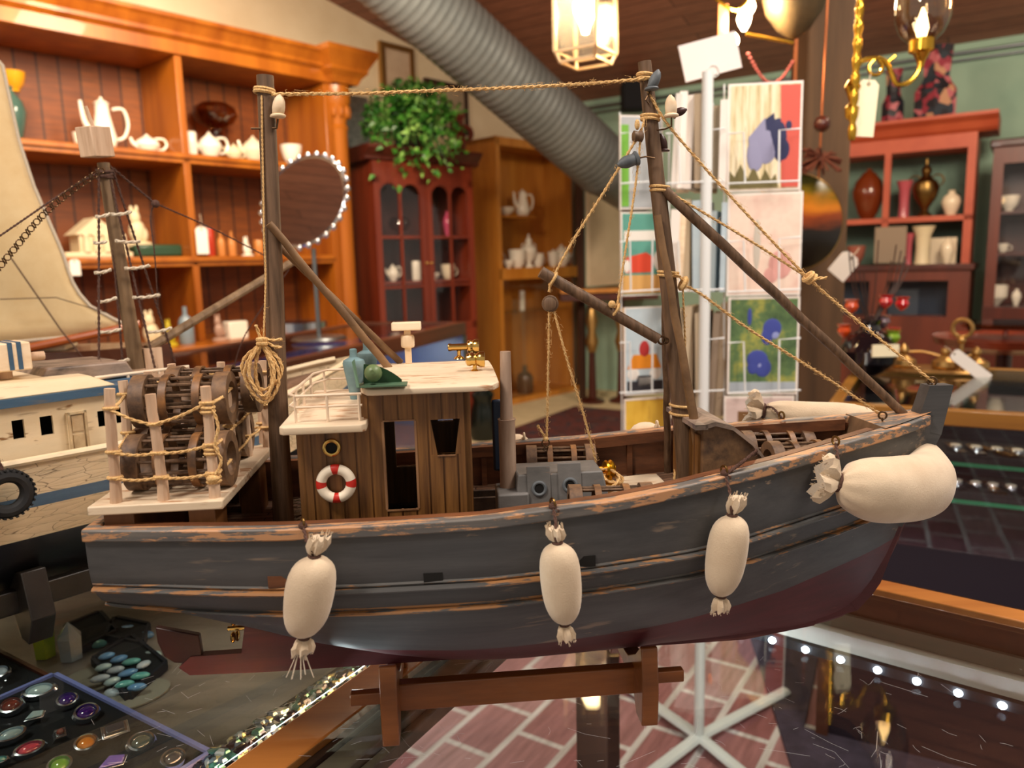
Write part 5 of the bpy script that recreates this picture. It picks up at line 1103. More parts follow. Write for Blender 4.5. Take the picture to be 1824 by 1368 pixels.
# ---- lamp cluster above the card rack
LC = onD(1345,60,2.4); cl = thing('hanging_lamp', 'cluttered hanging lamp with bright bulbs and copper trim above the card rack', 'lamp', Matrix.Translation(LC))
for dx, dz, r_ in ((-.035,.045,.022),(-.065,-.02,.015),(-.015,.08,.014)): m = MB(); m.lathe([(.3*r_,-r_*1.6),(r_*.8,-r_*.7),(r_,0),(r_*.8,r_*.8),(.1*r_,r_*1.7)], (dx,0,dz), n=14); m.build('light_bulb', 'bulb', cl)
m = MB(); m.lathe([(.10,.09),(.085,.03),(.05,-.02),(.015,-.045),(.001,-.05)], (.12,0,.03), n=20); m.lathe([(.12,.09),(.10,.10)], (.12,0,.03), n=20); m.build('shade_bowl', 'shade_brown' if grain('shade_brown','#3f3426','#6f5a3c',12,rough=.5,metal=.3) else 0, cl)
m = MB(); m.cyl((-.03,0,0),(.12,0,-.03),.006); m.tube(spline([(-.13,0,.11),(-.06,0,.07),(0,0,.12),(.06,0,.10)]), .006, 8); m.cyl((0,0,.1),(0,0,.7),.007); m.build('arm', 'gold', cl)
m = MB(); m.bb((-.115,0,-.05),(-.085,.02,.09)); m.build('copper_strip', 'copper', cl); m = MB(); m.bb((.125,.0,-.16),(.135,.01,.0)); m.build('copper_strip', 'copper', cl)
for i in range(14): pass
m = MB()
for i in range(22): t_ = i/21; m.ball((-.02+.14*t_, 0, -.06-.09*math.sin(math.pi*t_*.9)), .006, 6, 4)
m.build('bead_string', 'rose_bead' if plain('rose_bead','#8c4a48',.2) else 0, cl)
point(LC+V((-.05,-.05,.05)), 14, (1,.75,.45), .03)
q = onD(1128,172,6.6); m = MB(); m.bb((q.x-.1,q.y-.1,q.z-.12),(q.x+.1,q.y+.1,q.z+.12)); m.bb((q.x-.02,q.y-.02,q.z+.12),(q.x+.02,q.y+.02,q.z+.30)); solo(m.build('ceiling_speaker', 'black_cloth', bev=.02), 'small black speaker hung under the ceiling beyond the fore mast', 'speaker')
q = onD(1519,478,2.6); price_tag(q+V((0,0,.045)), .07, .09, 'pale square card hanging beside the timber post', .03, math.radians(40), None, 'card_white')
# ---- brass sconce with hurricane shade
SC = onD(1590,130,1.75); k_ = 1.75/FPX
def sp_(px, py, dy=0): q = onD(px, py, 1.75+dy)-SC; return q
sn = thing('brass_chandelier', 'shiny brass chandelier arm with a clear hurricane shade at upper right', 'chandelier', Matrix.Translation(SC))
m = MB(); prof = []
for i in range(30): prof.append((.0065+.004*abs(math.sin(i*1.05)), i*.0125))
base = sp_(1517,250); m.lathe(prof, base, (.02,0,1), 10); m.build('twisted_stem', 'gold', sn)
m = MB(); m.lathe([(.004,-.02),(.014,-.01),(.016,.01),(.006,.02),(.012,.04),(.018,.055),(.01,.07)], sp_(1517,200), n=16); m.build('stem_knop', 'gold', sn)
m = MB(); m.tube(spline([sp_(*p) for p in ((1525,128),(1532,112),(1552,104),(1575,108),(1588,130),(1598,150),(1620,146),(1636,126),(1640,98))]), .0055, 8); m.tube(spline([sp_(*p) for p in ((1560,104),(1548,118),(1552,132),(1566,132),(1572,118),(1564,108))]), .004, 8); m.tube(spline([sp_(*p) for p in ((1580,112),(1590,104),(1594,100))]), .004, 6); m.build('scroll_arm', 'gold', sn)
m = MB(); m.lathe([(.006,-.03),(.010,-.015),(.018,0),(.027,.004),(.027,.03),(.022,.032),(.018,.012)], sp_(1641,95), n=20); m.build('candle_cup', 'gold', sn)
m = MB(); m.lathe([(.026,0),(.045,.02),(.058,.05),(.060,.08),(.054,.13),(.05,.17),(.051,.17),(.061,.08),(.058,.049),(.045,.018),(.024,-.001)], sp_(1641,76), n=32); m.build('hurricane_shade', 'shade_glass', sn)
m = MB(); m.lathe([(.006,0),(.014,.03),(.010,.05),(.002,.075)], sp_(1641,76), n=10); m.build('flame_bulb', 'warm_lamp', sn)
m = MB(); m.cyl(base+V((.02*.37,0,.37)), base+V((.02,0,1.6)), .004); m.build('suspension', 'gold', sn)
price_tag(onD(1548,142,1.75), .048, .125, 'cream price tag hanging from the brass chandelier', .03, math.radians(4))
# ============================================================ COUNTERS
DA = heading(onZ(400,1368,GZ), onZ(665,1180,GZ)); DB = heading(onZ(1560,1030,GZ), onZ(1824,1087,GZ))
ua = V((math.sin(math.radians(DA)), math.cos(math.radians(DA)), 0)); ub = V((math.sin(math.radians(DB)), math.cos(math.radians(DB)), 0))
a0 = onZ(400,1368,GZ); b0 = onZ(1560,1030,GZ)
den = ua.x*ub.y-ua.y*ub.x; ta = ((b0.x-a0.x)*ub.y-(b0.y-a0.y)*ub.x)/den; CN = a0+ua*ta     # where the two wooden edges meet
na = V((ua.y, -ua.x, 0)); nb = V((ub.y, -ub.x, 0))                                        # na: to the right of strip A; nb: towards the camera side
WS = .040
tbl = thing('glass_counter', 'scratched glass counter top with wooden edges carrying the model boats', 'display counter', (CN.x, CN.y, 0))
def loc(p): return V(p)-V((CN.x, CN.y, 0))
def flat(m, pts, z0, z1): m.prism([V((p.x, p.y, z0)) for p in pts], (0,0,0), (0,0,z1-z0))
pa = [loc(a0-ua*.9), loc(CN), loc(CN+na*WS), loc(a0-ua*.9+na*WS)]
m = MB(); flat(m, pa, .884, .9004); m.build('wooden_edge', 'strip_wood', tbl, bev=.002)
q = V(na*WS); m = MB(); flat(m, [loc(a0-ua*.9)+q, loc(CN)+q, loc(CN)+q*1.18, loc(a0-ua*.9)+q*1.18], .880, .893); m.build('dark_gap', 'dark_wood', tbl)
m = MB(); flat(m, [loc(a0-ua*.9)+q*1.2, loc(CN)+q*1.2, loc(CN)+q*1.75, loc(a0-ua*.9)+q*1.75], .874, .890); m.build('apron', 'apron_wood', tbl, bev=.002)
m = MB(); flat(m, [loc(a0-ua*.9)+q*1.75, loc(CN)+q*1.75, loc(CN)+q*1.95, loc(a0-ua*.9)+q*1.95], .868, .882); m.build('apron_moulding', 'apron_wood', tbl, bev=.002)
WB = .030
e1_ = loc(CN+na*WS); e2_ = loc(CN+ub*1.5)
m = MB(); flat(m, [loc(CN)-nb*0, e2_, e2_+nb*WB, loc(CN)+nb*WB], .8915, .9004); m.build('wooden_edge', 'strip_wood', tbl, bev=.002)
m = MB(); flat(m, [loc(CN)+nb*(-.004), e2_+nb*(-.004), e2_+nb*.012, loc(CN)+nb*.012], .838, .8915); m.build('inner_board', 'brown_wood', tbl)
m = MB(); flat(m, [loc(CN)+nb*.004, e2_+nb*.004, e2_+nb*.03, loc(CN)+nb*.03], .818, .838); m.build('cream_fascia', 'card_white', tbl)
m = MB(); flat(m, [loc(CN)+nb*.0125, e2_+nb*.0125, e2_+nb*.018, loc(CN)+nb*.018], .8385, .856); m.build('grey_ledge', 'card_grey' if 'card_grey' in MT else (plain('card_grey', '#8d8578', .6) and 'card_grey'), tbl)
m = MB(); flat(m, [loc(CN)+nb*.022, e2_+nb*.022, e2_+nb*.036, loc(CN)+nb*.036], .806, .817); lb = m.build('light_bar', 'black_cloth', tbl)
for i in range(34):
    p = loc(CN+ub*(.06+.0385*i))+nb*.037; m = MB(); m.ball((p.x, p.y, .811), (.0042,.0042,.0036), 10, 6); m.build('led', 'led', lb)
# glass sheets
far = CN-na*1.35
m = MB(); flat(m, [loc(CN+na*WS), loc(CN+ub*1.5), loc(CN+ub*1.5+nb*1.6), loc(a0-ua*.9+na*WS)], .8935, .8995); m.build('glass_top', 'table_glass', tbl)
m = MB(); flat(m, [loc(CN), loc(a0-ua*.9), loc(a0-ua*.9-na*1.35), loc(CN-na*1.35)], .8935, .8995); m.build('glass_top', 'table_glass', tbl)
m = MB(); flat(m, [loc(CN)+na*.0-ua*.03, loc(CN)+na*.05-ua*.03, loc(CN)+na*.05+ua*.02, loc(CN)+ua*.02], 0, .862); m.build('corner_post', 'dark_wood', tbl, bev=.003)
random.seed(21); m = MB()
for i in range(110):
    x = random.uniform(600,1824); y = random.uniform(1170,1368); p = onZ(x, y, GZ)-V((CN.x,CN.y,0)); a = random.gauss(.7,.8); l_ = random.uniform(.0015,.014) if random.random() < .9 else .035
    d_ = V((math.cos(a), -math.sin(a), 0))*l_; c_ = V((random.gauss(0,.1), random.gauss(0,.1), 0))*l_; m.tube([p+V((0,0,.0002)), p+d_*.5+c_+V((0,0,.0002)), p+d_+V((0,0,.0002))], .00006, 4)
for i in range(60):
    x = random.uniform(150,640); y = random.uniform(1180,1368); p = onZ(x, y, GZ)-V((CN.x,CN.y,0)); a = random.gauss(-.6,.8); l_ = random.uniform(.003,.016); d_ = V((math.cos(a), -math.sin(a), 0))*l_
    m.tube([p+V((0,0,.0002)), p+d_+V((0,0,.0002))], .00008, 4)
o = m.build('scratches', 'scratch_white' if plain('scratch_white', '#cfd2d6', .6) else 0, tbl); o['kind'] = 'stuff'
# beads added in place of the bevel's prismatic reflection along the edge
cr = thing('bevel_glint', 'row of iridescent beads standing in for the glass bevel reflection along the wooden edge', 'bevel glint', (CN.x, CN.y, 0)); random.seed(31)
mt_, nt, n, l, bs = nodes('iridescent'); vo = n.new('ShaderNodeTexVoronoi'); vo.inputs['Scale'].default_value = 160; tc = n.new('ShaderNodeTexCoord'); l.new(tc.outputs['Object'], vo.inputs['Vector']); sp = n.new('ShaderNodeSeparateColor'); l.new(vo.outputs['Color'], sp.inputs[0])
l.new(ramp(nt, sp.outputs[0], [(0,'#1b2233'),(.25,'#5f7f9f'),(.45,'#b9cfe0'),(.6,'#3f7f80'),(.75,'#d8d2a0'),(.9,'#2b3550')], 'CONSTANT'), bs.inputs['Base Color']); bs.inputs['Roughness'].default_value = .08; bs.inputs['Metallic'].default_value = .5  # colours of the prismatic reflection put into the beads
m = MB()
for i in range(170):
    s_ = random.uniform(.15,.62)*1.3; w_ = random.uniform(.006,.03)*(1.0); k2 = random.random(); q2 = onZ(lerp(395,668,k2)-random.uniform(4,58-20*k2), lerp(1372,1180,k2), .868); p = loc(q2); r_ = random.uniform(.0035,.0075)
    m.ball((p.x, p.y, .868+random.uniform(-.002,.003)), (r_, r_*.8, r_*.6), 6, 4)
o = m.build('glint_beads', 'iridescent', cr, smooth=False); o['kind'] = 'stuff'; m = MB(); flat(m, [loc(a0-ua*.2)-na*.02, loc(CN-ua*.12)-na*.02, loc(CN-ua*.12)-na*.072, loc(a0-ua*.2)-na*.072], .855, .863); m.build('glint_bed', 'navy_cloth', cr)
# left case interior
def cpt(w, d, z): p = a0+ua*d-na*w; return V((p.x, p.y, z))
lc = tbl
m = MB(); flat(m, [loc(cpt(.05,-.6,0)), loc(cpt(.05,.62,0)), loc(cpt(.06,.62,0)), loc(cpt(.06,-.6,0))], .800, .856); m.build('side_board', 'dark_wood', tbl)
m = MB(); flat(m, [loc(cpt(.06,-.6,0)), loc(cpt(.06,.62,0)), loc(cpt(1.35,.62,0)), loc(cpt(1.35,-.6,0))], .800, .812); m.build('shelf_board', 'case_board' if grain('case_board', '#3a322c', '#a8968a', 9, (.25,1,1), .35, p=(.35,.75)) else 0, lc)
m = MB(); flat(m, [loc(cpt(.0,.60,0)), loc(cpt(0,.62,0)), loc(cpt(1.3,.62,0)), loc(cpt(1.3,.60,0))], .812, .893); m.build('back_board', 'brown_wood', lc)
def tray(pxs, z, label, edge, h_=.012, cloth='black_cloth', lip=.004):
    P_ = [onZ(x, y, z) for x, y in pxs]; c_ = sum(P_, V())/len(P_); t = thing('jewellery_tray', label, 'tray', (c_.x, c_.y, z-h_)); P_ = [V((p.x-c_.x, p.y-c_.y, 0)) for p in P_]
    m = MB(); m.prism(P_, (0,0,0), (0,0,h_-.003)); m.build('velvet_pad', cloth, t); m = MB(); k = len(P_)
    for i in range(k): a, b_ = P_[i], P_[(i+1) % k]; d_ = (b_-a).normalized(); nn2 = V((-d_.y, d_.x, 0)); nn2 = nn2 if (nn2.dot(-(a+b_)/2) > 0) else -nn2; m.prism([a, b_, b_-nn2*lip, a-nn2*lip], (0,0,0), (0,0,h_))
    m.build('rim', edge, t); return t
SZ = .813
plain('lilac_edge', '#7f86c8', .4)
c1, c2, c3 = onZ(95,1200,.872), onZ(368,1338,.872), onZ(-60,1268,.872); c3 = c1+(c3-c1)*2.2; c4 = c2+(c3-c1); pr_ = lambda p: ((p-CAM).dot(Rv)/(p-CAM).dot(Fv)*FPX+CX, CY-(p-CAM).dot(Uv)/(p-CAM).dot(Fv)*FPX)
tray([pr_(c1), pr_(c2), pr_(c4), pr_(c3)], .872, 'black velvet ring tray with a lilac rim at the lower left', 'lilac_edge')
d1, d2 = onZ(0,1162,.872), onZ(86,1206,.872); dd = (c3-c1).normalized()*.3
tray([pr_(d1-(d2-d1)*.6), pr_(d2), pr_(d2+dd), pr_(d1-(d2-d1)*.6+dd)], .866, 'black velvet tray beside the ring tray at the left edge', 'dark_mahogany')
# rings
for k_, c_ in (('violet','#3a1570'),('opal','#a9bfc4'),('rust_stone','#7a3528'),('pink_stone','#c2485a'),('amber_stone','#c8781e'),('smoky_stone','#3a3840'),('lilac_stone','#7a64b8'),('green_stone','#6aa038'),('grey_stone','#4a524e'),('turquoise','#5fa9a6'),('blue_stone','#5f8fc0'),('pearl','#b9c3cf')): plain(k_, c_, .12, coat=1)
l_ = bpy.data.lights.new('case_fill_light', 'AREA'); l_.energy = 8; l_.color = (.86,.93,1); l_.shape = 'RECTANGLE'; l_.size = .75; l_.size_y = .02  # unseen area light added to brighten the ring tray
o = bpy.data.objects.new('case_fill_light', l_); C.objects.link(o); o.matrix_world = Frame(cpt(.008,.2,0), DA).M @ Matrix.Translation((0,.01,.886)) @ Matrix.Rotation(math.radians(-52), 4, 'X')
def ring(px, py, w, stone, label, shape='oval', rz=0.6, tilt=.45):
    z = .872; p = onZ(px, py, z); dep = (p-CAM).dot(Fv); r_ = w*dep/FPX/2
    mm = Matrix.Translation((p.x, p.y, z-.003)) @ Matrix.Rotation(rz, 4, 'Z') @ Matrix.Rotation(tilt, 4, 'X'); t = thing('silver_ring', label, 'ring', mm, 'silver rings on the black velvet tray')
    m = MB(); m.torus((0,0,-.001), .0075, .0012, (1,0,0), 20, 6, a0=-.3, a1=math.pi+.3); m.build('band', 'silver', t)
    z0 = .0065
    if shape == 'rect': m = MB(); m.bb((-r_,-r_*.6,z0),(r_,r_*.6,z0+.0025)); m.bb((-r_*.88,-r_*.5,z0+.0025),(r_*.88,r_*.5,z0+.0035)); m.build('setting', 'silver', t, bev=.0006); m = MB(); m.bb((-r_*.7,-r_*.38,z0+.0035),(r_*.7,r_*.38,z0+.006)); m.build('stone', stone, t, bev=.001)
    elif shape == 'claw':
        m = MB()
        for i in range(5): y = (i-2)*r_*.32; m.tube([(-r_,y,.002),(-r_*.5,y,z0+.001),(r_*.6,y,z0+.001),(r_,y,.002)], .0009, 6)
        m.build('setting', 'silver', t); m = MB(); m.ball((0,0,z0+.003), (r_*.5,r_*.4,.003)); m.build('stone', stone, t)
    elif shape == 'shield': m = MB(); m.prism([(-r_,-r_*.4,z0),(r_*.7,-r_*.5,z0),(r_,r_*.2,z0),(-r_*.1,r_*.55,z0)], (0,0,0), (0,0,.003)); m.build('setting', 'silver', t, bev=.0006); m = MB(); m.prism([(-r_*.85,-r_*.32,z0),(r_*.62,-r_*.4,z0),(r_*.85,r_*.16,z0),(-r_*.1,r_*.42,z0)], (0,0,.003), (0,0,.005)); m.build('stone', stone, t, bev=.001)
    else:
        e = .55 if shape == 'oval' else .85
        m = MB(); m.lathe([(r_*.6,z0-.003),(r_*1.12,z0-.001),(r_*1.16,z0+.0015),(r_*1.02,z0+.0042),(r_*.84,z0+.0046),(r_*.76,z0+.002)], sy=e, n=24); m.build('setting', 'silver', t)
        m = MB(); m.ball((0,0,z0+.0015), (r_*.76, r_*.76*e, .0046), 20, 10); m.build('stone', stone, t)
    return t
for a in ((72,1235,50,'opal','large pale opal ring at the top of the ring tray','oval',.45),(22,1262,38,'rust_stone','round rust red stone ring near the left edge','round',.4),(118,1253,34,'violet','deep violet ring, the upper of two violet ones','round',.8),(152,1275,40,'violet','deep violet ring, the lower of two violet ones','round',.8),
    (62,1280,36,'opal','ring with an uneven pearly stone left of the violet ones','shield',.6),(18,1315,48,'opal','long ring with orange and green inlay at the left edge','oval',.8),(108,1310,26,'rust_stone','ring with five curved silver bars','claw',.6),(52,1340,48,'pink_stone','long pink stone ring in the ring tray','oval',.7),
    (152,1330,38,'amber_stone','orange amber ring with a wide silver band','round',.7),(205,1305,44,'smoky_stone','rectangular smoky stone ring in a stepped silver setting','rect',.6),(250,1328,44,'grey_stone','oval grey stone ring near the lilac rim','round',.7),(200,1362,52,'lilac_stone','shield shaped lilac stone ring at the bottom edge','shield',.5),
    (108,1368,40,'green_stone','round green stone ring at the bottom edge','round',.5),(305,1358,42,'smoky_stone','glassy grey ring closest to the tray corner','round',.9),(4,1360,26,'turquoise','turquoise and silver ring at the lower left corner','oval',.4)): ring(*a)
p_ = onZ(4,1200,.872); ring(4,1202,30,'pearl','domed silver ring on the small tray at the left edge','round',.3)
tq = tray([(168,1170),(232,1130),(292,1178),(228,1232)], .824, 'small black tray of turquoise stones under the stern of the grey boat', 'navy_cloth', .01)
random.seed(8); G7 = 'turquoise and silver stones in the small black tray'
st_cols = ['turquoise','opal','turquoise','blue_stone','pearl','turquoise']
for i in range(4):
    for j in range(3):
        px, py = 190+22*i-6*j, 1172+(14*i)*.45-2+20*j-6*i*.2; p = onZ(px, py, .824); m = MB(); m.ball((0,0,.004), (.0085+.002*random.random(), .005, .004), 12, 8); o = m.build('polished_stone', random.choice(st_cols)); o.matrix_world = Matrix.Translation((p.x, p.y, .821)) @ Matrix.Rotation(.4+random.gauss(0,.2), 4, 'Z')
        tag(o, 'polished turquoise or silvery stone lying in the small black tray', 'stone', G7)
for px, py, c_, w_, l_ in ((228,1122,'blue_stone',.013,'pale blue stone above the turquoise tray'),(262,1132,'blue_stone',.009,'smaller blue stone next to the rudder'),(172,1148,'turquoise',.013,'flat teal stone on the grey card left of the turquoise tray'),(270,1168,'opal',.012,'pale silver stone beside the rudder'),(200,1236,'pearl',.009,'small pearly piece between the turquoise tray and ring tray')):
    p = onZ(px, py, .816); m = MB(); m.ball((0,0,.004), (w_, w_*.6, .005), 12, 8); o = m.build('polished_stone', c_); o.matrix_world = Matrix.Translation((p.x, p.y, .813)); tag(o, l_, 'stone')
tray([(205,1098),(262,1110),(250,1140),(190,1128)], .824, 'small dark tray of blue stones behind the rudder', 'navy_cloth', .01)
tray([(118,1112),(176,1088),(205,1120),(140,1150)], .824, 'dark tray half hidden left of the blue stones', 'navy_cloth', .01)
for px, py, c_, h_, r_, l_ in ((82,1168,'lime_crystal',.05,.013,'pointed yellow green crystal in the left case'),(128,1172,'smoke',.045,.014,'pale upright crystal beside the yellow green one')):
    plain('lime_crystal', '#a8bf3a', .15) if 'lime_crystal' not in MT else 0
    p = onZ(px, py, SZ); m = MB(); m.lathe([(r_*.9,0),(r_,h_*.6),(.0005,h_)], n=6); o = m.build('crystal_point', 'lime_crystal' if c_ == 'lime_crystal' else 'pearl', smooth=False); o.matrix_world = Matrix.Translation((p.x, p.y, SZ)); tag(o, l_, 'crystal')
for px, py, w_, l_ in ((175,1208,.042,'rounded grey display card next to the ring tray corner'),(232,1240,.04,'rounded grey display card beside the lilac rim')):
    p = onZ(px, py, SZ); m = MB(); m.lathe([(w_,0),(w_,.002)], n=28, sy=.7); o = m.build('display_card', 'card_grey' if ('card_grey' in MT or plain('card_grey', '#8d8578', .6)) else 0); o.matrix_world = Matrix.Translation((p.x, p.y, SZ)) @ Matrix.Rotation(.6, 4, 'Z'); tag(o, l_, 'card')

# ---- right glass case
CF = Frame(onZ(1475,717,GZ), 119); cz = lambda py, px=1740, y=.0: CF.Y(px, py, y).z
cc = thing('glass_showcase', 'long glass showcase with watches on black shelves at the right', 'showcase', CF.M)
LW_, LD = 1.5, .75
m = MB(); m.bb((0,0,.862),(LW_,.03,.9)); m.build('front_rail', 'gilt_wood' if grain('gilt_wood','#7a4f18','#b07c30',9,(.08,1,1),.35,coat=.3) else 0, cc, bev=.003)
m = MB(); m.bb((0,.03,.862),(.03,LD,.9)); m.build('side_rail', 'gilt_wood', cc, bev=.003); m = MB(); m.bb((0,LD,.862),(LW_,LD+.03,.9)); m.build('back_rail', 'gilt_wood', cc, bev=.003)
m = MB(); m.bb((0.03,.03,.892),(LW_,LD,.898)); m.build('glass_top', 'table_glass', cc)
m = MB(); m.bb((.01,.008,.56),(LW_,.014,.862)); m.build('glass_front', 'clear_glass', cc); m = MB(); m.bb((0,.02,0),(LW_,LD,.56)); m.build('plinth', 'plinth_dark' if plain('plinth_dark', '#1b1420', .5) else 0, cc); m = MB(); m.bb((0.03,LD-.02,.56),(LW_,LD,.862)); m.build('back_panel', 'navy_cloth', cc)
m = MB(); m.bb((0,.0,.0),(.03,.03,.862)); m.build('corner_post', 'brown_wood', cc)
for py, d0 in ((889,.03),(823,.10)):
    z = CF.Y(1700,py,d0).z; m = MB(); m.bb((.03,d0,z-.008),(LW_,LD-.03,z)); m.build('glass_shelf', 'clear_glass', cc); m = MB(); m.bb((.03,d0-.002,z-.0085),(LW_,d0,z+.0005)); m.build('shelf_edge', 'green_edge', cc)
random.seed(17); G8 = 'wrist watches and bracelets on the black trays'
for row, (py, d0, py2, pxs) in enumerate(((889,.05,858,(1672,1704,1737,1768,1800,1835)),(823,.12,786,(1702,1738,1775,1812,1850)))):
    z = CF.Y(1700, py, d0).z; t = thing('watch_tray', '%s black tray of watches in the right showcase' % ('lower','upper')[row], 'tray', CF.M @ Matrix.Translation((.1,d0,z))); m = MB(); m.bb((-.06,0,0),(1.3,.006,.02)); m.bb((-.06,.006,0),(1.3,.20,.012)); m.build('tray_body', 'black_cloth', t)
    for i, px in enumerate(pxs):
        p = CF.Y(px, py2, d0+.09); w_ = Matrix.Translation(CF.W((p.x, d0+.07, z+.022))) @ CF.M.to_3x3().to_4x4() @ Matrix.Rotation(random.gauss(.4,.4), 4, 'Z')
        t = thing('wrist_watch', 'silver coloured wrist watch lying on the %s black tray' % ('lower','upper')[row], 'watch', w_, G8+(' below' if row == 0 else ' above')); m = MB()
        for j in range(9): m.bb((-.011,-.05+j*.0112,-.006),(.011,-.041+j*.0112,.0))
        m.build('bracelet', 'silver' if (i+row) % 4 != 3 else 'gold', t, smooth=False); m = MB(); m.lathe([(.014,0),(.016,.003),(.014,.007),(.012,.007)], (0,0,0)); m.build('watch_case', 'silver', t); m = MB(); m.lathe([(.0115,.007),(.0115,.0075)]); m.build('dial', 'porcelain', t)
m = MB(); P_ = [onZ(*p, .012) for p in ((1330,1118),(1500,1118),(1500,1500),(1640,1368),(1824,1330),(1950,1368),(1700,1700),(1520,1560))]
P_ = [onZ(1335,1130,.01), onZ(1462,1150,.01), CF.W((-.03,.015,0)), CF.W((1.4,.015,0)), CF.W((1.4,-.9,0)), CF.W((.18,-.75,0))]; m.prism([V((p.x,p.y,.005)) for p in P_], (0,0,0), (0,0,.01))
solo(m.build('floor_shade', 'plum_shade' if grain('plum_shade','#2e2531','#463a4b',30,rough=.8) else 0), 'dark plum sheet standing in for floor shade seen through the glass at lower right', 'shade patch')  # dark sheet added in place of shade and reflection on the floor
# inkstand and tag, vase of glass flowers
p = onZ(1648,662,.9); ik = thing('brass_inkstand', 'ornate brass inkstand with finials on the right showcase', 'inkstand', Matrix.Translation((p.x,p.y,.9)) @ CF.M.to_3x3().to_4x4())
m = MB(); m.lathe([(.16,0),(.17,.006),(.15,.014),(.12,.012)], n=28, sy=.45); m.build('base', 'gilt', ik)
for x, h_ in ((-.06,.085),(.05,.075),(.13,.08)): m = MB(); m.lathe([(.03,.012),(.036,.02),(.034,.035),(.018,.045),(.008,.052),(.014,.062),(.012,.072),(.003,h_)], (x,0,0), n=16); m.build('inkwell', 'gilt', ik)
m = MB(); m.tube(spline([(-.14,0,.012),(-.10,0,.045),(-.02,.01,.06),(.06,.0,.045),(.12,0,.055)]), .004, 6); m.build('pen_rest', 'gilt', ik)
m = MB(); m.cyl((.09,-.02,.0),(.09,-.02,.1),.006); m.torus((.09,-.02,.135), .026, .006, (.3,1,0)); m.ball((.09,-.02,.1),.012); m.build('ring_handle', 'gilt', ik)
pt = onD(1697,628,(p-CAM).dot(Fv)-.12); price_tag(pt, .034, .13, 'long white price tag tied to the brass inkstand', .03, math.radians(-52), Matrix.Rotation(-.1,4,'Z'), 'card_white')
p = onZ(1546,668,.9); fv = thing('flower_vase', 'black glass vase of red, orange and green glass flowers on the showcase', 'vase', (p.x,p.y,.9)); s_ = (p-CAM).dot(Fv)/FPX
m = MB(); m.lathe([(.022,0),(.04,.01),(.075,.04),(.082,.075),(.06,.115),(.03,.135),(.026,.15),(.034,.165),(.03,.165),(.02,.15)], n=28); m.build('vase_body', 'black_glass' if plain('black_glass','#120d14',.06,coat=1) else 0, fv)
m = MB(); m.bb((-.03,-.0865,.065),(.045,-.08,.1)); m.build('label', 'tag_cream', fv)
for px, py, c_ in ((1600,543,'red_bloom'),(1568,538,'red_bloom'),(1594,598,'red_bloom'),(1585,625,'red_bloom'),(1510,545,'orange_bloom'),(1508,590,'orange_bloom'),(1580,600,'green_bloom'),(1574,575,'clear_bloom'),(1555,575,'clear_bloom')):
    for k_, c2_ in (('red_bloom','#c21522'),('orange_bloom','#d24a10'),('green_bloom','#7fa324'),('clear_bloom','#6a5560')):
        if k_ not in MT: plain(k_, c2_, .06, coat=1)
    q = V(((px-1546)*s_, random.uniform(-.03,.03), (668-py)*s_)); m = MB(); m.lathe([(.004,-.02),(.016,-.01),(.02,.0),(.016,.012),(.022,.02),(.017,.019)], q, (.2*q.x,0,1), 12); b_ = m.build('glass_bloom', c_, fv)
m = MB()
for i in range(12): a = random.uniform(-.08,.08); m.tube(spline([(0,0,.14),(a*.5,0,.2),(a,0,.26),(a*1.3,0,.30+random.random()*.1)]), .002, 5)
m.build('twigs', 'dark_wood', fv)
q = onD(1790,612,3.2); t = thing('tray_table', 'round reddish wooden tray with glassware beyond the showcase', 'table', (q.x,q.y,0)); m = MB(); m.lathe([(.16,q.z-.03),(.26,q.z),(.27,q.z+.03),(.25,q.z+.02)], n=28); m.build('table_top', 'mahogany', t); m = MB(); m.lathe([(.2,0),(.03,.04),(.03,q.z-.03)]); m.build('leg', 'dark_mahogany', t); m = MB(); m.lathe([(.16,q.z+.07),(.17,q.z+.08),(.16,q.z+.09)], n=24); m.cyl((0,0,q.z+.0),(0,0,q.z+.07),.01); m.build('glass_stand', 'smoke_glass', t)

# ---- long dark case behind the boats, blue lit inside
A1 = onZ(255,700,.975); B1 = onZ(830,573,.975); LF = Frame(A1, heading(A1, B1)); LL = (B1-A1).length
lcx = thing('long_showcase', 'long dark wooden showcase with a blue lined interior behind the boats', 'showcase', LF.M)
m = MB(); m.bb((0,0,.91),(LL,.05,.975)); m.build('front_rail', 'brown_wood', lcx, bev=.004); m = MB(); m.bb((0,.55,.91),(LL,.6,.975)); m.build('back_rail', 'brown_wood', lcx, bev=.004); m = MB(); m.bb((LL-.05,.05,.91),(LL,.55,.975)); m.build('end_rail', 'brown_wood', lcx)
m = MB(); m.bb((0,.05,.963),(LL-.05,.55,.969)); m.build('glass_top', 'clear_glass', lcx)
m = MB(); m.bb((0,.012,.45),(LL,.018,.91)); m.build('glass_front', 'clear_glass', lcx); m = MB(); m.bb((0,.02,0),(LL,.6,.45)); m.build('base_cabinet', 'dark_wood', lcx); m = MB(); m.bb((0,.52,.45),(LL,.55,.90)); m.build('blue_lining', 'blue_lining' if grain('blue_lining','#1e2f6e','#5a7fd0',5,rough=.4) else 0, lcx)
m = MB(); m.bb((LL-.05,0,.45),(LL,.6,.91)); m.build('end_panel', 'steel', lcx)
l_ = bpy.data.lights.new('case_light', 'AREA'); l_.energy = 7; l_.color = (.7,.8,1); l_.size = 1.2; l_.shape = 'RECTANGLE'; l_.size_y = .05; o = bpy.data.objects.new('case_light', l_); C.objects.link(o); o.matrix_world = LF.M @ Matrix.Translation((LL*.55,.25,.90))
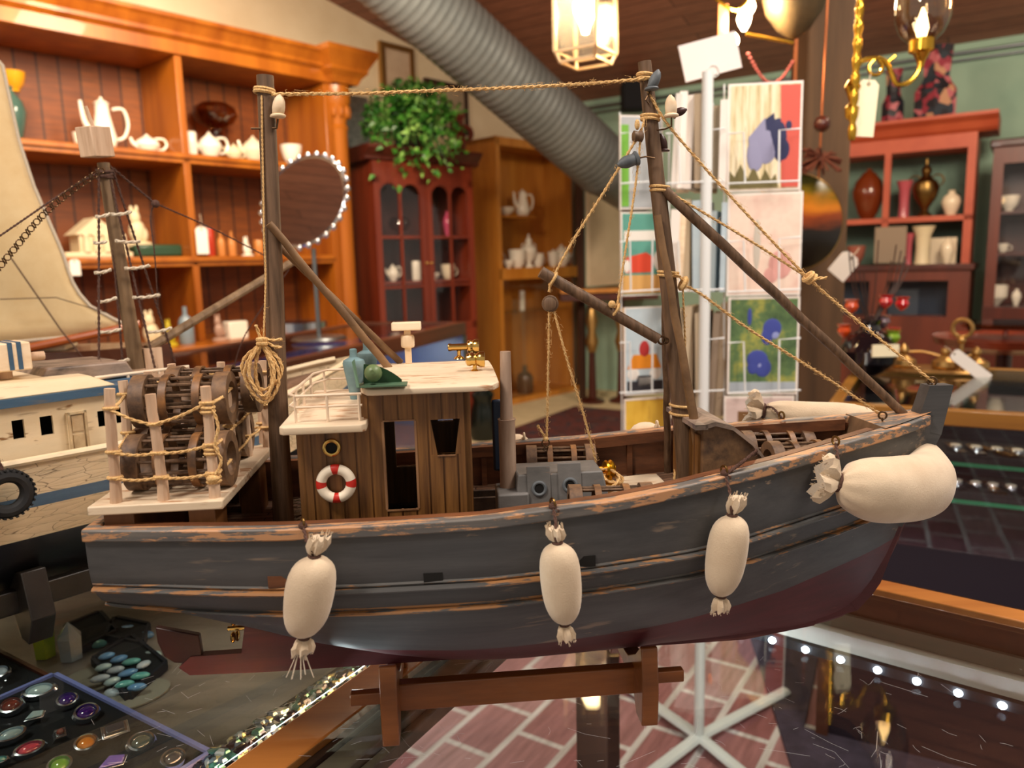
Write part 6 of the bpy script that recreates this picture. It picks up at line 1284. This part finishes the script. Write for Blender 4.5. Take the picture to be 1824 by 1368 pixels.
for px, py, c_, w_, h_, k, lb_ in ((545,690,'green_bloom',50,44,'bowl','green glass bowl in the blue lit showcase'),(600,688,'red_bloom',30,50,'cyl','red box in the blue lit showcase'),(630,690,'green_bloom',24,24,'bowl','small green dish in the blue lit showcase'),(570,700,'pearl',16,34,'bottle','small clear bottle in the blue lit showcase')):
    p = LF.Y(px,py,.3); vessel(LF, px, py, .3, .452, h_+60, w_, k, c_, 'glassware', lb_, 'glassware')

# ============================================================ THE WHITE MODEL BOAT AT THE LEFT
Q = onZ(66,1135,GZ); WF = Frame(Q, 41, GZ)
wb = thing('model_tugboat', 'cream and blue weathered model boat with mast, left of the grey boat', 'model boat', WF.M)
cracked('cream_crackle', '#c9b48f', '#dcc8a6', '#6b533b', '#6b3f25', 60); worn('blue_trim', '#2f4c66', '#4a6a84', '#7a6a55', 40, (.2,.2,1), .62); worn('cream_paint', '#dcc6a0', '#ead8b6', '#8a6238', 30, (.3,.3,1), .64); grain('black_hull', '#0d0c0e', '#1a181b', 20, rough=.35)
grain('black_stand', '#17130f', '#2c2620', 30, rough=.35)
CYy = .06
def wh_(x): return itp(x, [-.5,-.35,.1,.25,.36,.42,.455], [.07,.09,.095,.08,.05,.025,.002])
def sheer(x): return itp(x, [-.5,-.2,0,.1,.25,.455], [.200,.188,.187,.187,.196,.232])
def wsec(x, z):
    zk_2 = itp(x, [-.5,.3,.40,.45,.455], [.030,.035,.06,.14,.2]); s2_ = max(0, min(1, (z-zk_2)/(sheer(x)-zk_2))); return wh_(x)*(1-(1-s2_)**2.6)**.75, zk_2
stw = [-.5+.955*i/50 for i in range(51)]; m = MB(); rg_ = []
def zbands(x): s0 = sheer(x); return [s0, s0-.008, s0-.034, s0-.046, s0-.078]
for x in stw:
    zk2 = wsec(x, .1)[1]; bz = [max(z, zk2+.004*(5-i)) for i, z in enumerate(zbands(x))]; zz = bz+[lerp(bz[-1], zk2, i/7) for i in range(1, 8)]
    rg_.append([(x, CYy-wsec(x, z)[0], z) for z in zz]+[(x, CYy+wsec(x, z)[0], z) for z in reversed(zz[:-1])])
nr = len(rg_[0])
for i in range(50):
    for j in range(nr-1):
        k = j if j < nr//2 else nr-2-j; m.mi = 0 if k == 0 else 0 if k == 1 else 1 if k == 2 else 0 if k == 3 else 2
        m.add([rg_[i][j], rg_[i+1][j], rg_[i+1][j+1], rg_[i][j+1]], [(0,1,2,3)])
m.build('hull', None, wb, mats=['cream_crackle','blue_trim','black_hull'], ang=50)
m = MB()
for s_ in (-1,1): m.tube([(x, CYy+s_*wh_(x), sheer(x)) for x in stw[:-1]], .0045, 8, flat=.8)
m.build('gunwale_rail', 'cream_paint', wb)
m = MB(); k_ = [x for x in stw if x < .44]
for a, b_ in zip(k_, k_[1:]): m.add([(a,CYy-wh_(a),sheer(a)-.012),(b_,CYy-wh_(b_),sheer(b_)-.012),(b_,CYy+wh_(b_),sheer(b_)-.012),(a,CYy+wh_(a),sheer(a)-.012)], [(0,1,2,3)])
m.build('deck', 'deck_planks', wb, smooth=False)
fy = CYy-.088+.004; Yw = -.022   # cabin near wall
zc1 = WF.Y(100,712,Yw).z; cabx = WF.Y(262,700,Yw).x
wins = [(WF.Y(a,b_,Yw), WF.Y(c_,d_,Yw)) for a, b_, c_, d_ in ((20,750,46,780),(70,743,97,773),(173,733,190,759),(205,727,226,752))]
m = MB(); ed = sorted([-.45]+[w_[0].x for w_ in wins]+[w_[1].x for w_ in wins]+[cabx])
for a, b_ in zip(ed, ed[1:]):
    mid = (a+b_)/2; hit = [w_ for w_ in wins if w_[0].x < mid < w_[1].x]
    segs = [(.17, zc1)] if not hit else [(.17, hit[0][1].z), (hit[0][0].z, zc1)]
    for z0, z1 in segs: m.bb((a,Yw,z0),(b_,Yw+.004,z1))
m.bb((-.45,CYy+.08,.17),(cabx,CYy+.084,zc1)); m.bb((cabx-.004,Yw,.17),(cabx,CYy+.084,zc1)); cb = m.build('cabin', 'cream_paint', wb, smooth=False)
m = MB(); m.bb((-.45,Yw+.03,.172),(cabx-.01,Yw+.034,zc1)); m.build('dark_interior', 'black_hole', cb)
m = MB(); m.bb((-.45,Yw-.006,zc1-.001),(cabx+.008,CYy+.09,zc1+.007)); m.build('roof_edge', 'blue_trim', cb)
m = MB()
xs2 = [-.45, WF.Y(0,690,Yw).x, WF.Y(180,690,Yw).x, cabx]
m.hexa([(-.45,Yw-.004,zc1+.007),(cabx-.03,Yw-.004,zc1+.007),(cabx-.03,CYy+.085,zc1+.007),(-.45,CYy+.085,zc1+.007),(-.45,Yw+.012,zc1+.030),(cabx-.05,Yw+.012,zc1+.018),(cabx-.05,CYy+.07,zc1+.018),(-.45,CYy+.07,zc1+.030)]); m.build('cabin_roof', 'cream_paint', cb, bev=.003)
for x_ in ((116,735,158,803),):
    a, b_ = WF.Y(x_[0],x_[1],Yw), WF.Y(x_[2],x_[3],Yw); m = MB(); m.bb((a.x,Yw-.003,b_.z),(b_.x,Yw,a.z)); dr = m.build('cabin_door', 'cream_paint', cb); m = MB(); w2, h2_ = b_.x-a.x, a.z-b_.z
    for z0, z1 in ((.08,.46),(.54,.92)): m.bb((a.x+w2*.2,Yw-.0045,b_.z+h2_*z0),(a.x+w2*.8,Yw-.003,b_.z+h2_*z1))
    m.bb((a.x,Yw-.006,b_.z),(a.x+w2*.12,Yw-.003,a.z)); m.bb((b_.x-w2*.12,Yw-.006,b_.z),(b_.x,Yw-.003,a.z)); m.bb((a.x,Yw-.006,a.z-h2_*.05),(b_.x,Yw-.003,a.z)); m.build('door_panels', 'worn_panel' if grain('worn_panel','#a58a66','#cbb48c',60,rough=.7) else 0, dr)
m = MB(); r0_ = WF.Y(162,672,Yw+.03); 
for dz in (0,-.012): m.cyl((r0_.x,Yw+.02,r0_.z+dz),(r0_.x+.10,Yw+.02,r0_.z+dz),.0018)
for i in range(4): x = r0_.x+.033*i; m.cyl((x,Yw+.02,zc1+.01),(x,Yw+.02,r0_.z),.0016)
m.build('railing', 'rail_white', wb)
tyc = WF.Y(12,880,CYy-.112); m = MB(); m.torus((tyc.x,CYy-.112,tyc.z), .0165, .0062, (0,1,0), 32, 10)
for i in range(28): a = 2*math.pi*i/28; m.box((tyc.x+.0222*math.cos(a),CYy-.112,tyc.z+.0222*math.sin(a)), (.0022,.011,.0014), rot=(0,-a+math.pi/2,0))
t = thing('tyre_fender', 'small black tyre hung on the side of the cream model boat', 'tyre', WF.M @ Matrix.Translation((tyc.x,CYy-.112,tyc.z+.022))); o = m.build('tyre', 'rubber' if plain('rubber','#17181a',.7) else 0, t); o.location = (-tyc.x,-(CYy-.112),-tyc.z-.022); o.data.transform(Matrix.Translation(o.location)); o.location = (0,0,0)
m = MB(); rope(m, [(0,0,-.002),(-.004,.006,.02),(-.006,.012,.045)], .002, 60); m.build('tie', 'dark_twine', t)
# wheelhouse block roof, stripe box
m = MB(); q = [WF.Y(*p, .05) for p in ((44,692),(222,664),(205,640),(66,652))]; m.prism([(v.x,.02,v.z) for v in q], (0,0,0), (0,.09,0)); m.build('upper_house', 'hood_grey', wb, bev=.002)
q0, q1 = WF.Y(-60,615,.03), WF.Y(47,655,.03); m = MB(); m.bb((q0.x,.01,q1.z),(q1.x,.05,q0.z)); bx_ = m.build('funnel_box', 'pale_wood', wb, bev=.0015); m = MB()
for px in (8,24): a = WF.Y(px,640,.03); m.bb((a.x-.002,.0095,q1.z+.001),(a.x+.002,.0505,q0.z+.0005))
m.build('blue_stripe', 'blue_trim', bx_); m = MB(); m.cyl((q1.x,.03,(q0.z+q1.z)/2-.003),(WF.Y(78,632,.03).x,.03,(q0.z+q1.z)/2-.003),.0045); m.build('rod', 'stick_wood', bx_); m = MB(); m.cyl((WF.Y(12,680,.03).x,.03,zc1+.02),(WF.Y(12,680,.03).x,.03,q1.z),.006); m.build('pillar', 'stick_wood', bx_)
# mast with block, shrouds, boom
YM = CYy-.01; mb0, mb1 = WF.Y(246,664,YM), WF.Y(184,290,YM)
m = MB(); m.tube([mb0.lerp(mb1, i/6) for i in range(7)], .008, 12, rs=[lerp(.0088,.0062,i/6) for i in range(7)]); tm = m.build('mast', 'mast_grey' if grain('mast_grey','#5e462c','#94795a',90,(1,1,.1),.6) else 0, wb)
m = MB(); m.cyl((mb0.x,YM,sheer(mb0.x)-.012),(mb0.x,YM,mb0.z+.005),.0095); m.bb((mb0.x+.006,YM-.008,sheer(0)-.01),(mb0.x+.026,YM+.008,WF.Y(240,622,YM).z)); m.build('mast_step', 'stick_wood', wb)
a, b_ = WF.Y(150,228,YM-.012), WF.Y(184,278,YM-.012); m = MB(); m.box((mb1.x-.006,YM,(a.z+b_.z)/2+.002), (.026,.022,a.z-b_.z+.004), rot=(0,-.10,.35)); m.build('mast_block', 'stick_wood', tm, bev=.001)
m = MB(); m.tube([WF.Y(166,226,YM), WF.Y(152,189,YM)], .0022, 8); m.build('mast_pin', 'stick_wood', tm)
m = MB()
for i in range(5): m.torus(mb1+V((0,0,-.008-.002*i)), .0075, .0015, (random.gauss(0,.2),random.gauss(0,.2),1), 14, 5)
kk = mb1+V((0,-.004,-.012))
sh_ = [((176,300),(176,640),-.03),((190,300),(218,640),.0),((192,300),(276,655),-.03),((198,296),(330,640),.03),((200,300),(312,645),.0)]
for (ax_, ay), (bx2, by), dy in sh_[:3]+sh_[4:]: rope(m, [WF.Y(ax_, ay, YM-.004), WF.Y(bx2, by, YM+dy)], .0016, 120)
m.build('shrouds', 'dark_twine', tm)
for (x1_,y1_),(x2_,y2_) in (((170,386),(195,381)),((198,382),(234,377)),((166,432),(190,430)),((205,429),(250,430)),((168,486),(198,480)),((222,478),(266,473)),((174,538),(208,530)),((236,530),(284,525)),((176,592),(216,586)),((262,592),(306,584)),((168,652),(230,640))):
    m = MB(); rope(m, [WF.Y(x1_,y1_,YM-.02), WF.Y((x1_+x2_)/2,(y1_+y2_)/2+2,YM-.02), WF.Y(x2_,y2_,YM-.02)], .0023, 30); m.build('ratline', 'rope_white', tm)
m = MB(); m.tube([WF.Y(262,622,YM), WF.Y(390,545,YM+.02), WF.Y(522,466,YM+.04)], .0052, 10); m.build('boom', 'mast_grey', wb)
m = MB(); rope(m, [WF.Y(196,296,YM-.004), WF.Y(235,328,YM), WF.Y(276,362,YM)], .0016, 90); rope(m, [WF.Y(276,362,YM), WF.Y(380,408,YM+.02), WF.Y(500,470,YM+.04)], .0012, 60); rope(m, [WF.Y(274,366,YM), WF.Y(268,390,YM), WF.Y(276,460,YM), WF.Y(282,560,YM)], .001, 30); rope(m, [WF.Y(516,478,YM+.04), WF.Y(440,590,YM+.04), WF.Y(415,660,YM+.04)], .0011, 30)
rope(m, [WF.Y(180,304,YM-.004), WF.Y(110,345,YM-.02), WF.Y(0,420,YM-.04), WF.Y(-60,460,YM-.05)], .0012, 60)
m.ball(WF.Y(277,363,YM-.004), .0045); m.build('rigging_rope', 'dark_twine', tm)
m = MB(); cp_ = spline([WF.Y(180,304,YM-.01), WF.Y(120,345,YM-.02), WF.Y(72,388,YM-.03), WF.Y(20,450,YM-.04), WF.Y(-30,510,YM-.05)], 10); ch = resample(cp_, .0048)
for i, p in enumerate(ch[:-1]): m.torus(p, .0030, .0006, ((1,0,.6) if i % 2 else (0,1,.1)), 10, 4)
m.build('chain', 'wire', tm)
# its black stand
ws_ = thing('boat_stand', 'black wooden stand under the cream model boat', 'display stand', WF.M)
for xo in (0,-.26): m = MB(); m.prism([(xo-.011,y,z) for y, z in ((-.012,0),(.008,0),(.03,.03),(.09,.03),(.112,0),(.132,0),(.15,.03),(.135,.075),(.12,.072),(.06,.045),(0,.072),(-.015,.075),(-.03,.03))], (0,0,0), (.022,0,0)); m.build('stand_leg', 'black_stand', ws_, bev=.001)
m = MB(); m.bb((-.38,.005,.028),(.30,.017,.052)); m.build('stand_rail', 'black_stand', ws_, bev=.001); m = MB(); m.bb((-.38,.10,.028),(.30,.112,.052)); m.build('stand_rail', 'black_stand', ws_, bev=.001)

# ============================================================ SAILBOAT BEHIND
SD = 1.30; SBc = onD(40,640,SD); SF = Frame((SBc.x, SBc.y), 74, 0)
sb = thing('model_sailboat', 'model sailing boat with a large cream sail behind the cream boat', 'model boat', SF.M)
edge = [(96,-14),(102,2),(150,12),(250,34),(330,60),(400,90),(450,112),(500,128),(540,152),(565,196),(580,232),(588,244)]
m = MB(); rows = []
for i in range(24):
    y = lerp(96, 588, i/23); xe = itp(y, [e[0] for e in edge], [e[1] for e in edge]); yb = 0
    row = []
    for j in range(13):
        s_ = j/12; px = lerp(-110, xe, s_); py = y+ (i/23)**3*34*(1-s_)
        p = SF.Y(px, py, 0); p.y = -.035*math.sin(math.pi*s_)*math.sin(math.pi*min(1, i/23+.1)) ; row.append(p)
    rows.append(row)
for i in range(23):
    for j in range(12): m.add([rows[i][j], rows[i][j+1], rows[i+1][j+1], rows[i+1][j]], [(0,1,2,3)])
woven('sail_cloth', '#dfc08c', '#e8cd9c', 700); sl = m.build('sail', 'sail_cloth', sb, solid=.0015); m = MB(); m.tube([r[-1]+V((0,-.001,0)) for r in rows], .0028, 8); m.tube([p+V((0,-.001,0)) for p in rows[-1]], .0028, 8); m.build('bolt_rope', 'rope_white', sl)
m = MB(); m.tube([SF.Y(-60,640,.0), SF.Y(60,618,-.01), SF.Y(250,578,.0)], .0075, 10); m.build('boom', 'orange_spar' if grain('orange_spar','#a04a18','#c8692a',30,(.2,1,1),.35,coat=.3) else 0, sb)
m = MB(); m.tube([SF.Y(20,460,-.05), SF.Y(110,590,-.04), SF.Y(150,640,-.04)], .0012, 6); m.tube([SF.Y(0,533,-.045), SF.Y(100,530,-.045), SF.Y(200,560,-.02)], .0008, 5); m.build('sheet_rope', 'dark_twine', sb)
m = MB(); hx0, hx1 = SF.Y(-120,700,.02).x, SF.Y(300,640,.02).x; zt2 = SF.Y(150,622,.02).z; k = 16
for i in range(k):
    f0, f1 = i/k, (i+1)/k; W_ = lambda f: .075*(1-max(0,(f-.55)/.45)**2)+.004; X_ = lambda f: lerp(hx0, hx1, f)
    for s_ in (-1,1): m.add([(X_(f0),.06+s_*W_(f0),zt2),(X_(f1),.06+s_*W_(f1),zt2),(X_(f1),.06+s_*W_(f1)*.3,zt2-.13),(X_(f0),.06+s_*W_(f0)*.3,zt2-.13)], [(0,1,2,3)])
    m.add([(X_(f0),.06-W_(f0),zt2),(X_(f1),.06-W_(f1),zt2),(X_(f1),.06+W_(f1),zt2),(X_(f0),.06+W_(f0),zt2)], [(0,1,2,3)])
m.build('hull', 'brown_wood', sb, smooth=False); c_ = SF.Y(62,650,-.02); m = MB(); m.bb((c_.x-.03,.0,zt2),(c_.x+.045,.08,zt2+.03)); m.build('deck_house', 'cream_paint', sb, bev=.004)
m = MB(); m.bb((hx0+.1,.04,.90),(hx0+.12,.08,zt2-.12)); m.bb((hx1-.16,.04,.90),(hx1-.14,.08,zt2-.12)); m.bb((hx0+.1,.055,.93),(hx1-.14,.065,.945)); m.build('stand', 'dark_wood', sb)
# a table for what stands behind the counter

# ============================================================ CARD RACK
fl = onZ(1245,1315,.03); RK = thing('card_rack', 'white wire spinner rack of greeting cards behind the bow', 'card rack', (fl.x, fl.y, 0))
def rl(p): return V(p)-V((fl.x, fl.y, 0))
m = MB(); m.cyl((0,0,.03),(0,0,onP(1255,128,(fl.x,fl.y,0),V((0,1,0))).z),.013); m.build('pole', 'white_wire', RK)
for px, py in ((1115,1215),(1120,1400),(1400,1225),(1360,1400)):
    p = rl(onZ(px, py, .03)); m = MB(); m.tube([(0,0,.035), (p.x,p.y,.02)], .017, 8, flat=.6); m.build('base_leg', 'white_wire', RK)
RD = 1.80; FR = Frame(onD(1297,450,RD), 97); FL = Frame(onD(1110,450,RD+.05), 78)
def card(fr, x0, y0, x1, y1, label, mat, art=None, y=0, dark=None, cat='greeting card', lean=0):
    a = fr.Y(x0,y0,y); b_ = fr.Y(x1,y1,y); w_, h_ = b_.x-a.x, a.z-b_.z; t = thing('greeting_card', label, cat, fr.M @ Matrix.Translation((a.x,y,b_.z)) @ Matrix.Rotation(lean, 4, 'Y'))
    m = MB(); m.bb((0,0,0),(w_,.006,h_)); m.build('card_body', 'card_white', t)
    m = MB(); e = w_*.03; m.bb((e,-.0008,e),(w_-e,0,h_-e)); m.build('print', mat, t)
    if art:
        for nm, c_, shapes in art:
            if nm not in MT: plain(nm, c_, .6)
            m = MB()
            for sh in shapes:
                if sh[0] == 'e': m.ball((sh[1]*w_, -.0012, sh[2]*h_), (sh[3]*w_, .0012, sh[4]*h_), 16, 8)
                else: m.prism([(u*w_, -.0018, v*h_) for u, v in sh[1:]], (0,0,0), (0,.001,0))
            m.build('motif', nm, t)
    return t
def streak(name, cols, sc_=14, st=(6,1,.35), vec=0):
    m, nt, n, l, bs = nodes(name); f = noise_fac(nt, sc_, st, 4, .7); l.new(ramp(nt, f, cols), bs.inputs['Base Color']); bs.inputs['Roughness'].default_value = .6; return name
streak('grass_print', [(.3,'#8a7a48'),(.45,'#d8c79a'),(.6,'#efe3c4'),(.75,'#a08a50')]); streak('pink_print', [(.3,'#e0bba8'),(.5,'#ecd6c4'),(.75,'#d9a598')], 5, (1,1,1)); streak('iris_print', [(.3,'#22402c'),(.5,'#5d7a4a'),(.62,'#b0ac4c'),(.75,'#3c5a5a')], 9, (1,1,1)); streak('grey_print', [(.3,'#9aa0a4'),(.7,'#b9bdbd')], 5, (1,1,1)); streak('teal_print', [(.3,'#4f8f80'),(.7,'#5fa595')], 5, (1,1,1)); streak('sky_print', [(.3,'#a9c0cc'),(.7,'#c9d6da')], 5, (1,1,1)); streak('yellow_print', [(.3,'#d8a428'),(.6,'#ecc248'),(.75,'#b87420')], 9, (3,1,.6)); streak('under_grass', [(.3,'#2f3a20'),(.5,'#7a6a3c'),(.7,'#c0a46c')], 20, (5,1,.5))
card(FR, 1298,150,1425,338, 'card with a blue bison before tall grass and red stripes', 'grass_print', [('red_stripe','#cf5a4c',[('p',(.74,.03),(.97,.03),(.97,.97),(.70,.97))]),('bison_light','#8f8fae',[('e',.52,.42,.16,.17),('e',.38,.34,.12,.16),('p',(.28,.50),(.5,.68),(.55,.5),(.3,.36))]),('bison_dark','#252a52',[('e',.68,.5,.14,.17),('e',.74,.38,.12,.12),('e',.82,.6,.05,.05),('p',(.5,.66),(.62,.72),(.66,.5),(.56,.3))]),('grass_foot','#6b6238',[('p',(.03,.03),(.7,.03),(.66,.16),(.6,.1),(.52,.2),(.45,.1),(.36,.24),(.28,.12),(.18,.26),(.1,.14),(.03,.2))])])
card(FR, 1297,345,1425,525, 'pale pink blossom card below the bison card', 'pink_print', [('blush','#dca39a',[('e',.72,.3,.16,.14),('e',.6,.2,.1,.08)]),('pale_grey_art','#c4bcae',[('e',.4,.5,.05,.25)])])
card(FR, 1298,530,1420,702, 'iris card with blue flowers on a green ground', 'iris_print', [('iris_blue','#3d4a9a',[('e',.62,.68,.13,.1),('e',.55,.6,.08,.09),('e',.42,.36,.15,.1),('e',.5,.28,.12,.1),('e',.36,.28,.08,.07),('e',.3,.8,.03,.09)]),('iris_pale','#8f9ad0',[('e',.66,.62,.06,.05),('e',.46,.3,.05,.05)]),('card_foot','#a9b4bc',[('p',(.03,.03),(.97,.03),(.97,.13),(.03,.13))])])
card(FR, 1290,706,1412,800, 'bottom card with a pink frame and a golden brown picture', 'blush_frame' if plain('blush_frame','#dcc6be',.7) else 0, [('autumn','#7d5a34',[('p',(.2,.1),(.85,.1),(.85,.72),(.2,.72))]),('autumn_light','#b9985a',[('e',.4,.4,.12,.2),('e',.65,.35,.14,.2)])])
card(FL, 1104,205,1180,372, 'grey card with a green side band at the top left of the rack', 'grey_print', [('leaf_band','#6fae3a',[('p',(.03,.03),(.2,.03),(.2,.9),(.03,.9))])])
card(FL, 1106,378,1186,525, 'card with an orange-red van on teal', 'teal_print', [('van_red','#d8482c',[('p',(.08,.28),(.7,.28),(.72,.46),(.55,.52),(.08,.46))]),('sand','#d9a860',[('p',(.03,.03),(.97,.03),(.97,.25),(.03,.25))]),('banner_white','#e8e4da',[('p',(.06,.66),(.8,.66),(.8,.78),(.06,.78)),('e',.12,.36,.08,.09),('e',.82,.42,.1,.12)])])
card(FL, 1112,548,1188,700, 'card with an orange and white car front on pale blue', 'sky_print', [('car_orange','#e08a1c',[('p',(.06,.3),(.86,.3),(.74,.46),(.2,.46))]),('car_white','#e6e2da',[('e',.2,.24,.14,.07),('e',.72,.24,.14,.07),('p',(.32,.1),(.64,.1),(.64,.2),(.32,.2))]),('car_dark','#2c2a30',[('p',(.06,.04),(.9,.04),(.9,.16),(.68,.16),(.66,.22),(.3,.22),(.28,.16),(.06,.16))]),('sail_red','#b03030',[('e',.46,.52,.12,.1)])])
card(FL, 1112,712,1194,800, 'yellow card in the bottom pocket of the rack', 'yellow_print')
# packs of cards seen edge-on in the middle of the rack
MF = Frame(onD(1190,450,RD+.02), 90); random.seed(4)
tones = ['card_white','cream_board','print_grey','blue_grey','pale_wood','sky_print','grey_card']
for tier, (y0, y1, xs3) in enumerate(((158,336,(1196,1210,1224,1242,1256,1270,1282)),(205,345,(1200,1214,1230,1246,1262,1276)),(345,520,(1192,1206,1222,1238,1252,1268,1282)),(532,742,(1198,1212,1228,1244,1262,1278)))):
    for i, px in enumerate(xs3):
        if tier == 1: continue
        a = MF.Y(px, y0+random.uniform(0,26), .0); b_ = MF.Y(px, y1, .0); w_ = random.uniform(.010,.024); lean = random.uniform(-.02,.16) if tier < 2 else random.uniform(-.02,.06)
        t = Matrix.Translation(MF.W((b_.x, -.02+.01*(i % 3), b_.z))) @ MF.M.to_3x3().to_4x4() @ Matrix.Rotation(lean, 4, 'Y') @ Matrix.Rotation(random.uniform(-.5,-.2), 4, 'Z')
        m = MB(); m.bb((-w_/2,0,0),(w_/2,.13,(a.z-b_.z)*.97)); o = m.build('card_pack', random.choice(tones)); o.matrix_world = t; tag(o, 'pack of greeting cards seen edge-on in the %s tier of the rack' % ('top','','middle','bottom')[tier], 'cards', 'edge-on card packs in the %s tier' % ('top','','middle','bottom')[tier])
# wires
def wire(fr, pts, y, nm='pocket_wire'):
    m = MB(); m.tube([rl(fr.W((fr.Y(px,py,y).x, y, fr.Y(px,py,y).z))) for px, py in pts], .0022, 6); return m.build(nm, 'white_wire', RK)
for y0 in (232, 425, 605): 
    for fr, xa_, xb_ in ((FR,1296,1426),(MF,1186,1290),(FL,1104,1186)):
        dy = -8 if fr is FR else 6
        wire(fr, [(xa_,y0+6),(lerp(xa_,xb_,.22),y0+4),(lerp(xa_,xb_,.24),y0+95)], -.03); wire(fr, [(lerp(xa_,xb_,.70),y0+95),(lerp(xa_,xb_,.71),y0),(xb_,y0-3)], -.03); wire(fr, [(xa_,y0+95),(xb_,y0+90)], -.03)
wire(FR, [(1290,150),(1290,770)], .02, 'upright_wire'); wire(FR, [(1428,150),(1418,770)], .02, 'upright_wire'); wire(MF, [(1192,240),(1190,770)], -.0, 'upright_wire'); wire(FL, [(1104,200),(1108,770)], .02, 'upright_wire')
wire(FR, [(1290,770),(1420,765)], .0); wire(FL, [(1104,772),(1196,774)], .0)
# sign card on top
q = onD(1265,101,1.86); t = thing('sign_card', 'blank white sign card tilted in a clip on top of the card rack', 'sign', Matrix.Translation(q) @ Matrix.Rotation(math.radians(-13), 4, 'Y')); m = MB(); m.bb((-.070,0,-.043),(.070,.002,.043)); m.build('card', 'sign_white' if plain('sign_white','#e6dcd8',.6) else 0, t); m = MB(); m.torus((0,-.003,-.035), .014, .0012, (0,1,0)); m.cyl((0,0,-.05),(0,0,-.035),.0015); m.build('clip', 'white_wire', t)
